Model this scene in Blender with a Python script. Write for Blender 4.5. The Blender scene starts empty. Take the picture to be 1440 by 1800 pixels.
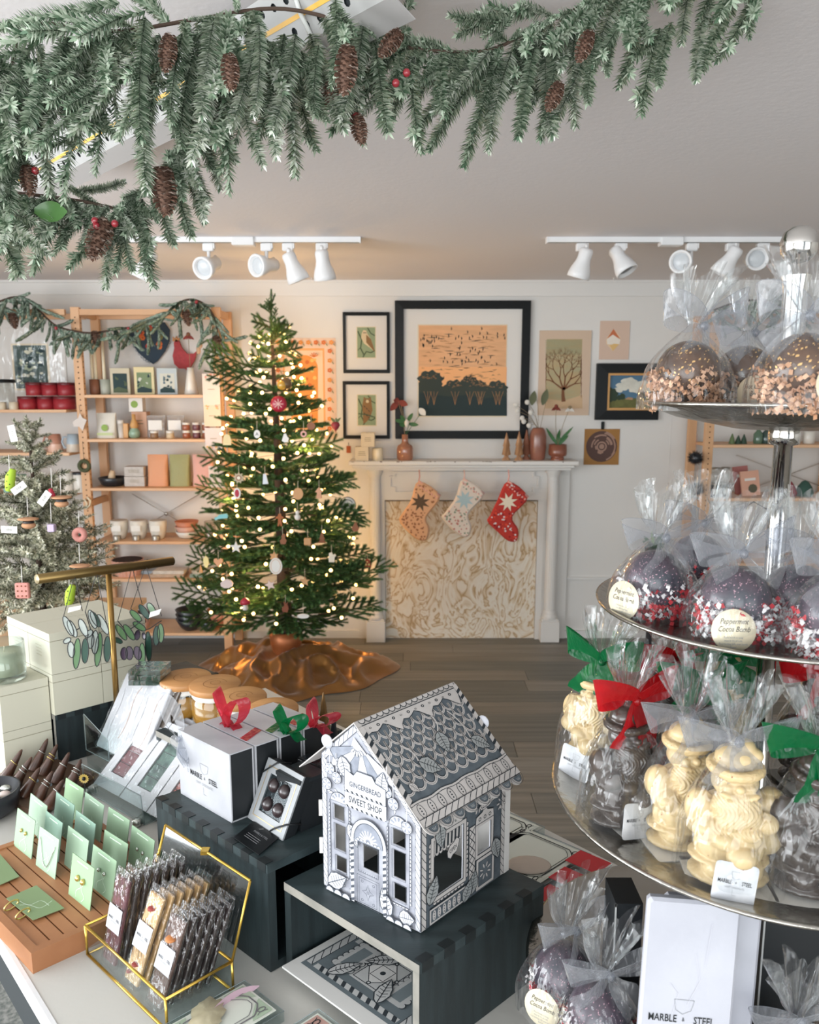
import bpy,math,random
from math import sin,cos,pi,radians,atan,tan,sqrt,hypot
from mathutils import Vector as V,Matrix,noise,Euler
from mathutils.geometry import tessellate_polygon
random.seed(7)
SC=bpy.context.scene
COL=SC.collection
# ---------------------------------------------------------------- camera
FPX,TH,EZ=1340.0,atan(215/1340),1.65
cd=bpy.data.cameras.new('camera'); cam=bpy.data.objects.new('camera',cd); COL.objects.link(cam)
cam.location=(0,0,EZ); cam.rotation_euler=(pi/2 - TH,0,0)
cd.sensor_fit='HORIZONTAL'; cd.sensor_width=36; cd.lens=36*FPX/1440; cd.clip_start=.05
cd.dof.use_dof=True; cd.dof.focus_distance=1.15; cd.dof.aperture_fstop=12.0
SC.camera=cam
# ---------------------------------------------------------------- light
w=bpy.data.worlds.new('world'); SC.world=w; w.use_nodes=True
w.node_tree.nodes['Background'].inputs[0].default_value=(.80,.88,1,1)
w.node_tree.nodes['Background'].inputs[1].default_value=0.6
vs=SC.view_settings
SC.display_settings.display_device='sRGB'
vs.view_transform='Standard'; vs.look='None'; vs.gamma=1; vs.use_curve_mapping=False
vs.exposure=0.02
SC.cycles.transparent_max_bounces=32; SC.cycles.max_bounces=8; SC.cycles.diffuse_bounces=4
SC.cycles.sample_clamp_indirect=4.0
SC.cycles.caustics_reflective=False; SC.cycles.caustics_refractive=False
def area(name,loc,rot,sx,sy,power,color):
    l=bpy.data.lights.new(name,'AREA'); l.shape='RECTANGLE'; l.size=sx; l.size_y=sy
    l.energy=power; l.color=color
    o=bpy.data.objects.new(name,l); COL.objects.link(o); o.location=loc; o.rotation_euler=rot
    return o
# daylight through the shop windows: left wall and the street front behind the camera
area('daylight_left_window',(-3.50,.55,1.33),(0,-pi/2-.36,0),1.65,3.3,185,(.94,.97,1))
area('daylight_front_window',(-1.3,-1.70,1.40),(pi/2+.34,0,0),3.4,1.7,115,(.96,.98,1))
area('daylight_front_window_right',(1.9,-1.70,1.40),(pi/2+.34,0,0),1.8,1.7,36,(.95,.98,1))

# ---------------------------------------------------------------- pixel -> place
def ray(px,py):
    u=(px-720)/FPX; v=-(py-900)/FPX
    return V((u,cos(TH)+v*sin(TH),-sin(TH)+v*cos(TH)))
def G(px,py,z):
    r=ray(px,py); t=(z-EZ)/r.z
    return V((r.x*t,r.y*t,z))
def W(px,py,y):
    r=ray(px,py); t=y/r.y
    return V((r.x*t,y,EZ+r.z*t))
def S(n,y,z=1.0): # size in metres of n pixels at that place
    return n*(y*cos(TH)-(z-EZ)*sin(TH))/FPX
# ---------------------------------------------------------------- colour and materials
def lin(c): return c/12.92 if c<=.04045 else ((c+.055)/1.055)**2.4
def hx(s,a=1.0):
    s=s.lstrip('#'); return tuple(lin(int(s[i:i+2],16)/255) for i in (0,2,4)) + (a,)
MATS={}
def mat(name,col='#808080',rough=.6,metal=0.,noise_amt=0.,noise_scale=20.,bump=0.,bump_scale=80.,col2=None,
        emit=None,es=0.,coat=0.,stretch=None,trans=0.,alpha=1.,sheen=0.,sub=0.,spec=None,attr=None,wave=None):
    if name in MATS: return MATS[name]
    m=bpy.data.materials.new(name); m.use_nodes=True; MATS[name]=m
    nt=m.node_tree; b=nt.nodes['Principled BSDF']; L=nt.links.new
    c=hx(col) if isinstance(col,str) else col
    b.inputs['Base Color'].default_value=c
    m.diffuse_color=c
    b.inputs['Roughness'].default_value=rough; b.inputs['Metallic'].default_value=metal
    if spec is not None: b.inputs['Specular IOR Level'].default_value=spec
    if coat: b.inputs['Coat Weight'].default_value=coat
    if trans: b.inputs['Transmission Weight'].default_value=trans
    if alpha<1: b.inputs['Alpha'].default_value=alpha
    if sheen: b.inputs['Sheen Weight'].default_value=sheen
    if sub:
        b.inputs['Subsurface Weight'].default_value=sub; b.inputs['Subsurface Radius'].default_value=(.01,.006,.003)
    if emit: b.inputs['Emission Color'].default_value=hx(emit); b.inputs['Emission Strength'].default_value=es
    tc=nt.nodes.new('ShaderNodeTexCoord'); mp=nt.nodes.new('ShaderNodeMapping')
    L(tc.outputs['Object'],mp.inputs['Vector'])
    if stretch: mp.inputs['Scale'].default_value=stretch
    if attr:
        a=nt.nodes.new('ShaderNodeAttribute'); a.attribute_name=attr; L(a.outputs['Color'],b.inputs['Base Color'])
    elif noise_amt or col2:
        if wave:
            n=nt.nodes.new('ShaderNodeTexWave'); n.inputs['Scale'].default_value=wave; n.inputs['Distortion'].default_value=6
            n.inputs['Detail'].default_value=3; n.inputs['Detail Scale'].default_value=1.5; out=n.outputs['Fac']
        else:
            n=nt.nodes.new('ShaderNodeTexNoise'); n.inputs['Scale'].default_value=noise_scale; n.inputs['Detail'].default_value=5
            out=n.outputs['Fac']
        L(mp.outputs[0],n.inputs['Vector'])
        r=nt.nodes.new('ShaderNodeValToRGB'); r.color_ramp.elements[0].position=.35; r.color_ramp.elements[1].position=.65
        c2=hx(col2) if col2 else tuple(x*(1-noise_amt) for x in c[:3])+(1,)
        r.color_ramp.elements[0].color=c2; r.color_ramp.elements[1].color=c
        L(out,r.inputs[0]); L(r.outputs[0],b.inputs['Base Color'])
    if bump:
        n2=nt.nodes.new('ShaderNodeTexNoise'); n2.inputs['Scale'].default_value=bump_scale; n2.inputs['Detail'].default_value=4
        L(mp.outputs[0],n2.inputs['Vector'])
        bu=nt.nodes.new('ShaderNodeBump'); bu.inputs['Strength'].default_value=bump; bu.inputs['Distance'].default_value=.01
        L(n2.outputs['Fac'],bu.inputs['Height']); L(bu.outputs[0],b.inputs['Normal'])
    return m
def film(name,tint='#ffffff',gloss=.35,base=.06,bump=.6,scale=30.,rough=.12,veil=0.,veilcol='#e8e8ec'):
    """thin clear sheet: see-through, with glossy creases and a little milky veil"""
    if name in MATS: return MATS[name]
    m=bpy.data.materials.new(name); m.use_nodes=True; MATS[name]=m; nt=m.node_tree; L=nt.links.new
    nt.nodes.clear(); N=nt.nodes.new
    out=N('ShaderNodeOutputMaterial'); tr=N('ShaderNodeBsdfTransparent'); tr.inputs[0].default_value=hx(tint)
    gl=N('ShaderNodeBsdfGlossy'); gl.inputs['Roughness'].default_value=rough; gl.inputs['Color'].default_value=(1,1,1,1)
    df=N('ShaderNodeBsdfTranslucent'); df.inputs[0].default_value=hx(veilcol)
    df2=N('ShaderNodeBsdfDiffuse'); df2.inputs[0].default_value=hx(veilcol)
    tc=N('ShaderNodeTexCoord'); n=N('ShaderNodeTexNoise'); n.inputs['Scale'].default_value=scale; n.inputs['Detail'].default_value=2
    mp=N('ShaderNodeMapping'); mp.inputs['Scale'].default_value=(1.6,1.6,.6)
    L(tc.outputs['Object'],mp.inputs[0]); L(mp.outputs[0],n.inputs['Vector'])
    bu=N('ShaderNodeBump'); bu.inputs['Strength'].default_value=bump; bu.inputs['Distance'].default_value=.02
    L(n.outputs['Fac'],bu.inputs['Height']); L(bu.outputs[0],gl.inputs['Normal'])
    lw=N('ShaderNodeLayerWeight'); lw.inputs['Blend'].default_value=.5; L(bu.outputs[0],lw.inputs['Normal'])
    pw=N('ShaderNodeMath'); pw.operation='POWER'; pw.inputs[1].default_value=min(5,max(1.6,.8/gloss)); L(lw.outputs['Facing'],pw.inputs[0])
    ma=N('ShaderNodeMath'); ma.operation='MULTIPLY_ADD'; ma.inputs[1].default_value=.75; ma.inputs[2].default_value=base
    L(pw.outputs[0],ma.inputs[0])
    mx=N('ShaderNodeMixShader'); L(ma.outputs[0],mx.inputs[0]); L(tr.outputs[0],mx.inputs[1]); L(gl.outputs[0],mx.inputs[2])
    res=mx
    if veil:
        dm=N('ShaderNodeMixShader'); dm.inputs[0].default_value=.5; L(df.outputs[0],dm.inputs[1]); L(df2.outputs[0],dm.inputs[2])
        m2=N('ShaderNodeMixShader'); m2.inputs[0].default_value=veil; L(mx.outputs[0],m2.inputs[1]); L(dm.outputs[0],m2.inputs[2]); res=m2
    L(res.outputs[0],out.inputs[0])
    return m
# ---------------------------------------------------------------- mesh builder
I4=Matrix.Identity(4)
class MB:
    def __init__(s): s.v=[]; s.f=[]; s.m=[]; s.sm=[]; s.mats=[]; s.cols=None
    def mi(s,m):
        if m not in s.mats: s.mats.append(m)
        return s.mats.index(m)
    def add(s,vs_,fs,m,smooth=False,M=None,col=None):
        o=len(s.v)
        s.v += [(M@V(p)) if M is not None else V(p) for p in vs_]
        k=s.mi(m)
        for f in fs: s.f.append([i+o for i in f]); s.m.append(k); s.sm.append(smooth)
        if col is not None:
            if s.cols is None: s.cols=[]
            s.cols += [col]*len(fs)
        return s
    def box(s,c,d,m,M=None,bev=0.):
        x,y,z=c; a,b,h=d[0]/2,d[1]/2,d[2]/2
        if bev and min(a,b,h)>bev:
            P=[]
            for sz,ins in ((-h,bev),(-h+bev,0),(h-bev,0),(h,bev)):
                A,B=a-ins,b-ins; q=bev
                P += [(x-A+q,y-B,z+sz),(x+A-q,y-B,z+sz),(x+A,y-B+q,z+sz),(x+A,y+B-q,z+sz),(x+A-q,y+B,z+sz),(x-A+q,y+B,z+sz),(x-A,y+B-q,z+sz),(x-A,y-B+q,z+sz)]
            F=[list(range(7,-1,-1)),list(range(24,32))]
            for r in range(3):
                for i in range(8): j=(i+1) % 8; F.append([r*8+i,r*8+j,r*8+8+j,r*8+8+i])
            return s.add(P,F,m,False,M)
        P=[(x+i*a,y+j*b,z+k*h) for k in (-1,1) for j in (-1,1) for i in (-1,1)]
        return s.add(P,[(0,2,3,1),(4,5,7,6),(0,1,5,4),(2,6,7,3),(0,4,6,2),(1,3,7,5)],m,False,M)
    def span(s,a,b,m,M=None,bev=0.):
        return s.box([(a[i]+b[i])/2 for i in range(3)],[abs(b[i]-a[i]) for i in range(3)],m,M,bev)
    def hexa(s,lo,hi,m,M=None): # lo, hi: 4 points each
        return s.add(list(lo)+list(hi),[(3,2,1,0),(4,5,6,7)]+[(i,(i+1) % 4,4+(i+1) % 4,4+i) for i in range(4)],m,False,M)
    def prism(s,poly,z0,z1,m,M=None,smooth=False,mside=None):
        n=len(poly)
        P=[(p[0],p[1],z0) for p in poly]+[(p[0],p[1],z1) for p in poly]
        s.add(P,[list(range(n-1,-1,-1)),list(range(n,2*n))],m,False,M)
        s.add(P,[(i,(i+1) % n,n+(i+1) % n,n+i) for i in range(n)],mside or m,smooth,M)
        return s
    def holed(s,outer,holes,z0,z1,m,M=None,mback=None,mside=None):
        rings=[outer]+holes; flat=[p for r in rings for p in r]; n=len(flat)
        tris=tessellate_polygon([[V((p[0],p[1],0)) for p in r] for r in rings])
        tr=[]
        for a,b,c in tris:
            A,B,C=flat[a],flat[b],flat[c]
            if (B[0]-A[0])*(C[1]-A[1])-(B[1]-A[1])*(C[0]-A[0])<0: a,b=b,a
            tr.append((a,b,c))
        s.add([(p[0],p[1],z1) for p in flat],tr,m,False,M)
        s.add([(p[0],p[1],z0) for p in flat],[(c,b,a) for a,b,c in tr],mback or m,False,M)
        P=[(p[0],p[1],z0) for p in flat]+[(p[0],p[1],z1) for p in flat]; F=[]; o=0
        for r in rings:
            k=len(r); F += [(o+i,o+(i+1) % k,n+o+(i+1) % k,n+o+i) for i in range(k)]; o += k
        return s.add(P,F,mside or m,False,M)
    def tube(s,pts,r,m,n=8,cap=True,M=None,col=None,closed=False):
        pts=[V(p) for p in pts]; k=len(pts); rs=r if isinstance(r,(list,tuple)) else [r]*k
        P=[]; up=None
        for i,p in enumerate(pts):
            if closed: t=pts[(i+1) % k]-pts[i-1]
            else: t=pts[min(i+1,k-1)]-pts[max(i-1,0)]
            if t.length<1e-9: t=V((0,0,1))
            t.normalize()
            if up is None: up=t.orthogonal().normalized()
            else:
                up=up-t*up.dot(t); up=up.normalized() if up.length>1e-6 else t.orthogonal().normalized()
            bi=t.cross(up)
            for j in range(n): a=2*pi*j/n; P.append(p+(up*cos(a)+bi*sin(a))*rs[i])
        F=[]
        for i in range(k if closed else k-1):
            i2=(i+1) % k
            for j in range(n): F.append((i*n+j,i*n+(j+1) % n,i2*n+(j+1) % n,i2*n+j))
        if cap and not closed: F += [list(range(n-1,-1,-1)),list(range((k-1)*n,k*n))]
        return s.add(P,F,m,True,M,col)
    def lathe(s,prof,m,n=24,M=None,c=(0,0,0),smooth=True,sx=1.,sy=1.):
        P=[]; k=len(prof)
        for r,z in prof:
            for j in range(n): a=2*pi*j/n; P.append((c[0]+r*cos(a)*sx,c[1]+r*sin(a)*sy,c[2]+z))
        F=[]
        for i in range(k-1):
            for j in range(n): F.append((i*n+j,i*n+(j+1) % n,(i+1)*n+(j+1) % n,(i+1)*n+j))
        s.add(P,F,m,smooth,M)
        caps=[]
        if prof[0][0]>1e-5: caps.append(list(range(n-1,-1,-1)))
        if prof[-1][0]>1e-5: caps.append(list(range((k-1)*n,k*n)))
        if caps: s.add(P,caps,m,False,M)
        return s
    def ball(s,c,r,m,n=12,M=None,sc=(1,1,1),R=None):
        P=[]; h=max(4,n*2//3)
        for i in range(h+1):
            t=pi*i/h
            for j in range(n):
                a=2*pi*j/n; q=V((r*sin(t)*cos(a)*sc[0],r*sin(t)*sin(a)*sc[1],-r*cos(t)*sc[2]))
                if R is not None: q=R@q
                P.append(q+V(c))
        F=[(i*n+j,i*n+(j+1) % n,(i+1)*n+(j+1) % n,(i+1)*n+j) for i in range(h) for j in range(n)]
        return s.add(P,F,m,True,M)
    def surf(s,fn,nu,nv,m,M=None,wrap=False,smooth=True):
        P=[fn(i/nu,j/nv) for j in range(nv+1) for i in range(nu+(0 if wrap else 1))]
        q=nu if wrap else nu+1
        F=[(j*q+i,j*q+(i+1) % q,(j+1)*q+(i+1) % q,(j+1)*q+i) for j in range(nv) for i in range(nu)]
        return s.add(P,F,m,smooth,M)
    def merge(s,o,M=None):
        base=len(s.v); s.v += [(M@p) if M is not None else p.copy() for p in o.v]
        for f,k,sm in zip(o.f,o.m,o.sm): s.f.append([i+base for i in f]); s.m.append(s.mi(o.mats[k])); s.sm.append(sm)
        return s
    def mesh(s,name):
        me=bpy.data.meshes.new(name); me.from_pydata([tuple(p) for p in s.v],[],s.f)
        for m in s.mats: me.materials.append(m)
        me.polygons.foreach_set('material_index',s.m); me.polygons.foreach_set('use_smooth',s.sm)
        if s.cols:
            a=me.color_attributes.new('col','FLOAT_COLOR','CORNER'); buf=[]
            for f,c in zip(s.f,s.cols):
                for _ in f: buf += c
            a.data.foreach_set('color',buf)
        me.validate(clean_customdata=False); me.update()
        return me
    def build(s,name,parent=None,world=True):
        """vertices are in world space (world=True) or already local to the parent"""
        if parent is not None and world:
            inv=WM[parent.name].inverted(); s.v=[inv@p for p in s.v]
        o=bpy.data.objects.new(name,s.mesh(name)); COL.objects.link(o)
        WM[o.name]=WM[parent.name] if parent is not None else I4
        if parent is not None: o.parent=parent
        return o
WM={}
def inst(name,me,parent=None,M=None):
    o=bpy.data.objects.new(name,me); COL.objects.link(o)
    if parent is not None: o.parent=parent
    if M is not None: o.matrix_local=M
    WM[o.name]=(WM[parent.name] if parent is not None else I4)@(M if M is not None else I4)
    return o
def tag(o,label,cat,group=None,kind=None):
    if label: o['label']=label
    if cat: o['category']=cat
    if group: o['group']=group
    if kind: o['kind']=kind
    return o
def thing(name,label,cat,loc=(0,0,0),rz=0.,group=None,M=None):
    o=bpy.data.objects.new(name,None); COL.objects.link(o); o.empty_display_size=.05
    if M is None: M=Matrix.Translation(V(loc))@Matrix.Rotation(rz,4,'Z')
    o.matrix_world=M; WM[o.name]=M.copy()
    return tag(o,label,cat,group)
def solo(mb,name,label,cat,loc,group=None,world=True):
    """a thing that is one mesh, with its origin at loc"""
    M=Matrix.Translation(V(loc))
    if world: s_inv=M.inverted(); mb.v=[s_inv@p for p in mb.v]
    o=bpy.data.objects.new(name,mb.mesh(name)); COL.objects.link(o); o.location=loc; WM[o.name]=M
    return tag(o,label,cat,group)
KIDS={}
def dup(root,M=None,label=None,group=None,loc=None,rz=None):
    def cp(o,par):
        c=o.copy(); COL.objects.link(c)
        if par is not None: c.parent=par
        for ch in list(o.children): cp(ch,c)
        return c
    r=cp(root,None)
    if M is None:
        M=Matrix.Translation(V(loc))@Matrix.Rotation(rz or 0,4,'Z')
    r.matrix_world=M; WM[r.name]=M.copy()
    if label: r['label']=label
    if group: r['group']=group
    return r
def struct(mb,name,parent=None):
    o=mb.build(name,parent)
    if parent is None: o['kind']='structure'
    return o
def stuff(o): o['kind']='stuff'; return o
def frame(o,ux,uy):
    """matrix whose x, y run along ux, uy (made square) from o and whose z faces ux x uy"""
    x=V(ux).normalized(); n=x.cross(V(uy)).normalized(); y=n.cross(x)
    M=Matrix((x,y,n)).transposed().to_4x4(); M.translation=V(o); return M
def rotz(a): return Matrix.Rotation(a,4,'Z')
def rotx(a): return Matrix.Rotation(a,4,'X')
def roty(a): return Matrix.Rotation(a,4,'Y')
def T(*a): return Matrix.Translation(V(a if len(a)==3 else a[0]))
def upto(p,d,roll=0.):
    """matrix placing +Z along d at p"""
    q=V(d).to_track_quat('Z','Y'); return Matrix.Translation(V(p))@q.to_matrix().to_4x4()@rotz(roll)
# ---------------------------------------------------------------- flat print: strokes, fills and lettering in a plane
_tc={}
def glyphs(txt,shear=0.,bold=0.):
    k=(txt,shear,bold)
    if k not in _tc:
        c=bpy.data.curves.new('t','FONT'); c.body=txt; c.size=1; c.shear=shear; c.offset=bold; c.align_x='CENTER'; c.align_y='CENTER'
        c.resolution_u=2
        o=bpy.data.objects.new('t',c); me=bpy.data.meshes.new_from_object(o)
        _tc[k]=([tuple(v.co) for v in me.vertices],[list(p.vertices) for p in me.polygons])
        bpy.data.objects.remove(o); bpy.data.curves.remove(c); bpy.data.meshes.remove(me)
    return _tc[k]
class Art:
    def __init__(s,mb,M,z=.0002,dz=.00004): s.mb,s.M,s.z,s.dz=mb,M,z,dz
    def up(s): s.z += s.dz; return s.z
    def fill(s,poly,m,z=None):
        z=z or s.up(); A=sum(poly[i-1][0]*poly[i][1]-poly[i][0]*poly[i-1][1] for i in range(len(poly)))
        if A<0: poly=poly[::-1]
        s.mb.add([(p[0],p[1],z) for p in poly],[list(range(len(poly)))],m,False,s.M)
    def rect(s,x0,y0,x1,y1,m): s.fill([(x0,y0),(x1,y0),(x1,y1),(x0,y1)],m)
    def disc(s,x,y,r,m,n=16,ry=None,rot=0.):
        ry=ry or r
        s.fill([(x+r*cos(a)*cos(rot)-ry*sin(a)*sin(rot),y+r*cos(a)*sin(rot)+ry*sin(a)*cos(rot)) for a in [2*pi*i/n for i in range(n)]],m)
    def line(s,pts,wd,m,closed=False,z=None):
        k=len(pts); L_,R_=[],[]
        ws=wd if isinstance(wd,(list,tuple)) else [wd]*k
        for i,p in enumerate(pts):
            if closed: a,b=pts[i-1],pts[(i+1) % k]
            else: a,b=pts[max(i-1,0)],pts[min(i+1,k-1)]
            dx,dy=b[0]-a[0],b[1]-a[1]; l=hypot(dx,dy) or 1
            nx,ny=-dy/l*ws[i]/2,dx/l*ws[i]/2
            L_.append((p[0]+nx,p[1]+ny)); R_.append((p[0]-nx,p[1]-ny))
        z=z or s.up(); P=[(q[0],q[1],z) for q in L_]+[(q[0],q[1],z) for q in R_]
        F=[(k+i,k+(i+1) % k,(i+1) % k,i) for i in range(k if closed else k-1)]
        s.mb.add(P,F,m,False,s.M)
    def ring(s,x,y,r,wd,m,n=16,a0=0.,a1=2*pi,ry=None):
        ry=ry or r; full=abs(a1-a0-2*pi)<1e-6; c=n if full else n+1
        s.line([(x+r*cos(a0+(a1-a0)*i/n),y+ry*sin(a0+(a1-a0)*i/n)) for i in range(c)],wd,m,closed=full)
    def text(s,t,x,y,h,m,xs=1.,rot=0.,shear=0.,bold=0.):
        vs_,fs=glyphs(t,shear,bold); z=s.up(); ca,sa=cos(rot),sin(rot)
        P=[(x+(p[0]*h*xs)*ca-p[1]*h*sa,y+(p[0]*h*xs)*sa+p[1]*h*ca,z) for p in vs_]
        s.mb.add(P,fs,m,False,s.M)
def bez(p0,p1,p2,p3=None,n=8):
    out=[]
    for i in range(n+1):
        t=i/n
        if p3 is None: out.append(tuple((1-t)**2*a+2*t*(1-t)*b+t*t*c for a,b,c in zip(p0,p1,p2)))
        else: out.append(tuple((1-t)**3*a+3*t*(1-t)**2*b+3*t*t*(1-t)*c+t**3*d for a,b,c,d in zip(p0,p1,p2,p3)))
    return out
def spline(pts,n=6):
    """smooth curve through the points"""
    P=[V(p) for p in pts]; P=[P[0]*2-P[1]]+P+[P[-1]*2-P[-2]]; out=[]
    for i in range(1,len(P)-2):
        a,b,c,d=P[i-1:i+3]
        for k in range(n):
            t=k/n; out.append(.5*((2*b)+(c-a)*t+(2*a-5*b+4*c-d)*t*t+(3*b-a-3*c+d)*t**3))
    out.append(P[-2]); return out
def rnd(a,b): return random.uniform(a,b)
# ================================================================= THE ROOM
YW,CZ=4.95,2.325
wallm=mat('wall_paint','#dedcd8',.75,bump=.12,bump_scale=14,noise_amt=.04,noise_scale=2)
ceilm=mat('ceiling_paint','#e3e0e1',.85,bump=.08,bump_scale=60)
trimm=mat('white_trim_paint','#dcdbd8',.5,bump=.05)
plm=[mat('floor_plank_%s' % n,a,.42,col2=b,noise_scale=2.6,stretch=(.6,14,1),bump=.06,bump_scale=30) for n,a,b in
       (('grey','#77736a','#625f57'),('warm','#807a6f','#6a655c'),('dark','#6e6c64','#5b5a53'),('pale','#858076','#716c64'))]
gapm=mat('floor_gap','#3f3d39',.8)
f=MB().span((-3.65,-1.8,-.05),(3.65,YW+.1,-.006),gapm); floor=struct(f,'floor')
k=0
pm={}
for j in range(33): # planks run across the room
    y0=YW-.155*(j+1)
    if y0<-.2: break
    x=-3.6-rnd(0,1.1)
    while x<3.6:
        x1=x+1.22; a,b=max(x,-3.6),min(x1,3.6)
        if b-a>.02:
            m=random.choice(plm)
            bb=MB().span((a+.0012,y0+.0012,-.006),(b-.0012,y0+.1538,0),m)
            bb.build('plank',floor)
        x=x1
f=MB().span((-3.6,-1.8,-.05),(3.6,-.2,-.001),plm[0]); f.build('floor_margin',floor)
c=MB().span((-3.65,-1.8,CZ),(3.65,YW+.1,CZ+.08),ceilm); struct(c,'ceiling')
wb=MB().span((-3.65,YW,0),(3.65,YW+.1,CZ),wallm); wall_back=struct(wb,'wall_back')
# picture rail band, seams, sill rail
b=MB()
zt0=W(900,521,YW).z
b.span((W(152,0,YW).x,YW-.018,zt0),(3.6,YW,CZ-.012),trimm)
b.span((-3.6,YW-.012,zt0+.01),(W(152,0,YW).x,YW,CZ-.004),trimm)
b.span((-3.6,YW-.028,CZ-.014),(3.6,YW,CZ),trimm); struct(b,'trim_1')
b=MB(); zz=W(1060,1016,YW).z
b.span((W(1004,0,YW).x,YW-.014,zz-.008),(3.6,YW,zz+.008),trimm); struct(b,'trim_2')
b=MB(); b.span((-3.6,YW-.02,0),(3.6,YW,.05),trimm); struct(b,'baseboard_back')
for px in (424,820,1188,530):
    b=MB(); x=W(px,600,YW).x; z0,z1=rnd(.3,.9),rnd(1.3,2.1)
    b.span((x-.002,YW-.0015,z0),(x+.002,YW,zt0),wallm); b.build('wall_seam',wall_back)
# small cup hooks on the ceiling edge
hookm=mat('white_hook','#e8e6e2',.4)
for px,hl in ((245,'under the leftmost spotlight'),(275,'just right of the leftmost spotlight'),(548,'between the last two left track spotlights'),(1079,'between the first two right track spotlights'),(1313,'left of the two near the silver finial'),(1350,'right of the two near the silver finial')):
    p=W(px,490,YW-.12); b=MB()
    b.tube([(p.x,p.y,CZ),(p.x,p.y,CZ-.018),(p.x+.006,p.y,CZ-.026),(p.x+.013,p.y,CZ-.02),(p.x+.013,p.y,CZ-.012)],.0018,hookm,6)
    b.tube([(p.x,p.y,CZ),(p.x,p.y,CZ-.003)],.006,hookm,8)
    solo(b,'cup_hook','small white ceiling cup hook, '+hl,'hook',(p.x,p.y,CZ),'cup hooks along the ceiling edge')
# side and front walls with window openings
def wall_open(name,M,wd,op):
    b=MB(); x0,x1,z0,z1=op
    b.holed([(0,0),(wd,0),(wd,CZ),(0,CZ)],[[(x0,z0),(x1,z0),(x1,z1),(x0,z1)]],-.1,0,wallm,M)
    return struct(b,name)
wl=wall_open('wall_left',frame((-3.6,-1.8,0),(0,1,0),(0,0,1)),6.75,(.6,4.0,.45,2.2))
wr=struct(MB().span((3.6,-1.8,0),(3.7,YW,CZ),wallm),'wall_right')
wf=wall_open('wall_front',frame((3.6,-1.8,0),(-1,0,0),(0,0,1)),7.2,(.6,6.7,.45,2.3))
glass=film('window_glass','#f4f8f8',.2,.04,0)
def win(name,M,op):
    x0,x1,z0,z1=op; b=MB()
    b.span((x0-.03,z0-.03,-.06),(x1+.03,z0+.04,.02),trimm,M); b.span((x0-.03,z1-.04,-.06),(x1+.03,z1+.03,.02),trimm,M)
    for x in (x0,(x0+x1)/2,x1): b.span((x-.03,z0,-.06),(x+.03,z1,.02),trimm,M)
    o=struct(b,name); g=MB().span((x0,z0,-.04),(x1,z1,-.035),glass,M); g.build('window_pane',o)
win('window_1',frame((-3.6,-1.8,0),(0,1,0),(0,0,1)),(.6,4.0,.45,2.2))
win('window_2',frame((3.6,-1.8,0),(-1,0,0),(0,0,1)),(.6,6.7,.45,2.3))

# ---------------------------------------------------------------- track lights
whm=mat('white_lamp_enamel','#e6e6e6',.35); lens=mat('frosted_lens','#c9cdd0',.3); lensd=mat('dark_lens','#6b7174',.3)
def spot(px,py,hx_,hy,face,label,dark=False):
    """px,py: where the stem meets the track; hx_,hy: pixel of the head's mouth; face = direction the mouth looks"""
    top=W(px,py,0.0+TY); top.z=CZ-.045
    t=thing('track_spotlight',label,'spotlight',top,group=None)
    b=MB(); b.box((top.x,top.y,top.z+.003),(.05,.03,.035),whm,bev=.004); b.box((top.x+.02,top.y,top.z+.008),(.018,.026,.022),whm); b.build('track_adapter',t)
    mouth=W(hx_,hy,TY-.03); d=V(face).normalized(); neck=mouth-d*.115
    b=MB(); b.tube(spline([top+V((0,0,-.012)),top+V((0,0,-.07)),neck+V((0,0,.028)),neck+d*.02],5),.008,whm,8); b.build('stem',t)
    M=upto(mouth,d)
    b=MB(); b.lathe([(.012,-.13),(.026,-.127),(.031,-.115),(.030,-.085),(.034,-.065),(.044,-.04),(.049,-.02),(.051,0),(.047,.002),(.040,0),(.038,-.014),(.0,-.014)],whm,28,M)
    b.build('lamp_head',t)
    b=MB(); b.lathe([(.0,-.008),(.02,-.009),(.036,-.0135),(.0365,-.02),(0,-.021)],lensd if dark else lens,24,M); b.build('lens',t)
    return t
TY=3.58
def track(x0,x1,cx,label):
    a,b_=W(x0,412,TY).x,W(x1,412,TY).x
    t=thing('lighting_track',label,'track',((a+b_)/2,TY,CZ))
    b=MB(); b.span((a,TY-.018,CZ-.022),(b_,TY+.018,CZ),whm); b.span((a-.006,TY-.02,CZ-.025),(a,TY+.02,CZ),whm); b.span((b_,TY-.02,CZ-.025),(b_+.006,TY+.02,CZ),whm)
    b.span((a,TY-.006,CZ-.0225),(b_,TY+.006,CZ-.022),lensd); b.build('rail',t)
    c=W(cx,412,TY).x; b=MB(); b.box((c,TY,CZ-.018),(.10,.055,.036),whm,bev=.003); b.build('power_feed',t)
track(215,632,428,'white lighting track with five spotlights, left end hidden by the pine garland')
track(963,1420,1180,'white lighting track with five spotlights behind the silver finial')
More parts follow.
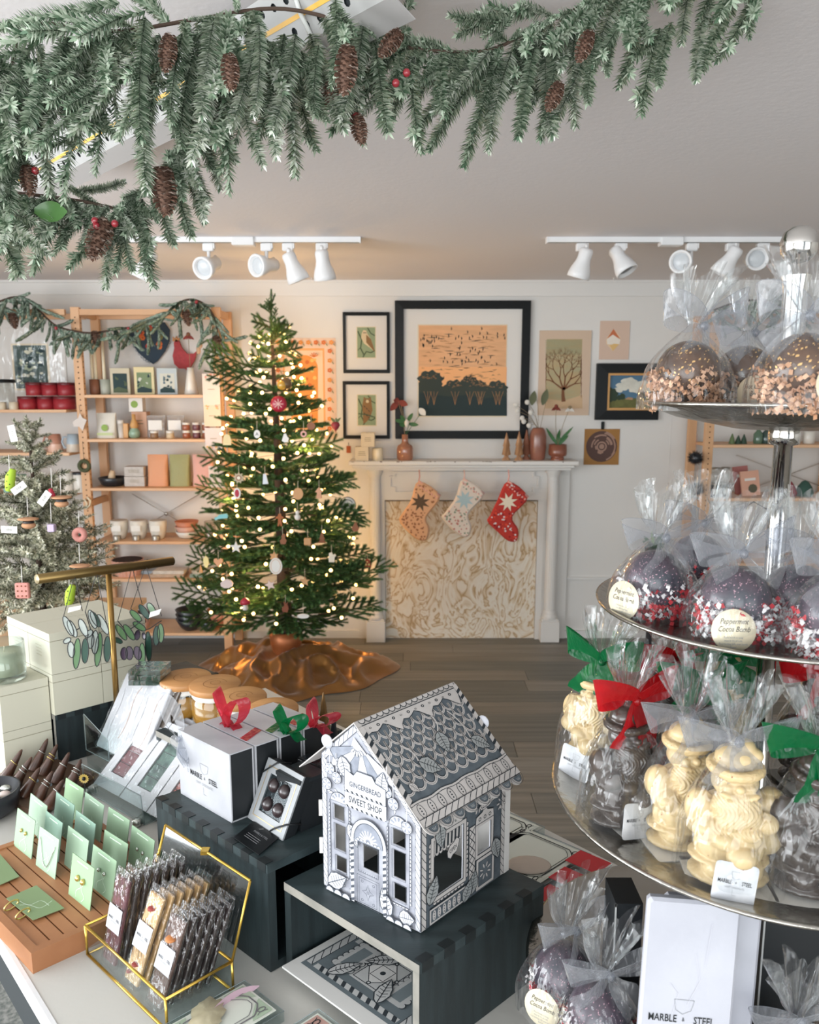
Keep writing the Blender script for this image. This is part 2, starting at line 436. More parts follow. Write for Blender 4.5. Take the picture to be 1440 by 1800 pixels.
for a in ((262,418,248,490,(-.45,-.05,-.95),'white spotlight half hidden by pine tips, leftmost on the left track'),
          (366,418,356,472,(-.3,-.9,-.35),'white spotlight facing the camera, second from left on the left track'),
          (468,418,450,467,(-.55,-.8,-.15),'white spotlight facing sideways left, middle of the left track'),
          (506,418,526,494,(.35,.15,-.9),'white spotlight tilted down to the right, fourth on the left track'),
          (565,418,572,492,(.1,.2,-.95),'white spotlight pointing down, at the right end of the left track'),
          (1023,418,1016,488,(-.25,.2,-.95),'white spotlight pointing down, leftmost on the right track'),
          (1091,418,1103,478,(.4,-.3,-.8),'white spotlight with a dark lens, second on the right track',True),
          (1217,416,1196,460,(-.55,-.85,-.12),'white spotlight facing left with a round lens, middle of the right track'),
          (1287,416,1266,482,(-.45,.2,-.8),'white spotlight seen from behind tilted left, fourth on the right track'),
          (1341,414,1332,455,(-.12,-.97,-.15),'white spotlight facing the camera squarely, beside the silver finial')):
    spot(*a)

# ---------------------------------------------------------------- slotted white rail hanging near the ceiling
railm=mat('white_slotted_rail','#a8a7a5',.45); railg=mat('rail_grey_flange','#a9a6a4',.5); holem=mat('rail_hole_shade','#23282b',.8); yel=mat('yellow_stripe','#e8b552',.5)  # flange is plain grey; dark material stands for shade in the holes
A=W(48,340,2.35); B=W(690,-8,1.22)
d=(B-A).normalized()
toc=V((0,0,EZ))-(A+B)/2; nrm=(toc-d*toc.dot(d)).normalized()
across=nrm.cross(d).normalized()
if across.z<0: across=-across
away=-nrm
Lr=(B-A).length; wd_=.085
rail=thing('slotted_rail','white perforated metal rail with a yellow stripe behind the pine garland','rail',A)
M=Matrix((d,across,d.cross(across))).transposed().to_4x4(); M.translation=A
b=MB(); n=int(Lr/.034)
stepx=Lr/n
for i in range(n):
    for r in range(2):
        x0,x1=i*stepx,(i+1)*stepx; y0,y1=(.006,.035) if r==0 else (.050,.079)
        cx,cy=(x0+x1)/2+(.008 if r else -.004),(y0+y1)/2
        out=[(x0,y0),((x0+x1)/2,y0),(x1,y0),(x1,cy),(x1,y1),((x0+x1)/2,y1),(x0,y1),(x0,cy)]
        hole=[(cx+.0066*cos(a),cy+.0066*sin(a)) for a in [pi*1.25+k*pi/4 for k in range(8)]]
        for z in (0,):
            P=[(p[0],p[1],z) for p in out+hole]
            b.add(P,[(k,(k+1) % 8,8+(k+1) % 8,8+k) for k in range(8)],railm,False,M)
for y0,y1 in ((0,.006),(.035,.050),(.079,wd_)): b.add([(0,y0,0),(Lr,y0,0),(Lr,y1,0),(0,y1,0)],[(0,1,2,3)],railm,False,M)
b.build('pierced_face',rail)
sgn=1 if (M.to_3x3()@V((0,0,1))).dot(away)>0 else -1
b=MB(); b.span((0,.002,sgn*.004),(Lr,wd_-.002,sgn*.006),holem,M); b.build('hole_shade_backing',rail)  # dark sheet added behind the holes, their shade put in by colour
b=MB(); b.span((0,.034,-.001),(Lr,.041,.001),yel,M); b.build('yellow_stripe',rail)
b=MB(); fo=(-across*.75+away*.5)*.055
b.hexa([A,B,B+fo,A+fo],[p+away*.003 for p in (A,B,B+fo,A+fo)],railg)
b.build('flange',rail)
b=MB(); q=A+d*Lr*.19+across*.03; b.box((q.x-.05,q.y+.1,q.z+.02),(.16,.02,.03),railm); b.build('cross_brace',rail)
b=MB()
for f_ in (.12,.93): q=A+d*Lr*f_+across*.04+V((0,.01,0)); b.tube([q,(q.x,q.y,CZ)],.004,railm,6)
b.build('hanger_rod',rail)
q=A+d*Lr*.88
b=MB(); b.tube([q+across*wd_*1.02+away*.004,q+across*wd_*.5-away*.006,q-away*.004-across*.004,q+fo+away*.01],.004,mat('zip_tie','#cfd0cc',.3),6); b.build('cable_tie',rail)
# ================================================================= ON THE BACK WALL
black=mat('black_frame','#0a0f12',.5,spec=.3); matb=mat('white_mat_board','#dedbd6',.8); cream=mat('cream_paper','#ddd0b6',.8)
paper=mat('art_paper','#d8c4ac',.85); ink=mat('dark_ink','#23302f',.8)
pglass=film('picture_glass','#ffffff',.04,0,0,rough=.05)
def wrect(x0,y0,x1,y1,Y=None):
    Y=Y or YW-.004; a,b_=W(x0,y1,Y),W(x1,y0,Y)
    return a.x,a.z,b_.x,b_.z
def wframe(name,px,inner,label,cat='picture',m=None,depth=.022,glassy=True):
    """px: outer pixel rectangle; inner: pixel rectangle of the opening"""
    m=m or black; x0,z0,x1,z1=wrect(*px); a0,c0,a1,c1=wrect(*inner)
    t=thing(name,label,cat,((x0+x1)/2,YW,z0)); M=frame((0,YW-.001,0),(1,0,0),(0,0,1))
    def r(a,c,b_,d_): return [(a,c),(b_,c),(b_,d_),(a,d_)]
    b=MB(); o_,i_=r(x0,z0,x1,z1),r(a0,c0,a1,c1)
    for k in range(4):
        p0,p1,q1,q0=o_[k],o_[(k+1) % 4],i_[(k+1) % 4],i_[k]
        b.hexa([(p[0],p[1],0) for p in (p0,p1,q1,q0)],[(p0[0],p0[1],depth*.85),(p1[0],p1[1],depth*.85),(q1[0],q1[1],depth),(q0[0],q0[1],depth)],m,M)
    b.build('frame',t)
    return t,M
def board(t,M,px,m,z0,z1,name='mat_board'):
    x0,c0,x1,c1=wrect(*px); b=MB().span((x0,c0,z0),(x1,c1,z1),m,M); return b.build(name,t)
def P2(px,py): p=W(px,py,YW-.01); return (p.x,p.z)
# owls ------------------------------------------------------------
owlbg=mat('owl_green','#8fa07f',.8); owlbg2=mat('owl_dark_green','#4c5d45',.8); owlb=mat('owl_cream','#d4c3a0',.8); owlbr=mat('owl_brown','#8a6a45',.8)
for k,(ox,oy,lab) in enumerate(((644,602,'small black framed print of a pale barn owl, upper of the two owl pictures'),(645,721,'small black framed print of a brown horned owl, lower of the two owl pictures'))):
    oh=(549,656) if k==0 else (670,771)
    t,M=wframe('owl_picture',(604,oh[0],685,oh[1]),(609,oh[0]+6,680,oh[1]-6),lab)
    board(t,M,(608,oh[0]+5,681,oh[1]-5),matb,0,.008)
    mb=MB(); A_=Art(mb,M,.009,.0003)
    A_.rect(*(lambda a,b_: (a[0],a[1],b_[0],b_[1]))(P2(ox-17,oy+28),P2(ox+17,oy-28)),cream)
    A_.rect(*(lambda a,b_: (a[0],a[1],b_[0],b_[1]))(P2(ox-15.5,oy+26.5),P2(ox+15.5,oy-26.5)),owlbg)
    pl=lambda pts: [P2(ox+x,oy+y) for x,y in pts]
    for br in (([(-15,-20),(-8,-5),(-10,10),(-4,22)],2.2),([(-6,26),(0,16),(8,18),(15,14)],2),([(2,-26),(8,-16),(15,-12)],1.8),([(-15,14),(-9,8)],1.2)):
        A_.line(pl(br[0]),S(br[1],YW),owlbg2)
    if k==0:
        A_.fill(pl([(-8,-16),(-5,-22),(0,-21),(2,-15),(9,-4),(13,10),(12,14),(5,8),(-4,2),(-9,-8)]),owlb)
        A_.fill(pl([(0,-14),(8,-6),(14,12),(15,17),(8,9),(0,0)]),owlbr)
        A_.disc(*P2(ox-4,oy-17),S(1,YW),ink); A_.disc(*P2(ox-1,oy-17),S(1,YW),ink)
    else:
        A_.fill(pl([(-5,-24),(-2,-21),(4,-21),(7,-24),(8,-14),(10,0),(6,12),(0,20),(-6,24),(-7,8),(-8,-8)]),owlbr)
        A_.fill(pl([(-3,-18),(5,-18),(3,-13),(-1,-13)]),owlb)
        A_.line(pl([(-15,6),(0,8),(15,13)]),S(2,YW),owlbg2)
        for q in range(6): A_.line(pl([(-5+q % 3*4,-8+q*4),(-3+q % 3*4,-5+q*4)]),S(1,YW),ink)
        A_.disc(*P2(ox-2,oy-17),S(.9,YW),ink); A_.disc(*P2(ox+4,oy-17),S(.9,YW),ink)
    mb.build('print',t)
    x0,z0,x1,z1=wrect(609,oh[0]+6,680,oh[1]-6); MB().span((x0,z0,.014),(x1,z1,.015),pglass,M).build('glass',t)
# the large bird and tree line woodcut ----------------------------
t,M=wframe('landscape_picture',(695,529,933,771),(710,543.5,918,757),'large square black framed woodcut of birds over dark trees above the mantel',depth=.03)
board(t,M,(708,542,920,759),matb,0,.010)
mb=MB(); A_=Art(mb,M,.011,.0002)
sky=mat('print_peach','#e6b184',.85,noise_amt=.12,noise_scale=6,stretch=(1,1,7)); sky2=mat('print_orange','#f0b27c',.85); fol=mat('print_forest','#38413c',.85); fol2=mat('print_deep_green','#28383a',.85); tawn=mat('print_tan','#b08258',.85)
def RC(a,b_,m): A_.rect(a[0],a[1],b_[0],b_[1],m)
RC(P2(734,733),P2(892.5,570),cream); RC(P2(736,731),P2(891,572),sky); RC(P2(736,690),P2(891,645),sky2)
rs=random.Random(3)
for q in range(95):
    x,y=rs.uniform(738,880),rs.uniform(585,668); L_=rs.uniform(4,20)
    if x+L_>890: continue
    z=A_.z+.0001
    A_.line([P2(x,y),P2(x+L_*.5,y-rs.uniform(-1,1.5)),P2(x+L_,y+rs.uniform(-1.5,1))],[S(.2,YW),S(1.3,YW),S(.2,YW)],tawn if rs.random()<.6 else fol,z=z)
A_.z += .0003
def tree_blob(cx,cy,r,m,n=9,asp=.75):
    A_.fill([P2(cx+r*cos(a)*(1+.12*sin(n*a)),cy-asp*r*sin(a)*(1+.12*cos(n*a))) for a in [2*pi*i/40 for i in range(40)]],m)
for cx,cy,r in ((757,668,22),(800,683,20),(826,672,15),(842,681,16),(874,683,18)): tree_blob(cx,cy,r,fol)
A_.fill([P2(x,y) for x,y in ((736,731),(736,672),(757,668),(780,680),(795,684),(820,680),(845,684),(870,684),(891,684),(891,731))],fol)
A_.fill([P2(x,y) for x,y in ((736,731),(736,690),(760,693),(790,697),(820,694),(850,700),(891,696),(891,731))],fol2)
for q in range(90): # cut marks in the crowns
    cx,cy=rs.choice(((757,668),(800,683),(826,672),(842,681),(874,683))); a=rs.uniform(.1,pi-.1); r=rs.uniform(4,17)
    x,y=cx+r*cos(a),cy-.7*r*sin(a); 
    if 738<x<888: A_.line([P2(x-1.5,y),P2(x,y-1.6),P2(x+1.5,y)],S(.6,YW),tawn,z=A_.z+.0001)
A_.z += .0003
for cx in (752,763,800,826,842,846,872,878):
    for s_ in (-1,0,1): A_.line([P2(cx,712),P2(cx+s_*3,698),P2(cx+s_*7,688)],S(.6,YW),tawn,z=A_.z+.0001)
A_.z += .0003
for q in range(70): # the birds
    x,y=rs.choice([(rs.uniform(738,772),rs.uniform(586,606)),(rs.uniform(770,888),rs.uniform(574,600)),(rs.uniform(785,855),rs.uniform(606,634)),(rs.uniform(740,889),rs.uniform(600,668))])
    dx=rs.uniform(-1.2,1.2); A_.line([P2(x,y),P2(x+dx+.8,y+3),P2(x+dx,y+6)],[S(.4,YW),S(1.8,YW),S(.3,YW)],ink,z=A_.z+.0001)
mb.build('print',t)
x0,z0,x1,z1=wrect(710,543,918,757); MB().span((x0,z0,.02),(x1,z1,.021),pglass,M).build('glass',t)
# unframed tree print ---------------------------------------------
def card_on_wall(name,px,label,cat,m,th=.008):
    x0,z0,x1,z1=wrect(*px); t=thing(name,label,cat,((x0+x1)/2,YW,z0)); M=frame((0,YW-.001,0),(1,0,0),(0,0,1))
    MB().span((x0,z0,0),(x1,z1,th),m,M).build('board',t)
    mb=MB(); return t,M,mb,Art(mb,M,th+.0003,.0002)
t,M,mb,A_=card_on_wall('tree_print',(945,581,1040,730),'tall unframed print of a bare brown tree on beige board','print',mat('beige_board','#cdb6a0',.85))
A_.rect(*P2(958,718),*P2(1024,596),mat('tree_sky','#a9a281',.85,col2='#b59f78',noise_scale=5,stretch=(1,1,6)))
A_.fill([P2(x,y) for x,y in ((958,718),(958,700),(990,705),(1024,694),(1024,718))],mat('snow_field','#c6a987',.85))
for q in range(12): y=598+q*2.2; A_.line([P2(959,y+1),P2(980,y-.6),P2(1003,y+.8),P2(1023,y)],S(.8,YW),mat('sky_stroke','#8c9171',.85),z=A_.z+.00003*q)
A_.z += .0006; brn=mat('tree_brown','#7b5238',.85)
def branch(x,y,a,L_,w_,n):
    x1,y1=x+L_*cos(a),y-L_*sin(a)
    x1=min(max(x1,960),1022); y1=max(y1,602)
    A_.line([P2(x,y),P2((x+x1)/2+rs.uniform(-1,1),(y+y1)/2+rs.uniform(-1,1)),P2(x1,y1)],[S(w_,YW),S(w_*.8,YW),S(w_*.6,YW)],brn,z=A_.z+.00001*n)
    if n:
        for s_ in ((-.45,.4) if n>1 else (-.5,.1,.5)): branch(x1,y1,a+s_*rs.uniform(.7,1.3),L_*rs.uniform(.68,.85),w_*.62,n-1)
branch(991,706,pi/2+.05,24,7,0)
for a in (.5,1.0,1.45,1.9,2.5): branch(991,685,a,22,3.4,5)
mb.build('print',t)
# triangle card ---------------------------------------------------
t,M,mb,A_=card_on_wall('gem_card',(1053,564,1108,632),'small beige card with an orange and white gem shape','card',mat('pink_beige_board','#d2b8a6',.85),.004)
A_.fill([P2(*p) for p in ((1079,578),(1067,594),(1066,604),(1078,617),(1090,604),(1091,592))],mat('pale_peach','#e2c7a4',.8))
A_.fill([P2(*p) for p in ((1079,578),(1067,596),(1073,592),(1078,589),(1083,592),(1091,596))],mat('rust_orange','#c4714b',.8))
A_.fill([P2(*p) for p in ((1067,596),(1078,588),(1091,597),(1089,606),(1068,605))],mat('chalk','#e6ddd0',.8))
A_.fill([P2(*p) for p in ((1072,607),(1080,604),(1089,605),(1078,617))],mat('ochre_yellow','#dcb77a',.8)); mb.build('print',t)
# cloud painting --------------------------------------------------
gold=mat('gilt_wood','#b98a52',.35,.4)
t,M=wframe('cloud_painting',(1045,639,1160,738),(1065,656,1149,721),'black framed landscape painting with white clouds, half behind the top cake tier','painting',depth=.035)
x0,z0,x1,z1=wrect(1065,656,1149,721); g0,g1,g2,g3=wrect(1069,660,1145,717); b=MB()
b.span((x0,z0,0),(g0,z1,.03),gold,M); b.span((g2,z0,0),(x1,z1,.03),gold,M); b.span((g0,z0,0),(g2,g1,.03),gold,M); b.span((g0,g3,0),(g2,z1,.03),gold,M); b.build('gilt_liner',t)
mb=MB(); A_=Art(mb,M,.012,.0002); A_.rect(g0,g1,g2,g3,mat('painted_sky','#4f7590',.6,noise_amt=.15,noise_scale=20))
for cx,cy,r in ((1095,679,12),(1106,672,14),(1118,682,15),(1130,676,12),(1138,684,9),(1088,685,8)): tree_blob(cx,cy,r,mat('painted_cloud','#d9d8cc',.7,noise_amt=.15,noise_scale=30),5,.6)
A_.rect(*P2(1069,717),*P2(1145,700),mat('painted_meadow','#6a6b3a',.7,noise_amt=.3,noise_scale=30)); tg=mat('painted_tree','#2c3d2c',.7)
for cx,cy,r in ((1075,694,11),(1094,697,5),(1088,699,4),(1128,696,6),(1124,699,4)): tree_blob(cx,cy,r,tg,7,1.1)
A_.fill([P2(*p) for p in ((1098,702),(1104,698),(1112,699),(1112,703))],mat('barn','#a88768',.7))
mb.build('canvas',t)
# brown relief square ---------------------------------------------
t,M,mb,A_=card_on_wall('spiral_print',(1026,754,1090,817),'small brown square print of a round swirl hung from a clip','print',mat('tan_board','#a07440',.8),.004)
dk,lt=mat('swirl_dark','#57403a',.8),mat('swirl_light','#a08070',.8)
cx,cy=1058,785
A_.disc(*P2(cx,cy),S(27,YW),dk,28)
for r in (24,18,12): 
    for q in range(5): a=rs.uniform(0,6.3); A_.ring(*P2(cx,cy),S(r+rs.uniform(-2,2),YW),S(2.4,YW),lt,8,a,a+rs.uniform(.5,1.1))
A_.disc(*P2(cx,cy),S(9,YW),lt,20); A_.disc(*P2(cx,cy),S(6.5,YW),dk,18); A_.disc(*P2(cx,cy),S(4.5,YW),lt,16); mb.build('print',t)
b=MB(); p=W(1060,748,YW-.01); b.box((p.x,YW-.008,p.z),(.02,.012,.05),black,bev=.003); b.build('clip',t)
# orange floral poster behind the tree -----------------------------
t,M,mb,A_=card_on_wall('flower_poster',(480,594,590,771),'pale poster with an orange flower border behind the Christmas tree','poster',mat('poster_pink','#e9cdb7',.85),.003)
org=mat('poster_orange','#e99a4e',.8); org2=mat('poster_deep_orange','#d9783e',.8); lfg=mat('poster_olive','#8c8a5e',.8)
A_.rect(*P2(500,755),*P2(570,612),mat('poster_border','#f0b071',.8)); A_.rect(*P2(503,752),*P2(567,616),mat('poster_field','#f1d3b4',.8))
A_.fill([P2(*p) for p in [(512,750),(512,650)]+[(535+24*cos(a),648-24*sin(a)) for a in [pi-pi*i/12 for i in range(13)]]+[(559,750)]],org)
for q in range(24): x,y=rs.uniform(516,555),rs.uniform(632,745); A_.disc(*P2(x,y),S(rs.uniform(2,4),YW),rs.choice([org2,mat('poster_yellow','#f4c470',.8)]),7)
pts=[(488+q*13.5,602) for q in range(8)]+[(580,617+q*17) for q in range(9)]+[(490,617+q*17) for q in range(9)]
for x,y in pts:
    for q in range(5): a=q*2*pi/5; A_.disc(*P2(x+2.4*cos(a),y+2.4*sin(a)),S(1.9,YW),org2 if (int(x+y)) % 2 else org,6,)
    A_.line([P2(x+4,y+2),P2(x+7,y+6)],S(1.4,YW),lfg)
for ex in (517,553):
    for q in range(5): a=pi*(.15+.175*q); A_.line([P2(ex,628),P2(ex+8*cos(a),628-8*sin(a))],S(1.6,YW),org2)
mb.build('print',t)
# hanging card below the owls
b=MB(); p=W(613,790,YW); b.box((p.x,YW-.004,p.z),(.028,.005,.045),mat('tag_terracotta','#a8582f',.7)); b.tube([(p.x,YW-.004,p.z+.02),(p.x,YW-.004,p.z+.045)],.0015,black,5)
solo(b,'clay_tag','small terracotta house tag on the wall left of the mantel','ornament',(p.x,YW,p.z-.022))

# ================================================================= MANTEL
mant=mat('mantel_white_paint','#dad8d4',.5,bump=.1,bump_scale=50); chip=mat('chipped_paint','#5b4636',.8)
xL,xR=W(642,1100,4.86).x,W(981,1100,4.86).x
man=thing('fireplace_mantel','white wooden mantel with fluted columns and chipped shelf edge','mantel',((xL+xR)/2,YW,0))
Yc=4.86
zs=W(800,811,4.74).z; a,b_=W(613,815,4.74).x,W(1018,815,4.74).x
b=MB(); b.span((a,4.74,zs-.025),(b_,YW,zs),mant,bev=.003); b.span((a+.02,4.76,zs-.045),(b_-.02,YW,zs-.025),mant,bev=.004); b.span((a+.04,4.785,zs-.06),(b_-.04,YW,zs-.045),mant)
b.build('shelf',man)
rs=random.Random(5); b=MB()
for px in (670,700,706,752,757,765,800,826,850,856,862,905,990,620,640): q=W(px,812,4.74); w_=rs.uniform(.005,.02); b.box((q.x,4.7398,zs-rs.uniform(.001,.004)),(w_,.001,rs.uniform(.002,.006)),chip)
b.build('paint_chip',man)
# header with recessed panel
h0,h1=W(660,879,4.90).z,zs-.06; hx0,hx1=W(655,850,4.90).x,W(967,850,4.90).x
b=MB(); b.span((hx0,4.90,h0),(hx1,YW,h1),mant); p0,p1=W(684,828,4.9).x,W(948,828,4.9).x; q0,q1=h0+.045,h1-.02
Mf=frame((0,4.90,0),(1,0,0),(0,0,1))
def notch(i): # panel moulding with stepped corners
    x0,x1,z0,z1=p0+i,p1-i,q0+i,q1-i; c=.03
    return [(x0+c,z0),(x1-c,z0),(x1-c,z0+c),(x1,z0+c),(x1,z1-c),(x1-c,z1-c),(x1-c,z1),(x0+c,z1),(x0+c,z1-c),(x0,z1-c),(x0,z0+c),(x0+c,z0+c)]
b.holed(notch(0),[notch(.012)[::-1]],0,.012,mant,Mf); b.build('header',man)
for s_,pc in ((0,661),(1,966)):
    cxx=W(pc,1110,Yc).x; ztop=zs-.06; zpl=W(pc,1091,Yc).z
    b=MB(); b.box((cxx,Yc+.03,zpl/2),(.125,.11,zpl),mant,bev=.003); b.box((cxx,Yc+.03,zpl+.006),(.11,.10,.016),mant,bev=.004); b.build('plinth',man)
    b=MB(); n=48; P=[]; prof=[(.036,zpl+.05),(.0365,zpl+.2),(.034,ztop-.12),(.032,ztop-.075)]
    for r,z in prof:
        for j in range(n*2): a_=2*pi*j/(2*n); rr=r*(1-.075*(.5+.5*cos(a_*20))**1.5); P.append((cxx+rr*cos(a_),Yc+.02+rr*sin(a_),z))
    N2=2*n; b.add(P,[(i*N2+j,i*N2+(j+1) % N2,(i+1)*N2+(j+1) % N2,(i+1)*N2+j) for i in range(3) for j in range(N2)],mant,True)
    b.build('fluted_column',man)
    b=MB(); b.lathe([(.05,0),(.052,.012),(.046,.024),(.042,.03),(.045,.038),(.038,.05)],mant,28,c=(cxx,Yc+.02,zpl+.014)); b.build('column_base',man)
    b=MB(); b.lathe([(.033,0),(.036,.006),(.034,.012),(.036,.03),(.048,.052),(.05,.06),(.05,.075)],mant,28,c=(cxx,Yc+.02,ztop-.077)); b.build('capital',man)
    o=1 if s_ else -1; b=MB(); b.span((cxx-.05,4.91,0),(cxx+.05,YW,ztop),mant); b.span((cxx+o*.05,4.925,0),(cxx+o*.115,YW,ztop),mant); b.build('pilaster',man)
b=MB(); j0,j1=W(677,900,4.92).x,W(945,900,4.92).x
for x0,x1 in ((j0-.04,j0),(j1,j1+.04)): b.span((x0,4.905,0),(x1,YW,h0),mant)
b.span((j0,4.905,h0-.008),(j1,YW,h0),mat('panel_gap','#6c6152',.8)); b.build('opening_jamb',man)
# marbled board closing the opening
mm=bpy.data.materials.new('marbled_paper'); mm.use_nodes=True; nt=mm.node_tree; L=nt.links.new; bs=nt.nodes['Principled BSDF']; bs.inputs['Roughness'].default_value=.6
tc=nt.nodes.new('ShaderNodeTexCoord')
n1=nt.nodes.new('ShaderNodeTexNoise'); n1.inputs['Scale'].default_value=4.0; n1.inputs['Detail'].default_value=3.0; n1.inputs['Distortion'].default_value=2.1
mp=nt.nodes.new('ShaderNodeMapping'); mp.inputs['Scale'].default_value=(1.15,1,.8); mp.inputs['Rotation'].default_value=(0,.5,0); L(tc.outputs['Object'],mp.inputs[0]); L(mp.outputs[0],n1.inputs['Vector'])
mu=nt.nodes.new('ShaderNodeMath'); mu.operation='MULTIPLY'; mu.inputs[1].default_value=7; L(n1.outputs['Fac'],mu.inputs[0])
fr=nt.nodes.new('ShaderNodeMath'); fr.operation='FRACT'; L(mu.outputs[0],fr.inputs[0])
rp=nt.nodes.new('ShaderNodeValToRGB'); e=rp.color_ramp.elements; e[0].position=0; e[0].color=hx('#a98a62'); e[1].position=.08; e[1].color=hx('#cdb898')
for p_,c_ in ((.3,'#dacdb8'),(.55,'#e2dccf'),(.85,'#dfd5c5'),(.97,'#bfa37c'),(1.,'#a98a62')): q=e.new(p_); q.color=hx(c_)
L(fr.outputs[0],rp.inputs[0]); L(rp.outputs[0],bs.inputs['Base Color'])
b=MB(); b.span((j0+.002,4.925,.002),(j1-.002,4.94,h0-.010),mm); b.build('marbled_panel',man)

# ---------------------------------------------------------------- stockings
def stocking(poly,hookx,label,m,starcol,cuff,Y=4.715,dots=None):
    P_=[W(x,y,Y) for x,y in poly]; c=W(hookx,826,Y)
    t=thing('christmas_stocking',label,'stocking',(c.x,Y,c.z-.02),group=None)
    pts=[(p.x,p.z) for p in spline([V((p.x,0,p.z)) for p in P_+[P_[0]]],3)[:-1]] if False else [(p.x,p.z) for p in P_]
    M=frame((0,Y,0),(1,0,0),(0,0,1)); gx=sum(p[0] for p in pts)/len(pts); gz=sum(p[1] for p in pts)/len(pts)
    # padded outline: three nested rings front and back
    sm=[];
    n=len(pts)
    for i in range(n):
        a,b2,c2,d2=[V((*pts[(i+k) % n],0)) for k in (-1,0,1,2)]
        for k in range(4):
            t_=k/4; sm.append(.5*((2*b2)+(c2-a)*t_+(2*a-5*b2+4*c2-d2)*t_*t_+(3*b2-a-3*c2+d2)*t_**3))
    b=MB(); N_=len(sm)
    def inset(q,k):
        nb=(sm[(q+1) % N_]-sm[q-1]); nn=V((-nb.y,nb.x,0)).normalized(); return sm[q]+nn*k*SG
    A2=sum(sm[i-1].x*sm[i].y-sm[i].x*sm[i-1].y for i in range(N_)); SG=1 if A2>0 else -1
    rings=[]
    for dz,k in ((0,0),(.010,.003),(.016,.012)): rings.append([inset(q,k)+V((0,0,dz)) for q in range(N_)])
    front=[p for r in rings for p in r]; b.add(front,[((r)*N_+i,(r)*N_+(i+1) % N_,(r+1)*N_+(i+1) % N_,(r+1)*N_+i) for r in range(2) for i in range(N_)],m,True,M)
    last=rings[2]
    tr=tessellate_polygon([[V((p.x,p.y,0)) for p in last]]); b.add(last,[tuple(x) for x in tr],m,True,M)
    b.add([V((p.x,p.y,0)) for p in sm],[list(range(N_))],m,False,M); b.build('sock_body',t)
    a0,a1=V((*pts[0],0)),V((*pts[1],0)); dd=(a1-a0).normalized(); nn=V((-dd.y,dd.x,0))
    b=MB(); b.tube([M@(a0+V((0,0,.006))),M@(a1+V((0,0,.006)))],.009,cuff,8); b.build('cuff',t)
    b=MB()
    for q in range(8): p=a0.lerp(a1,(q+.5)/8)-nn*SG*.0+V((0,0,.014)); p=p+nn*(-.02 if nn.y>0 else .02); b.ball(M@p,.0075,cuff,8)
    stuff(b.build('pompom_trim',t))
    # star patch
    mid=a0.lerp(a1,.5); dn=-nn if nn.y>0 else nn; sc_=mid+dn*.10
    b=MB(); A_=Art(b,M,.0185,.0004); A_.fill([(sc_.x+(.062 if q % 2==0 else .028)*cos(pi*q/8+.3),sc_.y+(.062 if q % 2==0 else .028)*sin(pi*q/8+.3)) for q in range(16)],starcol)
    b.build('star_patch',t)
    b=MB(); b.tube([W(hookx,826,Y+.02),W(hookx+1,838,Y),M@(a0+V((0,0,.005)))],.004,cuff,6); b.build('hanging_loop',t)
    if dots:
        b=MB(); A_=Art(b,M,.0188,.00001); r_=random.Random(9)
        for q in range(230):
            p=V((r_.uniform(min(k.x for k in last),max(k.x for k in last)),r_.uniform(min(k.y for k in last),max(k.y for k in last)),0)); ins=False
            for k in range(N_):
                a_,b_=last[k-1],last[k]
                if (a_.y>p.y) != (b_.y>p.y) and p.x<(b_.x-a_.x)*(p.y-a_.y)/(b_.y-a_.y)+a_.x: ins=not ins
            if not ins or hypot(p.x-sc_.x,p.y-sc_.y)<.066: continue
            A_.disc(p.x,p.y,r_.uniform(.004,.008),r_.choice(dots),5,rot=r_.uniform(0,6))
        stuff(b.build('printed_flower',t))
stocking([(736,846),(774,872),(750,909),(755,928),(751,948),(735,949),(717,935),(702,916),(706,904),(722,880)],737,'peach floral stocking with a brown star patch, leftmost on the mantel',mat('peach_cotton','#d9aa84',.95,bump=.2),mat('brown_patch','#5c4a3a',.95),mat('pink_trim','#d9a596',.95),dots=[mat('brown_dot','#9c6a4a',.95)])
stocking([(815,842),(851,868),(824,903),(829,925),(824,942),(811,943),(795,931),(777,910),(783,900),(800,876)],816,'pale floral stocking with a blue star patch, middle of the mantel',mat('ivory_cotton','#dccfc2',.95,bump=.2),mat('blue_patch','#a9bfc4',.95),mat('blush_trim','#d8b3a8',.95),dots=[mat('rose_dot','#c08578',.95),mat('sage_dot','#8d9a85',.95)])
stocking([(893,846),(928,874),(901,908),(911,930),(909,950),(894,951),(876,936),(857,917),(862,905),(874,880)],894,'red patterned stocking with a cream star patch, rightmost on the mantel',mat('red_cotton','#b8382f',.95,bump=.2),mat('cream_patch','#e3d6bf',.95),mat('pink_pompom','#e0a59b',.95),dots=[mat('red_dark_dot','#8c2029',.95),mat('white_dot','#dcd2d0',.95),mat('orange_red_dot','#dc4a34',.95)])

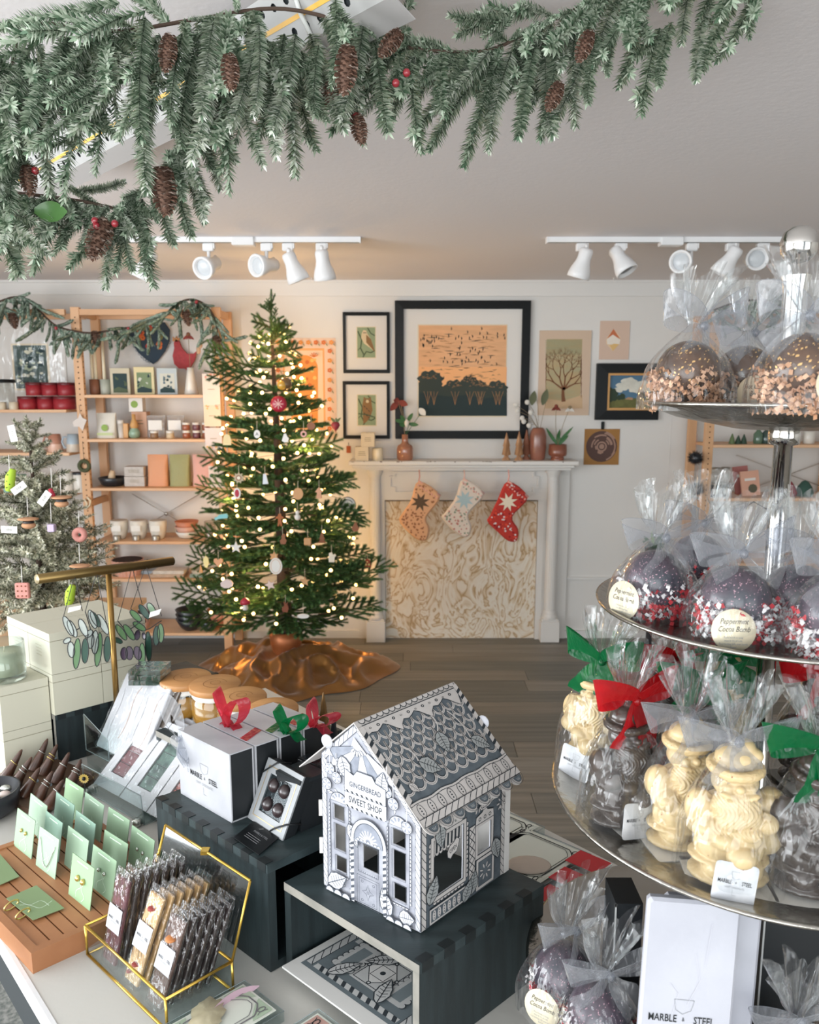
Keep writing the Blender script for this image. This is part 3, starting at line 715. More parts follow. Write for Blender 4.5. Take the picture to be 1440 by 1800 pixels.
# ---------------------------------------------------------------- on the mantel shelf
Ym=4.84
def onm(px,y=None): p=W(px,808,y or Ym); return V((p.x,y or Ym,zs))
amber=mat('amber_glass','#b0765a',.12,coat=.6,sub=0,noise_amt=.3,noise_scale=14); copper=mat('copper_glaze','#9a6350',.3,noise_amt=.3,noise_scale=9,coat=.4); terra=mat('terracotta_glaze','#8e5440',.3,coat=.4,noise_amt=.25,noise_scale=12)
stemg=mat('plant_green','#3d6a3f',.6); petald=mat('dried_petal_red','#7d3a31',.8); petalw=mat('white_petal','#dcdad4',.7); stemb=mat('dry_stem','#8b7a5e',.8); honest=mat('seed_pod_white','#cfccc4',.5); podg=mat('pod_olive','#5c6147',.7)
def leaf(mb,base,tip,w_,m,lift=.0,n=6,side=(0,1,0)):
    a,b_=V(base),V(tip); d=b_-a; sd=d.cross(V(side)).normalized() if d.cross(V(side)).length>1e-5 else V((1,0,0)); up=sd.cross(d).normalized(); P=[]
    for i in range(n+1):
        t_=i/n; c=a+d*t_+up*lift*sin(pi*t_); h=w_/2*sin(pi*min(1,t_*.94+.05))**.8
        P += [c-sd*h,c+up*h*.25,c+sd*h]
    mb.add(P,[(i*3+k,i*3+k+1,i*3+k+4,i*3+k+3) for i in range(n) for k in (0,1)],m,True)
c=onm(712); t=thing('bottle_vase','brown glass bottle vase with red flower and green sprig on the mantel','vase',c)
b=MB(); b.lathe([(.045,0),(.052,.01),(.053,.07),(.046,.092),(.024,.105),(.02,.115),(.0205,.16),(.023,.162)],amber,28,c=c); b.build('bottle',t)
b=MB(); tp=c+V((0,0,.15))
for px,py in ((700,706),(705,712),(722,735),(742,724)): q=W(px,py,Ym); b.tube(spline([tp,tp.lerp(q,.5)+V((.006,0,.01)),q],4),.0018,stemg if py>715 else stemb,5)
b.build('stem',t)
b=MB()
for px,py,ex,ey in ((700,706,686,722),(700,706,717,712),(702,706,692,703)): leaf(b,W(px,py,Ym),W(ex,ey,Ym-.02),.04,petald)
b.build('dark_red_flower',t)
b=MB()
for px,py,ex,ey in ((712,743,694,738),(716,741,726,726),(718,745,736,747),(712,741,704,730),(714,748,702,746)): leaf(b,W(px,py,Ym),W(ex,ey,Ym-.02),.026,stemg)
b.build('leaf',t)
b=MB(); q=W(715,744,Ym-.02); b.ball(q,.018,petalw,8,sc=(.8,.6,1.4)); leaf(b,W(737,718,Ym),W(748,730,Ym-.02),.04,petalw); b.build('white_bloom',t)
woodl=mat('turned_wood','#b58b66',.55,col2='#9a7150',wave=8,stretch=(1,1,.4)); woodm=mat('turned_wood_red','#94604a',.55,noise_amt=.2)
for px,h,m,lab in ((890,48,woodl,'small turned wooden tree figure, leftmost on the mantel'),(912,50,woodl,'pale turned wooden tree figure, middle of the three'),(925,52,woodm,'reddish turned wooden tree figure beside the copper vase')):
    c=onm(px,Ym-.02 if px<920 else Ym+.03); H_=S(h,Ym)
    b=MB(); b.lathe([(.026,0),(.026,.01),(.014,.02),(.014,.03),(.028,.036),(.019,H_*.5),(.024,H_*.5+.002),(.010,H_*.82),(.002,H_)],m,20,c=c); solo(b,'wooden_tree',lab,'figurine',c)
c=onm(945,Ym+.02); t=thing('copper_vase','tall copper glazed vase holding white seed pods on the mantel','vase',c)
b=MB(); b.lathe([(.042,0),(.048,.02),(.053,.08),(.053,.15),(.045,.185),(.034,.2),(.03,.203),(.03,.195),(.034,.19)],copper,28,c=c); b.build('vase_body',t)
b=MB(); tp=c+V((0,0,.19)); pods=[(907,712),(910,722),(918,735),(921,741),(927,707),(933,725),(930,748),(940,690)]
for px,py in pods: q=W(px,py,Ym); b.tube(spline([tp,tp.lerp(q,.5)+V((.01,0,.02)),q],4),.0012,stemb,5)
b.build('stem',t); b=MB()
for px,py in pods[:7]: b.ball(W(px,py,Ym),.016,honest,10,sc=(1,.25,1))
b.build('seed_pod',t)
b=MB(); 
for px,py in ((938,705),(960,702)): p0,p1=W(px,py,Ym-.01),W(px+2,py-18,Ym-.01); leaf(b,W(px-3 if px<950 else px-6,712,Ym),p1,.045,podg)
q=W(960,706,Ym); b.tube([tp+V((.01,0,0)),q],.0014,stemb,5); b.build('olive_pod',t)
c=onm(980,Ym-.01); t=thing('footed_planter','small terracotta footed planter with leaves and dried coneflowers on the mantel','planter',c)
b=MB(); b.lathe([(.042,0),(.042,.018),(.036,.022),(.055,.03),(.058,.045),(.056,.10),(.052,.10),(.05,.09),(0,.088)],terra,28,c=c); b.build('pot',t)
b=MB()
for px,py in ((960,752),(985,754),(1008,750),(982,760),(1000,765)): leaf(b,c+V((rnd(-.02,.02),0,.09)),W(px,py,Ym-.03),.022,stemg,.01)
b.build('leaf',t)
b=MB(); fl=[(978,714,petald),(1002,716,petalw)]
for px,py,m in fl: q=W(px,py,Ym); b.tube(spline([c+V((0,0,.09)),(c+V((0,0,.09))).lerp(q,.5)+V((-.008,0,0)),q],4),.0016,stemb,5)
b.build('flower_stem',t)
for px,py,m in fl:
    b=MB(); q=W(px,py,Ym); b.ball(q,.012,stemb if m is petalw else petald,8)
    for k in range(9): a_=2*pi*k/9; leaf(b,q,q+V((.03*cos(a_),.02*sin(a_),-.028)),.012,m)
    b.build('dried_coneflower',t)
# candle boxes on the mantel's left
cbx=mat('cream_box','#d8ccb4',.7); lbl=mat('label_print','#8d8064',.8)
def lettered_box(name,c,d,label,cat,m,lines=3,Mx=None):
    t=thing(name,label,cat,c); b=MB().box((c[0],c[1],c[2]+d[2]/2),d,m,bev=.0015); b.build('carton',t)
    mb=MB(); A_=Art(mb,frame((c[0],c[1]-d[1]/2,c[2]),(1,0,0),(0,0,1)),.0004,.0001)
    for q in range(lines): w_=d[0]*rnd(.15,.3); z=d[2]*(.66-.12*q); A_.line([(-w_,z),(w_,z)],d[2]*.035,lbl)
    mb.build('printed_label',t); return t
c=onm(637,Ym-.03); lettered_box('candle_box',c,(.085,.08,S(24,Ym)),'cream cardboard candle box standing on the mantel beside the jar candle','box',cbx)
c2=onm(664,Ym-.03); b=MB(); t=thing('jar_candle','small cream jar candle at the left end of the mantel','candle',c2)
b.lathe([(.032,0),(.034,.004),(.034,.075),(.032,.078),(.030,.075),(.030,.06),(0,.06)],mat('cream_wax_jar','#dfd3b8',.25,coat=.5),24,c=c2); b.build('glass_jar',t)
b=MB(); b.tube([c2+V((0,0,.06)),c2+V((0,0,.07))],.001,black,5); b.build('wick',t)
c=V((W(648,800,Ym).x,Ym-.03,zs+.078+.004)); lettered_box('candle_box',V((c.x,Ym-.03,zs+S(24,Ym))),(.085,.08,S(24,Ym)),'cream cardboard candle box stacked on top of the other mantel box','box',cbx)
# ================================================================= PINE SHELVING
pine=mat('pine_wood','#dcb089',.55,col2='#c99a6e',noise_scale=4,stretch=(1,1,.12)); pineh=mat('pine_board','#e0b690',.55,col2='#cfa27a',noise_scale=4,stretch=(.12,1,1)); hole=mat('peg_hole_dark','#5a3c24',.9)
wirem=mat('brace_wire','#b5b0a8',.4,.6)
YF,YB=4.62,4.90
def bench(name,label,pxl,pxr,tops,ytop,holes=(),rail=None,endposts=(1,1),brace=None):
    xl,xr=W(pxl,700,YF).x,W(pxr,700,YF).x; zt=W(300,ytop,YF).z
    t=thing(name,label,'shelf',((xl+xr)/2,(YF+YB)/2,0)); hw=.026
    for x,on in ((xl,endposts[0]),(xr,endposts[1])):
        if not on: continue
        for y in (YF,YB): MB().span((x-hw,y-.016,0),(x+hw,y+.016,zt),pine,bev=.002).build('post',t)
        for z in (.12,zt*.45,zt-.03): MB().span((x-.012,YF+.016,z-.02),(x+.012,YB-.016,z+.02),pine).build('cross_rung',t)
        b=MB(); z=.15
        while z<zt-.05:
            for y in (YF,): b.tube([(x,y-.0165,z),(x,y-.0155,z)],.0045,hole,6)
            b.tube([(x+hw-.0002,YF-.002,z),(x+hw+.0005,YF-.002,z)],.0045,hole,6)
            z += .032
        stuff(b.build('peg_hole',t))
    out=[]
    for k,py in enumerate(tops):
        z=W(300,py,YF-.02).z; out.append(z)
        bb=MB().span((xl+hw if endposts[0] else xl-hw,YF-.02,z-.018),(xr-hw,YB,z),pineh,bev=.002); bb.build('shelf_board',t)
    if rail: MB().span((xl,YF-.012,zt-.045),(xr,YF+.012,zt-.012),pineh).build('top_rail',t); MB().span((xl,YB-.012,zt-.045),(xr,YB+.012,zt-.012),pineh).build('top_rail',t)
    if brace:
        a,c=W(brace[0],brace[1],YB),W(brace[2],brace[3],YB); b_,d=W(brace[2],brace[1],YB),W(brace[0],brace[3],YB)
        for p,q in ((a,c),(b_,d)): MB().tube([p,q],.003,wirem,6).build('brace_wire',t)
        m=(a+c)/2; MB().lathe([(0,-.004),(.014,-.004),(.014,.004),(0,.004)],wirem,14,frame(m,(1,0,0),(0,0,1))).build('brace_ring',t)
    return t,out,xl,xr
su,zsh,_,_=bench('pine_shelf','open pine shelf unit between the frosted tree and the lit Christmas tree',143,386,(694,772,858,952,1018,1113),540,rail=True,brace=(232,868,352,938))
sl,zsl,_,_=bench('pine_shelf','pine shelf unit cut off by the left picture edge, holding red tins',-135,125,(720,796,868,1092),540,rail=True,endposts=(1,0))
sr,zsr,_,_=bench('pine_shelf','pine shelf unit on the right behind the silver cake stand',1250,1505,(782,876,990),548,rail=True,brace=(1295,800,1480,868))
Yi=4.72
def on(z,px,y=Yi): p=W(px,700,y); return V((p.x,y,z))
ceramw=mat('white_ceramic','#ddd8ce',.35,coat=.3); red=mat('red_tin','#98262f',.4); redl=mat('red_tin_lid','#5d1a20',.35)
kraft=mat('kraft_card','#c39f78',.8); green=mat('label_green','#8fb05a',.7); jarw=mat('white_lid','#e0ddd6',.4); blackc=mat('black_ceramic','#20242a',.35,coat=.2)
pinkc=mat('pink_ceramic','#cf9f8c',.5); blueg=mat('sage_ceramic','#b3b8ab',.45); brownc=mat('brown_ceramic','#8c5c44',.5)
fl1=mat('taper_cream','#e8ddc2',.5); clearj=film('clear_glass','#f2f4f2',.25,.06,.1,rough=.05,veil=.08)
def lath(name,part,prof,m,c,label,cat,group=None,n=22,k=1.):
    t=thing(name,label,cat,c,group=group); MB().lathe([(r*k,z*k) for r,z in prof],m,n,c=c).build(part,t); return t
# top shelf
z=zsh[0]
for px,m,lab,n in ((168,brownc,'brown cup candle holder with two cream tapers on the top shelf',2),(187,blueg,'grey cup candle holder with one cream taper on the top shelf',1)):
    c=on(z,px); t=thing('candle_holder',lab,'candle holder',c); h=S(26,4.7); MB().lathe([(.026,0),(.03,.006),(.031,h),(.027,h),(.026,.02),(0,.02)],m,20,c=c).build('cup',t)
    for k in range(n): q=c+V(((k-.5)*.022 if n==2 else -.004,.0,.02)); MB().tube([q,q+V((0,0,.30))],[.011,.008],fl1,10).build('taper_candle',t)
def artbox(px,w_,h_,m,m2,label,seed,tilt=0):
    c=on(z,px); t=thing('soap_box',label,'box',c); W_,H_=S(w_,4.7),S(h_,4.7); M=T(c)@rotz(.22)
    MB().box((0,0,H_/2),(W_,.05,H_),m,M,bev=.002).build('carton',t)
    mb=MB(); A_=Art(mb,M@frame((0,-.025,0),(1,0,0),(0,0,1)),.0005,.0003); u,v=W_*.36,H_
    A_.rect(-u,v*.08,u,v*.8,m2[0]); r_=random.Random(seed)
    for q in range(16): x,y=r_.uniform(-u*.8,u*.8),r_.uniform(v*.13,v*.72); A_.fill([(x+r_.uniform(.3,1)*u*.3*cos(a),y+r_.uniform(.3,1)*u*.3*sin(a)) for a in (0,1,2,3.2,4.3,5.3)],r_.choice(m2))
    A_.fill([(max(-u,min(u,p[0])),p[1]) for p in ((-u,v*.08),(u,v*.08),(u,v*.2),(-u*.3,v*.3),(-u,v*.2))],m2[1])
    mb.build('printed_picture',t)
dkt=mat('print_dark_teal','#2f4548',.8); sg=mat('print_sage','#7c9070',.8); wt=mat('print_chalk','#cfd3cb',.8); bl_=mat('print_blue_grey','#5a7280',.8)
artbox(214,32,45,mat('box_cream_dark','#ccc5ae',.7),[dkt,mat('print_moss','#56644e',.8),dkt],'small box with a dark teal night picture, leftmost of three picture boxes',1)
artbox(256,33,47,mat('box_butter','#dfd3a8',.7),[sg,dkt,wt],'small cream box with a green house picture, middle of three picture boxes',2)
artbox(296,33,45,mat('box_blue','#bccad0',.7),[wt,dkt,bl_],'small pale blue box with a dark village picture, rightmost of three picture boxes',3)
c=on(z,337); t=thing('bud_vase','white cone bud vase holding a dried coneflower on the top shelf','vase',c)
MB().lathe([(.04,0),(.042,.004),(.024,.12),(.02,S(46,4.7)),(.016,S(46,4.7)),(.015,.1),(0,.1)],ceramw,24,c=c).build('vase_body',t)
q=W(331,588,4.72); MB().tube(spline([c+V((0,0,.12)),(c+q)/2+V((0,0,.04)),q],4),.0018,stemb,5).build('flower_stem',t)
b=MB(); b.ball(q,.014,brownc,8)
for k in range(9): a_=2*pi*k/9; leaf(b,q,q+V((.035*cos(a_),.02*sin(a_),-.03)),.012,mat('coneflower_petal','#9a4a44',.8))
b.build('dried_coneflower',t)
for k,(px,py) in enumerate(((352,605),(349,615))):
    q=W(px,py,4.72); b=MB(); b.tube([c+V((0.01,0,.14)),q],.0016,stemb,5); b.ball(q,.018,mat('pod_tan','#c3a184',.8),8,sc=(.8,.5,1.5)); b.build('seed_pod',t)
# shelf 2
z=zsh[1]
def pouch(name,px,w_,h_,m,label,cat,z,y=Yi,mark=None,fold=.0,dep=.07):
    c=on(z,px,y); t=thing(name,label,cat,c); W_,H_=S(w_,4.7),S(h_,4.7)
    def fn(u,v):
        a=2*pi*u; dd=dep*(1-v)**.6*.5+.004; x=cos(a); y_=sin(a)
        x=math.copysign(abs(x)**.4,x); y_=math.copysign(abs(y_)**.6,y_)
        k=.006*noise.noise(V((u*9,v*5,px)))
        return c+V((x*W_/2*(1-.03*sin(pi*v)),y_*(dd+k),v*H_))
    b=MB(); b.surf(fn,28,8,m,wrap=True); b.build('pouch_body',t)
    b=MB(); b.box((c.x,c.y,z+H_*.97),(W_*.98,.006,.012),m); b.build('top_seal',t)
    if mark:
        mb=MB(); A_=Art(mb,frame((c.x,c.y-dep*.5-.004,z),(1,0,0),(0,.0,1)),.0,.0008); mark(A_,W_,H_); mb.build('printed_label',t)
    return t
pouch('tea_pouch',185,34,43,mat('white_pouch','#dddcd2',.6),'white standing pouch with a round green label on the second shelf','pouch',z,mark=lambda A_,w_,h_: (A_.disc(0,h_*.42,w_*.17,green),A_.rect(-w_*.4,h_*.12,w_*.4,h_*.22,mat('pale_green_print','#c6d3a0',.7))))
c=on(z,212); t=thing('small_tube','narrow white tube with amber side beside the green-labelled pouch','tube',c); MB().lathe([(.017,0),(.018,S(24,4.7)),(.02,S(24,4.7)),(.02,S(31,4.7)),(0,S(31,4.7))],jarw,16,c=c+V((-.008,0,0))).build('tube_body',t); MB().box((c.x+.024,c.y,z+.045),(.03,.03,.09),mat('amber_pack','#d3a36c',.5),bev=.003).build('amber_carton',t)
c=on(z,233); t=thing('green_whisk_holder','pale green glazed holder with a bamboo whisk on the second shelf','holder',c)
MB().lathe([(.022,0),(.032,.01),(.034,.03),(.03,.045),(.018,.06),(.02,.064)],mat('celadon','#8fae98',.3,coat=.5),20,c=c).build('holder_body',t)
MB().lathe([(.018,.06),(.026,.075),(.018,.10),(.011,.115),(.011,.145),(0,.146)],mat('bamboo','#cf9f63',.5),20,c=c).build('bamboo_whisk',t)
c=on(z,246,4.80); lettered_box('kraft_box',c,(S(26,4.8),.07,S(44,4.8)),'pinkish kraft box standing at the back of the second shelf','box',mat('pink_kraft','#cda58b',.75),2)
c=V((c.x-.015,4.79,z+S(44,4.8)+.001)); t=thing('matcha_box','white box with a round green mark stacked on the kraft box','box',c); MB().box((c.x,c.y,c.z+.042),(.085,.06,.084),jarw,bev=.001).build('carton',t)
mb=MB(); Art(mb,frame((c.x-.008,c.y-.03,c.z),(1,0,0),(0,0,1)),.0008).disc(0,.045,.022,green,20); mb.build('printed_label',t)
gr='small lidded jars on the second shelf'
amb=mat('jam_amber','#9a5a40',.3,coat=.4); plum=mat('jam_plum','#6a3f48',.3,coat=.4)
j0=None
def smalljar(c,m,label,k=1.):
    t=thing('lidded_jar',label,'jar',c,group=gr); b=MB(); b.lathe([(.02*k,0),(.024*k,.004),(.024*k,.03*k),(.02*k,.034*k)],m,18,c=c); b.build('glass_body',t)
    MB().lathe([(.0235*k,0),(.024*k,.012*k),(.022*k,.0135*k),(0,.0135*k)],jarw,18,c=c+V((0,0,.034*k))).build('lid',t)
    return t
nm=[('leftmost','middle'),('rightmost','')]
cols_=[(325,amb,'amber','leftmost'),(343,plum,'plum','middle'),(360,amb,'amber','rightmost')]
for px,m,cn,pos in cols_:
    for r in range(2): smalljar(on(z+r*.0485,px,4.69),m,'small %s jam jar in the %s pair, %s of the two' % (cn,pos,'upper' if r else 'lower'))
smalljar(on(z,268,4.66),mat('jar_brown','#8a6c52',.3),'small brown jar in front of the clear bag by the kraft box'); smalljar(on(z,296,4.66),mat('jar_cream','#cbb89a',.3),'small cream jar in front of the second clear bag')
cf=film('clear_pouch','#f4f2ec',.3,.1,.5,60,veil=.3)
for px,w_,lab in ((273,33,'clear pouch with a white label behind the small brown jar'),(307,31,'clear pouch with a white label behind the small cream jar')):
    pouch('clear_pouch',px,w_,38,cf,lab,'pouch',z,4.76,mark=lambda A_,w_,h_: A_.rect(-w_*.36,h_*.35,w_*.36,h_*.8,jarw),dep=.05)
# shelf 3
z=zsh[2]
c=on(z,190); t=thing('black_mortar','wide black bowl with a pale wooden pestle on the third shelf','bowl',c); MB().lathe([(.05,0),(.07,.01),(.088,.05),(.083,.055),(.06,.02),(0,.015)],blackc,28,c=c).build('bowl_body',t)
MB().tube([c+V((-.01,0,.02)),c+V((-.005,0,.07)),c+V((.0,0,.095))],[.026,.02,.012],mat('pale_wood','#dcc3a2',.6),12).build('pestle',t)
for k in range(2):
    c=on(z+k*.062,232); lettered_box('ornate_box',c,(S(35,4.7)-.004*k,.08,.06),'small grey white printed box, %s of the stack of two' % ('upper' if k else 'lower'),'box',mat('grey_print_box','#c9c3bd',.7,noise_amt=.15,noise_scale=60),3)
for px,m,lab in ((272,mat('orange_pouch','#d99b74',.6,bump=.3,bump_scale=30),'matte orange pouch, leftmost of the three pouches'),(311,mat('olive_pouch','#9a9a6a',.6,bump=.3,bump_scale=30),'olive green pouch, middle of the three pouches'),(352,mat('rose_pouch','#d9a79b',.6,bump=.3,bump_scale=30),'dusty pink pouch, rightmost of the three pouches')):
    pouch('coffee_pouch',px,36,55,m,lab,'pouch',z)
c=W(383,858,4.585); t=thing('hanging_card','pinkish card with a green stone hanging in front of the shelf post','card',W(383,812,4.59))
MB().box(tuple(W(381,838,4.590)),(.095,.004,.13),mat('pale_pink_card','#dccdc6',.6),rotz(0)).build('card',t); b=MB(); b.ball(W(372,836,4.585),.012,mat('green_stone','#39755a',.2,coat=.5),8); b.build('green_stone',t)
# shelf 4
z=zsh[3]
for k,px in enumerate((196,231,266)):
    c=on(z,px,4.70); t=thing('white_jar','frosted jar with white filling and label, %s of the three on the fourth shelf' % ('leftmost','middle','rightmost')[k],'jar',c)
    MB().lathe([(.03,0),(.042,.02),(.052,.06),(.054,.115),(.05,.118),(0,.1)],mat('frosted_white','#dad5ca',.5),22,c=c).build('jar_body',t); MB().lathe([(.024,0),(.024,.022),(.02,.03),(0,.03)],mat('silver_cap','#a39d94',.3,.5),16,c=c+V((0,-.05,.001))).build('tea_light',t)
    mb=MB(); Art(mb,frame((c.x,c.y-.055,z),(1,0,0),(0,0,1)),.0005).rect(-.028,.055,.028,.09,jarw); mb.build('printed_label',t)
for k in range(3):
    c=on(z+k*.022,318,4.72); t=thing('stacked_bowl','shallow glazed bowl, %s of the stack on the fourth shelf' % ('bottom','middle','terracotta one on top')[k],'bowl',c); MB().lathe([(.03,0),(.05,.008),(.074,.045+.01*k),(.07,.045+.01*k),(.045,.014),(0,.01)],[ceramw,pinkc,mat('terracotta_bowl','#c47b5c',.5)][k],26,c=c).build('bowl_body',t)
c=on(z,360,4.70); lath('clear_glass_cup','glass_body',[(.03,0),(.034,.1),(.032,.1),(.028,.006),(0,.006)],clearj,c,'clear drinking glass at the right end of the fourth shelf','glass',k=1.1)
# shelf 5
z=zsh[4]
def fluted(c,r,h,m,name,label,cat):
    t=thing(name,label,cat,c); b=MB()
    def fn(u,v): a=2*pi*u; rr=(r*(.78+.22*v))*(1+.04*cos(a*22)); return c+V((rr*cos(a),rr*sin(a),v*h))
    b.surf(fn,132,3,m,wrap=True); b.lathe([(r*.95,h),(r*.9,h*.5),(0,h*.5)],mat('dark_soil','#3a2a24',.9),24,c=c); b.build('fluted_body',t); return t
t=fluted(on(z,207),.095,.10,pinkc,'fluted_planter','pink fluted planter filled with dark beads on the fifth shelf','planter')
t2=fluted(on(zsh[5],214,4.72),.10,.085,mat('pale_pink_ceramic','#d6b2a6',.5),'fluted_planter','pale pink fluted planter on the bottom shelf behind the brass rod','planter')
for k,(px,w_,m,lab) in enumerate(((258,52,'#a9b7c0','folded pale blue cloth at the bottom of the left pile'),(282,60,'#cbb39c','folded beige patterned cloth under the white one'),(286,56,'#d9d2c8','folded white cloth on top of the left pile'),(350,52,'#9fb3a8','folded grey green cloth at the right of the fifth shelf'),(352,48,'#c9c2b4','folded cream cloth on top of the grey green one'))):
    zz=z+(0,.0,.022,0,.022)[k]+.0; c=on(zz+.001,px,(4.78,4.69,4.69,4.69,4.69)[k]); b=MB()
    for q in range(3): b.box((c.x+rnd(-.003,.003),c.y,c.z+.0035+q*.007),(S(w_,4.7),.12,.0066),mat('cloth_%d' % k,m,.95,noise_amt=.15,noise_scale=60),bev=.003)
    solo(b,'folded_cloth',lab,'cloth',c)
# shelf 6
z=zsh[5]
for k in range(3):
    c=on(z+k*.03,316,4.68); t=thing('black_bowl','large black bowl, %s of the nested stack on the bottom shelf' % ('lowest','middle','topmost')[k],'bowl',c); MB().lathe([(.035,0),(.06,.02),(.09,.075),(.086,.075),(.055,.025),(0,.02)],blackc,28,c=c).build('bowl_body',t)
for k in range(2):
    c=on(z+k*.02,350,4.66); t=thing('small_black_bowl','small black bowl, %s of the pair on the bottom shelf' % ('lower','upper')[k],'bowl',c); MB().lathe([(.025,0),(.04,.012),(.056,.042),(.053,.042),(.036,.016),(0,.01)],blackc,24,c=c).build('bowl_body',t)
c=on(z,372,4.76); lath('terracotta_bowl','bowl_body',[(.04,0),(.06,.02),(.085,.11),(.08,.11),(.055,.03),(0,.02)],mat('terracotta_bowl','#c47b5c',.5),c,'terracotta bowl at the right end of the bottom shelf','bowl')
# left unit ----------------------------------------------------------
z=zsl[0]
pos=[(49,0,34),(81,0,30),(113,0,37),(62,1,29),(90,1,29),(118,1,29)]
for k,(px,r,w_) in enumerate(pos):
    rr=S(w_,4.65)/2-.001; H_=S(22,4.65); c=on(z+r*(H_+.0055),px,4.68); t=thing('red_tin','round dark red candle tin, %s of the %s row' % (('leftmost','middle','rightmost')[k % 3],('bottom','top')[r]),'tin',c,group='red candle tins')
    MB().lathe([(rr-.002,0),(rr,.002),(rr,H_-.014),(rr-.001,H_-.014)],red,26,c=c).build('tin_body',t); MB().lathe([(rr+.001,0),(rr+.001,.013),(rr-.001,.0148),(0,.0148)],redl,26,c=c+V((0,0,H_-.014))).build('lid',t)
c=on(z,6,4.70); t=thing('tall_glass_jar','tall clear jar with a black lid at the left picture edge','jar',c); MB().lathe([(.06,0),(.065,.01),(.065,S(45,4.7)),(.06,S(45,4.7))],clearj,24,c=c).build('glass_body',t); MB().lathe([(.072,0),(.075,.006),(.07,.02),(0,.022)],black,24,c=c+V((0,0,S(45,4.7)))).build('lid',t)
for px,lab in ((2,'tiny cream pot at the left picture edge below the glass jar lid'),(23,'tiny cream pot beside the red tins')):
    c=on(z,px,4.62); t=thing('tiny_pot',lab,'pot',c); MB().lathe([(.024,0),(.026,.004),(.026,.042),(.02,.045),(0,.045)],mat('tiny_pot_cream','#cfc3ac',.4),18,c=c).build('pot_body',t)
def mug(px,z,m,m2,label,hl=-1):
    c=on(z,px,4.68); t=thing('mug',label,'mug',c); h=.108; MB().lathe([(.042,0),(.044,.004),(.041,h*.45)],m,24,c=c).build('lower_glaze',t)
    MB().lathe([(.041,h*.45),(.034,h),(.031,h),(.036,h*.2),(0,h*.18)],m2,24,c=c).build('mug_body',t)
    MB().tube([c+V((hl*.036,0,h*.82)),c+V((hl*.06,0,h*.85)),c+V((hl*.072,0,h*.55)),c+V((hl*.058,0,h*.26)),c+V((hl*.038,0,h*.22))],.006,m2,8).build('handle',t)
z=zsl[1]
mug(91,z,mat('mug_peach','#d9b4a0',.4,coat=.3),mat('mug_terracotta','#b5806a',.4,coat=.3),'tall terracotta mug with handle left on the second shelf'); mug(124,z,mat('mug_sand','#cfc3b3',.4,coat=.3),mat('mug_blue','#a9b9c4',.4,coat=.3),'tall pale blue mug with handle beside the shelf post')
z=zsl[2]
for px,h,lab in ((85,26,'white lidded pot, leftmost on the third shelf'),(108,36,'white ribbed pot in the middle of the third shelf'),(131,36,'white pot with a black lid beside the shelf post')):
    c=on(z,px,4.67); H_=S(h,4.67); t=thing('white_pot',lab,'pot',c); MB().lathe([(.036,0),(.039,.006),(.039,H_*.85),(.036,H_*.88)],ceramw,24,c=c).build('pot_body',t); MB().lathe([(.04,0),(.04,H_*.1),(.036,H_*.12),(0,H_*.12)],blackc if px>130 else ceramw,24,c=c+V((0,0,H_*.88))).build('lid',t)
c=on(z,14,4.68); lettered_box('turquoise_box',c,(.12,.06,.11),'turquoise picture card box behind the frosted tree','box',mat('turquoise_card','#8fc0b5',.7),2)
# framed village print in plastic, on the wall
t,M,mb,A_=card_on_wall('wrapped_print',(-18,576,112,690),'dark village print in a white mat wrapped in clear plastic','print',matb,.006)
A_.rect(*P2(25,686),*P2(84,604),cream); A_.rect(*P2(28,683),*P2(80,607),mat('village_green','#3b524f',.85))
rs=random.Random(11)
for q in range(46):
    x,y=rs.uniform(32,76),rs.uniform(612,678); r=rs.uniform(2,6)
    A_.fill([P2(min(79,max(29,x+r*rs.uniform(.5,1.2)*cos(a))),y+r*.7*rs.uniform(.5,1.2)*sin(a)) for a in (0,.9,2,3,4,5.2)],rs.choice([mat('village_sage','#a9b39a',.85),mat('village_chalk','#d0d0bd',.85),mat('village_teal','#2c4145',.85)]))
mb.build('print',t)
x0,z0,x1,z1=wrect(-18,576,112,690); b=MB(); b.surf(lambda u,v: V((x0+(x1-x0)*u,YW-.012-.004*noise.noise(V((u*5,v*6,1))),z0+(z1-z0)*v)),14,14,film('plastic_wrap','#ffffff',.2,.05,.5,14)); b.build('plastic_sleeve',t)
# flower fan and red bird on the wall behind shelf one
def wpoly(name,part,pts,m,th,Y,t=None,label=None,cat=None):
    P_=[W(x,y,Y) for x,y in pts]; b=MB(); M=frame((0,Y,0),(1,0,0),(0,0,1)); A2=[(p.x,p.z) for p in P_]
    if sum(A2[i-1][0]*A2[i][1]-A2[i][0]*A2[i-1][1] for i in range(len(A2)))<0: A2=A2[::-1]
    b.prism(A2,0,th,m,M); 
    return b.build(part,t)
t=thing('flower_fan','blue lace bottomed fan of red and yellow flowers on the wall','wall decoration',W(265,640,YW))
wpoly('','lace_backing',[(229,588),(232,575),(260,565),(290,567),(299,580),(298,600),(290,618),(278,634),(270,640),(258,632),(244,620),(232,602)],mat('navy_lace','#2b3c4a',.8),.012,YW-.013,t)
rs=random.Random(4)
for q in range(17):
    x,y=rs.uniform(240,290),rs.uniform(573,612)
    if y>600 and abs(x-268)>14: continue
    b=MB(); c=W(x,y,YW-.022); m=rs.choice([mat('petal_red','#b8392f',.8),mat('petal_yellow','#d9a33a',.8),mat('petal_orange','#cf6f3a',.8),mat('petal_olive','#7b7a4a',.8)])
    for k in range(6): a=k*pi/3; b.ball(c+V((.010*cos(a),0,.010*sin(a))),.010,m,7,sc=(1,.5,1))
    b.build('paper_flower',t)
b=MB()
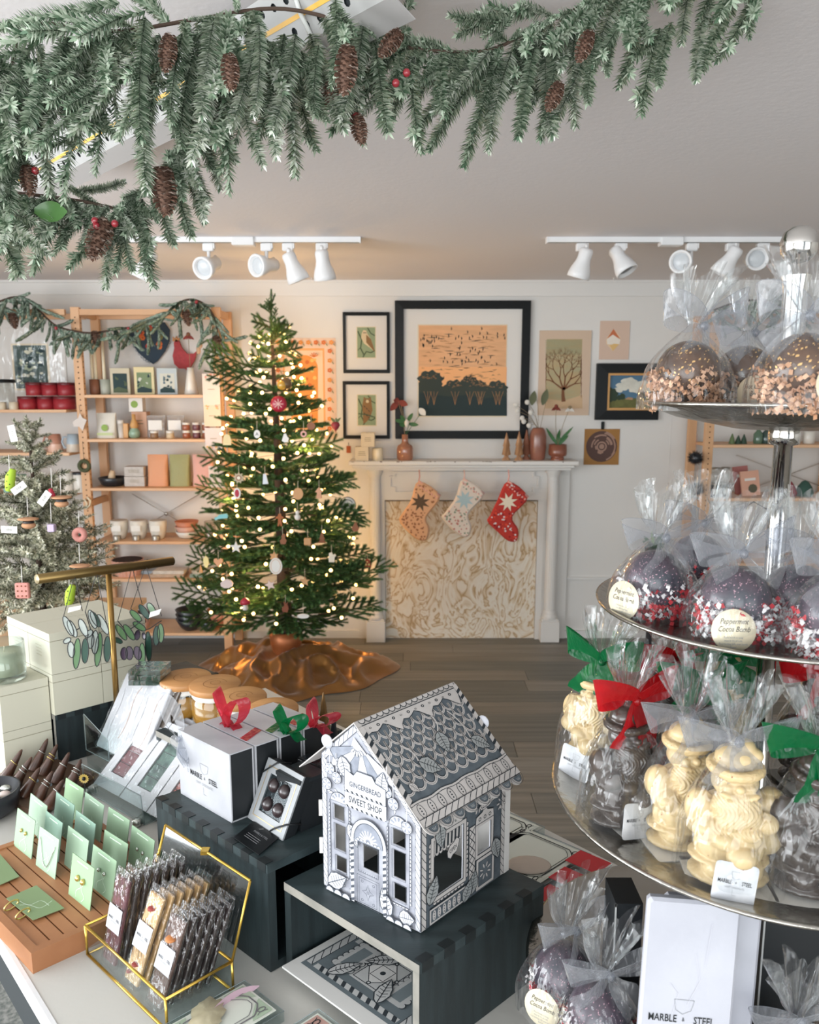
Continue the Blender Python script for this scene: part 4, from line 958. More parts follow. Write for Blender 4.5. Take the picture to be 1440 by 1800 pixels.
for k in range(16): f_=k/15; p=W(232+66*f_,602+34*sin(pi*f_),YW-.018); b.tube([p+V((.008*cos(a),0,.008*sin(a))) for a in [i*pi/4 for i in range(8)]],.0015,mat('lace_grey','#77828a',.8),4,closed=True)
stuff(b.build('lace_loop',t))
t=thing('red_bird','red quilted hen shape with a crown on the wall','wall decoration',W(322,640,YW))
wpoly('','bird_body',[(311,597),(316,600),(321,612),(330,622),(342,622),(346,618),(344,632),(336,645),(333,655),(327,648),(316,648),(308,640),(305,626),(308,612),(307,603)],mat('bird_red','#b5464a',.8,noise_amt=.2,noise_scale=60),.02,YW-.022,t)
wpoly('','wing',[(319,620),(324,626),(329,645),(325,643),(318,628)],wt,.003,YW-.026,t); wpoly('','crown',[(305,600),(305,592),(309,596),(311,591),(313,596),(317,594),(314,601)],mat('bird_crown','#c08a5a',.7),.02,YW-.022,t)
# strip of hanging cards
t=thing('hanging_notepads','strip of floral paper notepads hanging by the right shelf post','paper',W(372,655,YF-.04))
for k,(y0,y1) in enumerate(((657,712),(712,750),(752,790))):
    a,b_=W(358+k*2,y1-.5,YF-.04),W(386+k*2,y0,YF-.04); MB().span((a.x,YF-.048,a.z),(b_.x,YF-.043,b_.z),mat('note_paper_%d' % k,('#ddd3cb','#dccbb8','#d5cdd0')[k],.8)).build('paper_pad',t)
    mb=MB(); A_=Art(mb,frame((0,YF-.048,0),(1,0,0),(0,0,1)),.0006,.0001)
    for q in range(9): x,y=rnd(a.x+.01,b_.x-.01),b_.z-rnd(.004,.022) if k != 2 else a.z+rnd(.004,.02); A_.disc(x,y,rnd(.004,.008),random.choice([mat('floral_pink','#d59a86',.8),mat('floral_ochre','#dcb377',.8)]),6)
    A_.line([((a.x+b_.x)/2-.02,(a.z+b_.z)/2),((a.x+b_.x)/2+.02,(a.z+b_.z)/2)],.003,lbl); stuff(mb.build('floral_print',t))
# things hung on the left post
px_=150
t=thing('wreath_ornament','small dark wreath hanging on the left pine post','ornament',W(147,806,YF-.03)); b=MB(); c=W(148,819,YF-.03)
b.tube([c+V((.03*cos(a),0,.03*sin(a))) for a in [i*pi/8 for i in range(16)]],.012,mat('wreath_green','#4b5138',.9,bump=.5),7,closed=True); b.build('wreath_ring',t); MB().tube([c+V((0,0,.03)),c+V((0,0,.15))],.001,black,4).build('string',t)
t=thing('paper_star','pale folded paper star hanging on the left pine post','ornament',W(140,728,YF-.03))
wpoly('','star_body',[(128,742),(138,735),(141,726),(145,734),(153,738),(149,748),(146,757),(140,750),(131,750)],mat('star_paper','#d8cfc8',.8),.006,YF-.035,t); MB().tube([W(141,728,YF-.03),W(139,712,YF-.03)],.0012,black,4).build('string',t)
t=thing('cookie_cutter','cream horseshoe shaped ornament on the left pine post','ornament',W(153,878,YF-.03)); b=MB(); b.tube([W(x,y,YF-.03) for x,y in ((148,877),(153,885),(151,895),(158,888),(159,880),(153,874))],.006,cream,8); b.build('ornament_body',t)
# right unit contents ---------------------------------------------------
z=zsr[0]
for k,(px,h,m) in enumerate(((1292,18,green),(1303,15,blackc),(1313,17,blackc))):
    c=on(z,px,4.68); b=MB(); b.lathe([(.02,0),(.013,S(h,4.7)*.5),(.002,S(h,4.7))],mat('figure_green','#2f4636',.6) if k else mat('figure_moss','#5c7048',.6),14,c=c); solo(b,'cone_figure',('moss green cone figure under the top cake tier','dark green cone figure, first right of the moss green one','dark green cone figure, second right of the moss green one')[k],'figurine',c)
for px,m,lab in ((1338,'#56705c','green glass bottle on the right shelf under the top tier'),(1352,'#3c4f4a','dark green bottle beside the green one')):
    c=on(z,px,4.70); b=MB(); b.lathe([(.025,0),(.028,.01),(.028,.06),(.012,.08),(.012,.11),(0,.11)],mat('bottle_'+m[1:],m,.2,coat=.4),18,c=c); solo(b,'green_bottle',lab,'bottle',c)
for px,lab in ((1403,'white pot just right of the silver pole'),(1428,'white pot at the right picture edge')):
    c=on(z,px,4.70); lath('white_pot','pot_body',[(.03,0),(.034,.004),(.034,.075),(.03,.078),(0,.07)],ceramw,c,lab,'pot')
z=zsr[1]
for px,y,r,lab in ((1266,4.66,0,'glass jar with dark filling and white label, left on the lower right shelf'),(1284,4.68,0,'glass jar with dark filling and white label, second on the lower right shelf'),(1267,4.67,1,'clear glass jar stacked on the leftmost labelled jar'),(1284,4.69,1,'clear glass jar stacked on the second labelled jar')):
    c=on(z+r*.092,px,y); t=thing('spice_jar',lab,'jar',c); MB().lathe([(.027,0),(.03,.004),(.03,.07),(.024,.076),(.024,.078)],clearj if r else mat('dark_filling','#3b4446',.2,coat=.6),20,c=c).build('glass_body',t); MB().lathe([(.027,.0),(.027,.012),(0,.013)],mat('tin_lid','#a8a7a2',.35,.7),20,c=c+V((0,0,.078))).build('lid',t)
    if not r: mb=MB(); Art(mb,frame((c.x,c.y-.0305,c.z),(1,0,0),(0,0,1)),.0004).rect(-.016,.02,.016,.05,jarw); mb.build('printed_label',t)
def booky(px,w_,h_,m,label,lean,y=4.72,cat='book'):
    c=on(z,px,y); t=thing('card_book',label,cat,c); M=T(c)@roty(lean)@rotx(-.15); W_,H_=S(w_,4.7),S(h_,4.7); MB().box((0,0,H_/2+.002),(W_,.014,H_),m,M).build('cover',t)
    mb=MB(); A_=Art(mb,M@frame((0,-.0075,0),(1,0,0),(0,0,1)),.0004,.0003); A_.rect(-W_*.3,H_*.62,W_*.3,H_*.72,jarw); A_.disc(W_*.1,H_*.3,W_*.25,mat('book_dark_print','#5c5a48',.8),9); mb.build('printed_cover',t)
booky(1318,26,50,mat('book_rose','#b0716c',.7),'rose coloured book leaning on the lower right shelf',-.12,4.78); booky(1333,32,44,mat('book_peach','#d6a48c',.7),'peach illustrated card book leaning in front of the rose one',-.1,4.70)
for px,m,lab in ((1398,'#8c3a42','dark red soft toy shape right of the silver pole'),(1428,'#3c5a50','dark green soft toy shape at the right picture edge')):
    c=on(z,px,4.70); b=MB(); b.lathe([(.045,0),(.055,.02),(.04,.06),(.02,.09),(0,.1)],mat('felt_'+m[1:],m,.95,bump=.4),16,c=c); solo(b,'felt_gnome',lab,'toy',c)
# clothes hanger, pompoms
t=thing('black_pompom','black fluffy pompom, upper of two on the right pine post','pompom',W(1222,805,YF-.05)); 
def pom(px,py,lab,t=None):
    c=W(px,py,YF-.05); t=thing('black_pompom',lab,'pompom',c); b=MB(); b.ball(c,.036,blackc,10); r_=random.Random(int(py))
    for q in range(420):
        d=V((r_.gauss(0,1),r_.gauss(0,1),r_.gauss(0,1))).normalized(); s_=d.orthogonal().normalized()*.002; e_=c+d*r_.uniform(.045,.056); b.add([c+d*.03-s_,c+d*.03+s_,e_],[(0,1,2)],mat('black_yarn','#15181a',.95))
    stuff(b.build('yarn_fluff',t)); MB().tube([c+V((0,0,.04)),c+V((.01,.02,.14))],.0012,pinkc,4).build('cord',t)
bpy.data.objects.remove(t); pom(1223,805,'black fluffy pompom, upper of two on the right pine post'); pom(1224,860,'black fluffy pompom, lower of two on the right pine post')
t=thing('clothes_hanger','dark wire hanger under the lower right shelf','hanger',W(1326,884,4.7)); b=MB(); b.tube([W(1301,897,4.7),W(1325,882,4.7),W(1352,897,4.7)],.004,blackc,6); b.build('hanger_arm',t)
z=zsr[2]
c=W(1156,962,4.7); c=V((c.x,4.78,0)); t=thing('potted_plant','small green plant on a dark stand between the cake tiers','plant',c); zt=W(1156,956,4.78).z
MB().lathe([(.09,0),(.02,.02),(.015,.5),(.015,zt-.12),(.06,zt-.11),(.06,zt-.10)],blackc,20,c=c).build('stand',t); MB().lathe([(.04,0),(.055,.08),(.05,.08),(0,.07)],mat('pot_black_green','#2c3a30',.5),20,c=c+V((0,0,zt-.10))).build('pot',t)
b=MB(); top=c+V((0,0,zt-.03))
for k in range(16): a=k*2.4; leaf(b,top,top+V((.07*cos(a),.06*sin(a),rnd(.02,.1))),.03,stemg,.01)
leaf(b,top,W(1146,932,4.78),.02,mat('fresh_shoot','#86b45c',.5)); b.build('leaf',t)
# ================================================================= CONIFERS
needlem=mat('needles','#6f8c78',.65,attr='col'); barkm=mat('bark','#4a3a30',.9); 
def C3(h): return hx(h)
def sprig(L,nl,n,cols,rnd_,spread=1.0,wid=.0011,sides=0,bend=.1,tipfwd=.55,stemcol='#3f4a3a'):
    """a conifer shoot along +Z: thin stem and needles all round"""
    mb=MB(); mb.cols=[]
    pts=[V((bend*L*(t/8)**2,0,L*t/8)) for t in range(9)]
    mb.tube(pts,[.0016*(1-.6*t/8) for t in range(9)],needlem,4,col=C3(stemcol))
    def at(t): k=min(int(t*8),7); return pts[k].lerp(pts[k+1],t*8-k)
    strands=[(at,L,1.)]
    for s_ in range(sides):
        t0=.15+.6*s_/max(1,sides-1); o=at(t0); a=rnd_.uniform(0,6.28) if sides<5 else (0 if s_ % 2 else pi)+rnd_.uniform(-.3,.3)
        l2=L*(1-t0)*rnd_.uniform(.4,.6); d=V((cos(a)*.6,sin(a)*.35,.8)).normalized()
        mb.tube([o,o+d*l2],[.0011,.0006],needlem,3,col=C3(stemcol)); strands.append((lambda t,o=o,d=d,l2=l2: o+d*l2*t,l2,.9))
    tot=sum(s_[1] for s_ in strands)
    for fn,ln,k in strands:
        m_=int(n*ln/tot)
        for i in range(m_):
            t=(i+.5)/m_; p=fn(t); d=(fn(min(1,t+.02))-fn(max(0,t-.02))).normalized()
            o1=d.orthogonal().normalized(); a=i*2.399+rnd_.uniform(-.3,.3); out=o1*cos(a)+d.cross(o1)*sin(a)
            l=nl*k*rnd_.uniform(.75,1.15)*(1 if t<.9 else .75); tip=p+(out*spread+d*(tipfwd+.6*max(0,t-.85)*6)).normalized()*l
            s_=d.cross(out).normalized()*wid; c=rnd_.choice(cols)
            mb.add([p-s_,p+s_,p+(tip-p)*.55+s_*1.1+out*.0006,tip,p+(tip-p)*.55-s_*1.1],[(0,1,2,4),(4,2,3)],needlem,False,None,C3(c))
    return mb.mesh('conifer_sprig')
R_=random.Random(21)
# ---------------------------------------------------------------- foreground frosted garland
frost=['#d3d8c8','#c3ccb8','#dfe2d6','#b0bda6','#9bac94','#8b9d84','#70866f','#bac4b0','#e9ebe2','#7e927a','#586f56','#d6dccc','#e2e6da']
frost2=['#a7b59f','#92a38b','#80937b','#bcc7b3','#637a60','#cdd6c3','#506b52','#a8b7a0']
gm=[sprig(L,.019,int(L*2600),c,R_,1.,.0018,sd,bd) for L,c,sd,bd in ((.15,frost,0,.15),(.20,frost,3,.2),(.24,frost,5,.22),(.17,frost2,0,.12),(.21,frost2,4,.2),(.26,frost,6,.15),(.13,frost2,2,.1))]
gl_=[.15,.20,.24,.17,.21,.26,.13]
gY=1.30
gar=thing('frosted_pine_garland','frosted pine garland with cones hanging across the top of the view','garland',W(500,60,gY))
stems=[[(-90,60,1.25),(60,40,1.28),(200,55,1.3),(340,35,1.32),(480,15,1.32),(590,35,1.32),(680,75,1.35),(770,90,1.38),(860,88,1.4),(940,50,1.4),(1050,0,1.4),(1180,-50,1.4),(1330,-130,1.4)],
         [(345,150,1.36),(330,240,1.38),(290,290,1.4),(250,330,1.42),(215,365,1.42),(150,355,1.42),(80,345,1.42),(-60,330,1.4)],
         [(30,60,1.3),(10,200,1.32),(-20,350,1.34)]]
SP=[[W(x,y,Y) for x,y,Y in s] for s in stems]
for s in SP: MB().tube(spline(s,6),.003,barkm,8).build('garland_stem',gar)
invG=WM[gar.name].inverted(); nspr=0
def hang(p,px,py,Y,kind=None,fit=True):
    """hang one sprig from p with its tip at a place"""
    global nspr
    q=W(px,py,Y); d=q-p; L_=d.length; k=kind if kind is not None else min(range(7),key=lambda i: abs(gl_[i]-L_)+R_.uniform(0,.05))
    sc=L_/gl_[k] if fit else 1; 
    M=invG@upto(p,d,R_.uniform(0,6.28))@Matrix.Diagonal((min(sc,1.15),)*2+(sc,1)); inst('sprig',gm[k],gar,M); nspr += 1
def clear(x,y): # gaps in the garland where the rail shows
    return not ((476<x<575 and y<125) or (70<x<345 and abs(y-(322-(x-48)*.5))<48))
def along(s,t):
    n=len(s)-1; k=min(int(t*n),n-1); f=t*n-k; a,b_=s[k],s[k+1]; return [a[i]+(b_[i]-a[i])*f for i in range(3)]
# explicit long tips (start px, end px)
tips=[((255,20),(0,85),1.2),((210,5),(20,40),1.22),((110,95),(0,250),1.25),((95,150),(10,330),1.26),((150,80),(60,215),1.24),((170,110),(75,330),1.25),((215,90),(95,300),1.24),((235,100),(140,245),1.22),
        ((200,70),(165,290),1.25),((265,110),(230,330),1.24),((280,60),(200,230),1.22),((255,30),(225,240),1.20),((300,70),(215,285),1.23),((320,60),(285,210),1.23),((340,90),(300,250),1.26),((60,150),(85,330),1.27),((130,130),(190,245),1.26),
        ((375,40),(345,210),1.24),((390,70),(350,300),1.26),((400,60),(395,320),1.25),((410,110),(440,305),1.28),((450,60),(430,230),1.24),((455,40),(470,200),1.23),((470,70),(480,290),1.28),((500,60),(470,245),1.27),((505,100),(525,295),1.28),((520,60),(500,240),1.26),((530,90),(560,215),1.28),((545,60),(600,240),1.3),((560,80),(540,200),1.27),
        ((590,0),(600,130),1.22),((610,30),(585,145),1.22),((640,30),(625,215),1.28),((660,80),(680,240),1.3),((690,90),(600,245),1.33),((720,110),(730,260),1.32),((730,100),(640,200),1.33),((735,110),(680,200),1.33),
        ((830,110),(715,225),1.36),((860,110),(740,245),1.36),((880,100),(808,278),1.36),((900,90),(840,248),1.36),((860,90),(775,205),1.34),((940,80),(905,247),1.36),((960,60),(950,245),1.38),((985,50),(965,235),1.36),((1010,50),(1000,210),1.36),((1030,90),(985,230),1.36),((1050,60),(1020,180),1.36),
        ((1130,20),(1100,148),1.38),((1160,50),(1115,192),1.38),((1180,40),(1145,150),1.38),((1240,20),(1205,143),1.4),((1290,0),(1220,120),1.4),((1335,-10),(1270,100),1.4),((1330,-30),(1310,60),1.4),((1080,60),(1060,130),1.36),((1105,20),(1050,110),1.35),
        ((925,20),(800,50),1.38),((900,35),(790,40),1.36),((720,60),(640,0),1.36),((960,20),(830,25),1.4),
        ((325,230),(375,395),1.38),((320,240),(340,390),1.38),((300,290),(330,420),1.4),((330,220),(310,380),1.37),((345,200),(400,320),1.37),((340,180),(420,290),1.36),
        ((270,320),(300,435),1.4),((240,350),(262,470),1.41),((230,370),(200,480),1.41),((210,370),(165,497),1.41),((200,375),(120,470),1.41),((180,370),(100,420),1.41),((170,360),(60,395),1.41),((120,350),(50,475),1.41),((60,345),(10,480),1.41),((90,350),(25,440),1.41),((40,340),(5,420),1.41),((140,335),(220,335),1.42),((120,330),(185,360),1.42),((250,350),(255,500),1.40),((100,340),(30,370),1.41),((230,380),(190,455),1.4),((210,380),(230,480),1.4)]
for (ax,ay),(bx,by),Y in tips: hang(W(ax,ay,Y+.02),bx,by,Y)
# filling shoots along the stems
for s,n,mode in ((stems[0],125,0),(stems[1],34,1),(stems[2],26,2)):
    for i in range(n):
        t=(i+R_.random())/n
        if mode==0: t=t**1.12
        x,y,Y=along(s,t); p=W(x,y,Y)
        if mode==0:
            if x<330: dx,dy=R_.uniform(-110,40),R_.uniform(60,190)
            elif x<620: dx,dy=R_.uniform(-50,50),R_.uniform(80,190)
            elif x<860: dx,dy=R_.uniform(-90,10),R_.uniform(50,120)
            else: dx,dy=R_.uniform(-80,-10),R_.uniform(70,150)
            if R_.random()<.22: dx,dy=R_.uniform(-120,60),R_.uniform(-90,10)
        elif mode==1: dx,dy=R_.uniform(-60,40),R_.uniform(40,100)
        else: dx,dy=R_.uniform(-60,90),R_.uniform(60,130)
        if mode==2 or (mode==0 and x<220): o=R_.uniform(0,80); p=W(x+R_.uniform(-20,30),y+o,Y)
        else: o=0
        if clear(x+dx,y+dy+o) and clear(x+dx/2,y+o+dy/2): hang(p,x+dx,y+dy+o,Y+R_.uniform(-.08,.03))
# second, lower tier in the thick part of the garland
for i in range(44):
    x=R_.uniform(-20,600); y=R_.uniform(70,150); Y=R_.uniform(1.28,1.36)
    if 110<x<300 and y>110: continue
    tx,ty=x+R_.uniform(-60,30),y+R_.uniform(80,150)
    if clear(tx,ty): hang(W(x,y,Y),tx,ty,Y-.02)
conem=mat('pine_cone','#80604f',.8,noise_amt=.35,noise_scale=60); conef=mat('pine_cone_frost','#b09a8c',.9,noise_amt=.3,noise_scale=90)
def cone_mesh(L,r,name='pine_cone'):
    mb=MB(); rr=random.Random(8); mb.lathe([(0,0),(r*.5,L*.1),(r*.55,L*.5),(r*.3,L*.9),(0,L)],conem,10)
    n=88
    for i in range(n):
        t=(i+.5)/n; z=L*t; a=i*2.399; R2=r*(sin(pi*min(1,.12+t*.86))**.6); d=V((cos(a),sin(a),.0)); s_=V((-sin(a),cos(a),0)); w_=r*.30*(1-.4*t)
        o=d*R2*.45+V((0,0,z)); e=d*R2+V((0,0,z+L*.045)); mb.add([o-s_*w_*.6,o+s_*w_*.6,e+s_*w_-V((0,0,.002)),e+V((0,0,L*.025))+d*r*.06,e-s_*w_-V((0,0,.002))],[(0,1,2,3,4)],conef if i % 3==0 else conem)
        mb.add([o-V((0,0,.0015))-s_*w_*.6,o-V((0,0,.0015))+s_*w_*.6,e+s_*w_-V((0,0,.004)),e-s_*w_-V((0,0,.004))],[(3,2,1,0)],conem)
    return mb.mesh(name)
cm1,cm2=cone_mesh(.085,.024),cone_mesh(.1,.026)
for x0,y0,x1,y1,Y,m in ((285,292,292,378,1.33,cm1),(188,385,160,455,1.37,cm1),(612,80,605,165,1.2,cm2),(300,60,290,125,1.22,cm2),(403,95,405,130,1.16,cm1),(1038,55,1022,95,1.3,cm1),(590,140,580,165,1.3,cm1),(625,200,630,222,1.3,cm1),(985,145,975,168,1.34,cm1),(705,55,692,70,1.25,cm1),(48,290,50,310,1.3,cm1)):
    p,q=W(x0,y0,Y),W(x1,y1,Y); inst('pine_cone',m,gar,invG@upto(p,q-p)@Matrix.Scale((q-p).length/(.085 if m is cm1 else .1) if (q-p).length>.04 else .55,4))
berry=mat('red_berry','#9c2f38',.3,coat=.4)
bm=MB().ball((0,0,0),.0065,berry,8).mesh('berry')
for x,y,Y in ((167,388,1.36),(170,397,1.36),(202,393,1.36),(696,146,1.3),(715,128,1.3),(626,205,1.3),(62,300,1.3)): inst('berry',bm,gar,invG@T(W(x,y,Y)))
b=MB(); leaf(b,W(60,370,1.36),W(118,372,1.36),.035,mat('holly_leaf','#5c8a4a',.4,coat=.3),.004); b.build('green_leaf',gar)

# ---------------------------------------------------------------- the lit Christmas tree
TX,TYY=W(503,1120,4.28).x,4.28
fir=['#3f6335','#4d7540','#34552f','#5c8448','#2c4a2c','#6b8f52']
def bough(L,rr,nfing,nden=2300):
    """flat fir bough along +Z with fingers to both sides (in the XZ plane)"""
    mb=MB(); mb.cols=[]
    P=[V((0,-.10*L*(t/6)+.14*L*(t/6)**2,L*t/6)) for t in range(7)]
    mb.tube(P,[.0045*(1-.7*t/6) for t in range(7)],needlem,4,col=C3('#5b4a35'))
    def at(t): k=min(int(t*6),5); return P[k].lerp(P[k+1],t*6-k)
    st=[(lambda t: at(.12+.88*t),L*.88)]
    for i in range(nfing):
        t0=.22+.68*i/nfing; o=at(t0); s_=1 if i % 2 else -1; l2=L*(.40*(1-t0)+.12)*rr.uniform(.8,1.2); d=V((s_*rr.uniform(.55,.8),rr.uniform(-.05,.3),.75)).normalized()
        mb.tube([o,o+d*l2],[.0025,.0012],needlem,3,col=C3('#5b4a35')); st.append((lambda t,o=o,d=d,l2=l2: o+d*l2*t,l2))
        if l2>.09:
            for s2 in (-1,1):
                o2=o+d*l2*.5; d2=(d+V((s2*.7*s_ if s2>0 else -s_*.7,.1,.2))).normalized(); l3=l2*.38; st.append((lambda t,o=o2,d=d2,l=l3: o+d*l*t,l3))
    for fn,ln in st:
        m_=int(ln*nden)
        for i in range(m_):
            t=(i+.5)/m_; p=fn(t); d=(fn(min(1,t+.02))-fn(max(0,t-.02))).normalized(); o1=d.orthogonal().normalized(); a=i*2.399; out=o1*cos(a)+d.cross(o1)*sin(a)
            l=.017*rr.uniform(.8,1.15); tip=p+(out+d*1.05).normalized()*l; s_=d.cross(out).normalized()*.0013; mb.add([p-s_,p+s_,tip],[(0,1,2)],needlem,False,None,C3(rr.choice(fir)))
    return mb.mesh('fir_bough')
R3=random.Random(5)
bl=[.16,.26,.38,.50,.60]; BM=[[bough(L,R3,n) for _ in range(2)] for L,n in zip(bl,(6,9,12,14,16))]
tree=thing('christmas_tree','real fir Christmas tree covered in warm lights left of the mantel','christmas tree',(TX,TYY,0))
ztop=W(474,510,TYY).z; topx=W(474,510,TYY).x
def axis(z): f=z/ztop; return V((TX+(topx-TX)*f**1.3,TYY,z))
MB().tube([axis(z) for z in (.03,.5,1.0,1.5,ztop-.22)],[.045,.038,.028,.016,.006],barkm,10).build('trunk',tree)
invT=WM[tree.name].inverted(); 
def zpy(py): return W(500,py,TYY).z
prof=[(520,.02),(560,.10),(600,.14),(650,.20),(700,.27),(760,.33),(820,.37),(880,.41),(940,.45),(1000,.50),(1050,.50),(1085,.40)]
def trad(z):
    for i in range(len(prof)-1):
        z0,z1=zpy(prof[i][0]),zpy(prof[i+1][0])
        if z1<=z<=z0: f=(z0-z)/(z0-z1); return prof[i][1]*(1-f)+prof[i+1][1]*f
    return .1
ends=[]; a=0.
levels=[]
py=548
while py<1085: levels.append(py); py += 19+(py-540)*.012
for li,py in enumerate(levels):
    z=zpy(py); nb=2 if py<600 else (4 if py<700 else 7)
    for k in range(nb):
        a += 2.399; r=trad(z)*R3.uniform(.82,1.1); back=sin(a)>.3
        if back: r=min(r,.52)
        r=max(r,.1); k2=min(range(5),key=lambda i: abs(bl[i]-r)); el=R3.uniform(.0,.25)-(.18 if py>900 else 0)+(.35 if py<640 else 0)
        d=V((cos(a),sin(a),el)); me=BM[k2][R3.randrange(2)]
        zax=d.normalized(); xax=V((-sin(a),cos(a),0)); yax=zax.cross(xax); Mx=Matrix((xax,yax,zax)).transposed().to_4x4(); Mx.translation=axis(z)
        if nspr<99999: inst('bough',me,tree,invT@Mx@Matrix.Scale(r/bl[k2],4)); ends.append((axis(z),zax,r))
# crown leader
for k in range(4):
    z=ztop-.06-k*.03; a=k*2.4; zax=V((cos(a)*.5,sin(a)*.5,1)).normalized(); Mx=upto(axis(z-.02),zax,R3.uniform(0,6)); inst('bough',BM[0][k % 2],tree,invT@Mx@Matrix.Scale(.42+.05*k,4))
lead=sprig(.2,.017,420,fir,R3,.8,.0013,0,.02); inst('leader_shoot',lead,tree,invT@T(axis(ztop-.2)))
# hand-placed outer boughs (tips seen in the photograph)
for px,py,sx,sy in ((360,612,470,660),(362,650,475,680),(600,775,520,790),(625,845,530,850),(645,905,540,905),(640,912,530,930),(686,990,560,1040),(670,1062,560,1080),(304,1032,430,1060),(322,1075,440,1085),(335,938,440,960),(330,975,430,1010),(345,850,440,880),(350,800,440,820),(638,1000,560,1020),(655,970,560,985),(500,565,476,590),(512,572,476,600),(446,565,474,575),(440,622,474,640),(528,612,478,620)):
    q,p=W(px,py,TYY-.18),W(sx,sy,TYY-.02); d=q-p; L_=d.length; k2=min(range(5),key=lambda i: abs(bl[i]-L_)); zax=d.normalized(); xax=V((0,1,0)).cross(zax).normalized(); xax=(xax*.8+V((0,.6,0))).normalized(); yax=zax.cross(xax).normalized(); xax=yax.cross(zax)
    Mx=Matrix((xax,yax,zax)).transposed().to_4x4(); Mx.translation=p; inst('bough',BM[k2][0],tree,invT@Mx@Matrix.Scale(L_/bl[k2],4)); ends.append((p,zax,L_))
# string of lights
bulb_glow=mat('warm_bulb','#fff0cc',.3,emit='#ffc978',es=9)
wireg=mat('green_wire','#2c3b28',.6); lights=thing('string_lights','string of warm white lights wound through the Christmas tree','string lights',axis(.6)); invL=WM[lights.name].inverted()
bme=MB().ball((0,0,0),.0095,bulb_glow,8).mesh('bulb'); pts=[]
R4=random.Random(12); NB=250; i=0
for i in range(NB):
    f=(i+.5)/NB; py=575+(1080-575)*f**.80; z=zpy(py); a=i*.62+R4.uniform(-.25,.25); r=trad(z)*R4.uniform(.45,1.0)
    if sin(a)>.2: r=min(r,.42)
    p=axis(z)+V((r*cos(a),r*sin(a),R4.uniform(-.02,.03))); pts.append(p); inst('bulb',bme,lights,invL@T(p))
wirep=spline([p+V((0,0,-.008)) for p in pts],2); mb=MB(); mb.tube(wirep,.0013,wireg,3); mb.build('wire',lights)
for i in range(8,NB,24):
    l=bpy.data.lights.new('bulb_light','POINT'); l.energy=3.6; l.color=(1,.58,.22); l.shadow_soft_size=.03
    o=bpy.data.objects.new('bulb_light',l); COL.objects.link(o); o.location=pts[i]+(pts[i]-axis(pts[i].z)).normalized()*.03
# ---------------------------------------------------------------- ornaments on the fir
def orn(name,label,px,py,builder,Y=None,string=.035,mat_s=None):
    Y=Y or TYY-.50*min(1,trad(zpy(py)) / .5)
    c=W(px,py,Y); t=thing(name,label,'ornament',c); builder(t,c)
    MB().tube([c+V((0,0,string*.4)),c+V((0,.004,string+.03))],.0011,mat_s or cream,4).build('string',t); return t
def flat(pts,th=.006,m=None,part='ornament_body',sc=.001,extra=None):
    def f_(t,c):
        A2=[(x*sc,y*sc) for x,y in pts]
        if sum(A2[i-1][0]*A2[i][1]-A2[i][0]*A2[i-1][1] for i in range(len(A2)))<0: A2=A2[::-1]
        M=T(c)@frame((0,0,0),(1,0,0),(0,0,1)) ; MB().prism(A2,-th/2,th/2,m,M).build(part,t)
        if extra: mb=MB(); extra(Art(mb,M,th/2+.0003,.0002)); mb.build('painted_detail',t)
    return f_
def circ(r,n=20,ry=None): return [(r*cos(2*pi*i/n),(ry or r)*sin(2*pi*i/n)) for i in range(n)]
def starp(r,r2,n=5,a0=pi/2): return [((r if i % 2==0 else r2)*cos(a0+pi*i/n),(r if i % 2==0 else r2)*sin(a0+pi*i/n)) for i in range(2*n)]
def ballb(r,m,sc=(1,1,1)):
    def f_(t,c): MB().ball(c,r,m,20,sc=sc).build('ornament_body',t); MB().lathe([(.007,0),(.007,.008),(0,.009)],gold,10,c=c+V((0,0,r*sc[2]-.002))).build('cap',t)
    return f_
ored=mat('ornament_red','#a9223a',.35); ocream=mat('ornament_cream','#e3d8c4',.7); obrown=mat('ornament_brown','#8d5a3c',.6); owhite=mat('ornament_white','#dfdcd6',.6); opink=mat('ornament_pink','#d9a79d',.6); otan=mat('ornament_tan','#c99a6c',.7); oyel=mat('ornament_yellow','#e3cf7a',.6)
orn('red_bauble','round red bauble with a white snowflake high on the tree',490,710,lambda t,c: (MB().lathe([(0,-.014),(.03,-.012),(.043,0),(.03,.012),(0,.014)],ored,28,T(c)@rotx(pi/2)).build('ornament_body',t),
    (lambda mb: ([Art(mb,T(c)@frame((0,-.0145,0),(1,0,0),(0,0,1)),.0006+.0001*k,.0001).line([(-.026*cos(k*pi/4),-.026*sin(k*pi/4)),(.026*cos(k*pi/4),.026*sin(k*pi/4))],.004,opink) for k in range(4)],mb.build('snowflake',t)))(MB())))
orn('globe_ornament','glass globe with a dark top above the red bauble',501,675,lambda t,c: (MB().ball(c,.037,mat('smoke_glass','#6d5434',.12,coat=.8),20).build('ornament_body',t),MB().ball(c+V((-.012,-.02,-.006)),.026,mat('amber_globe','#c99a3c',.2,coat=.6),14).build('amber_swirl',t)))
orn('beet_ornament','dark red beet ornament on the right tip beside the owls',590,748,lambda t,c: (MB().lathe([(0,-.045),(.004,-.03),(.016,-.018),(.024,0),(.018,.014),(0,.018)],mat('beet','#8c2a35',.5),16,c=c).build('ornament_body',t),[leaf_b(t,c) for _ in (0,)]) ,Y=TYY-.1)if False else None
def beet(t,c):
    MB().lathe([(0,-.045),(.004,-.03),(.016,-.018),(.024,0),(.018,.014),(0,.018)],mat('beet','#8c2a35',.5),16,c=c).build('ornament_body',t); b=MB()
    for a in (-.5,.1,.6): leaf(b,c+V((0,0,.012)),c+V((.025*a*2,0,.04)),.014,mat('beet_leaf','#5c6a3a',.6))
    b.build('leaf_top',t)
orn('beet_ornament','dark red beet ornament on the right tip beside the owl pictures',590,747,beet,Y=TYY-.1)
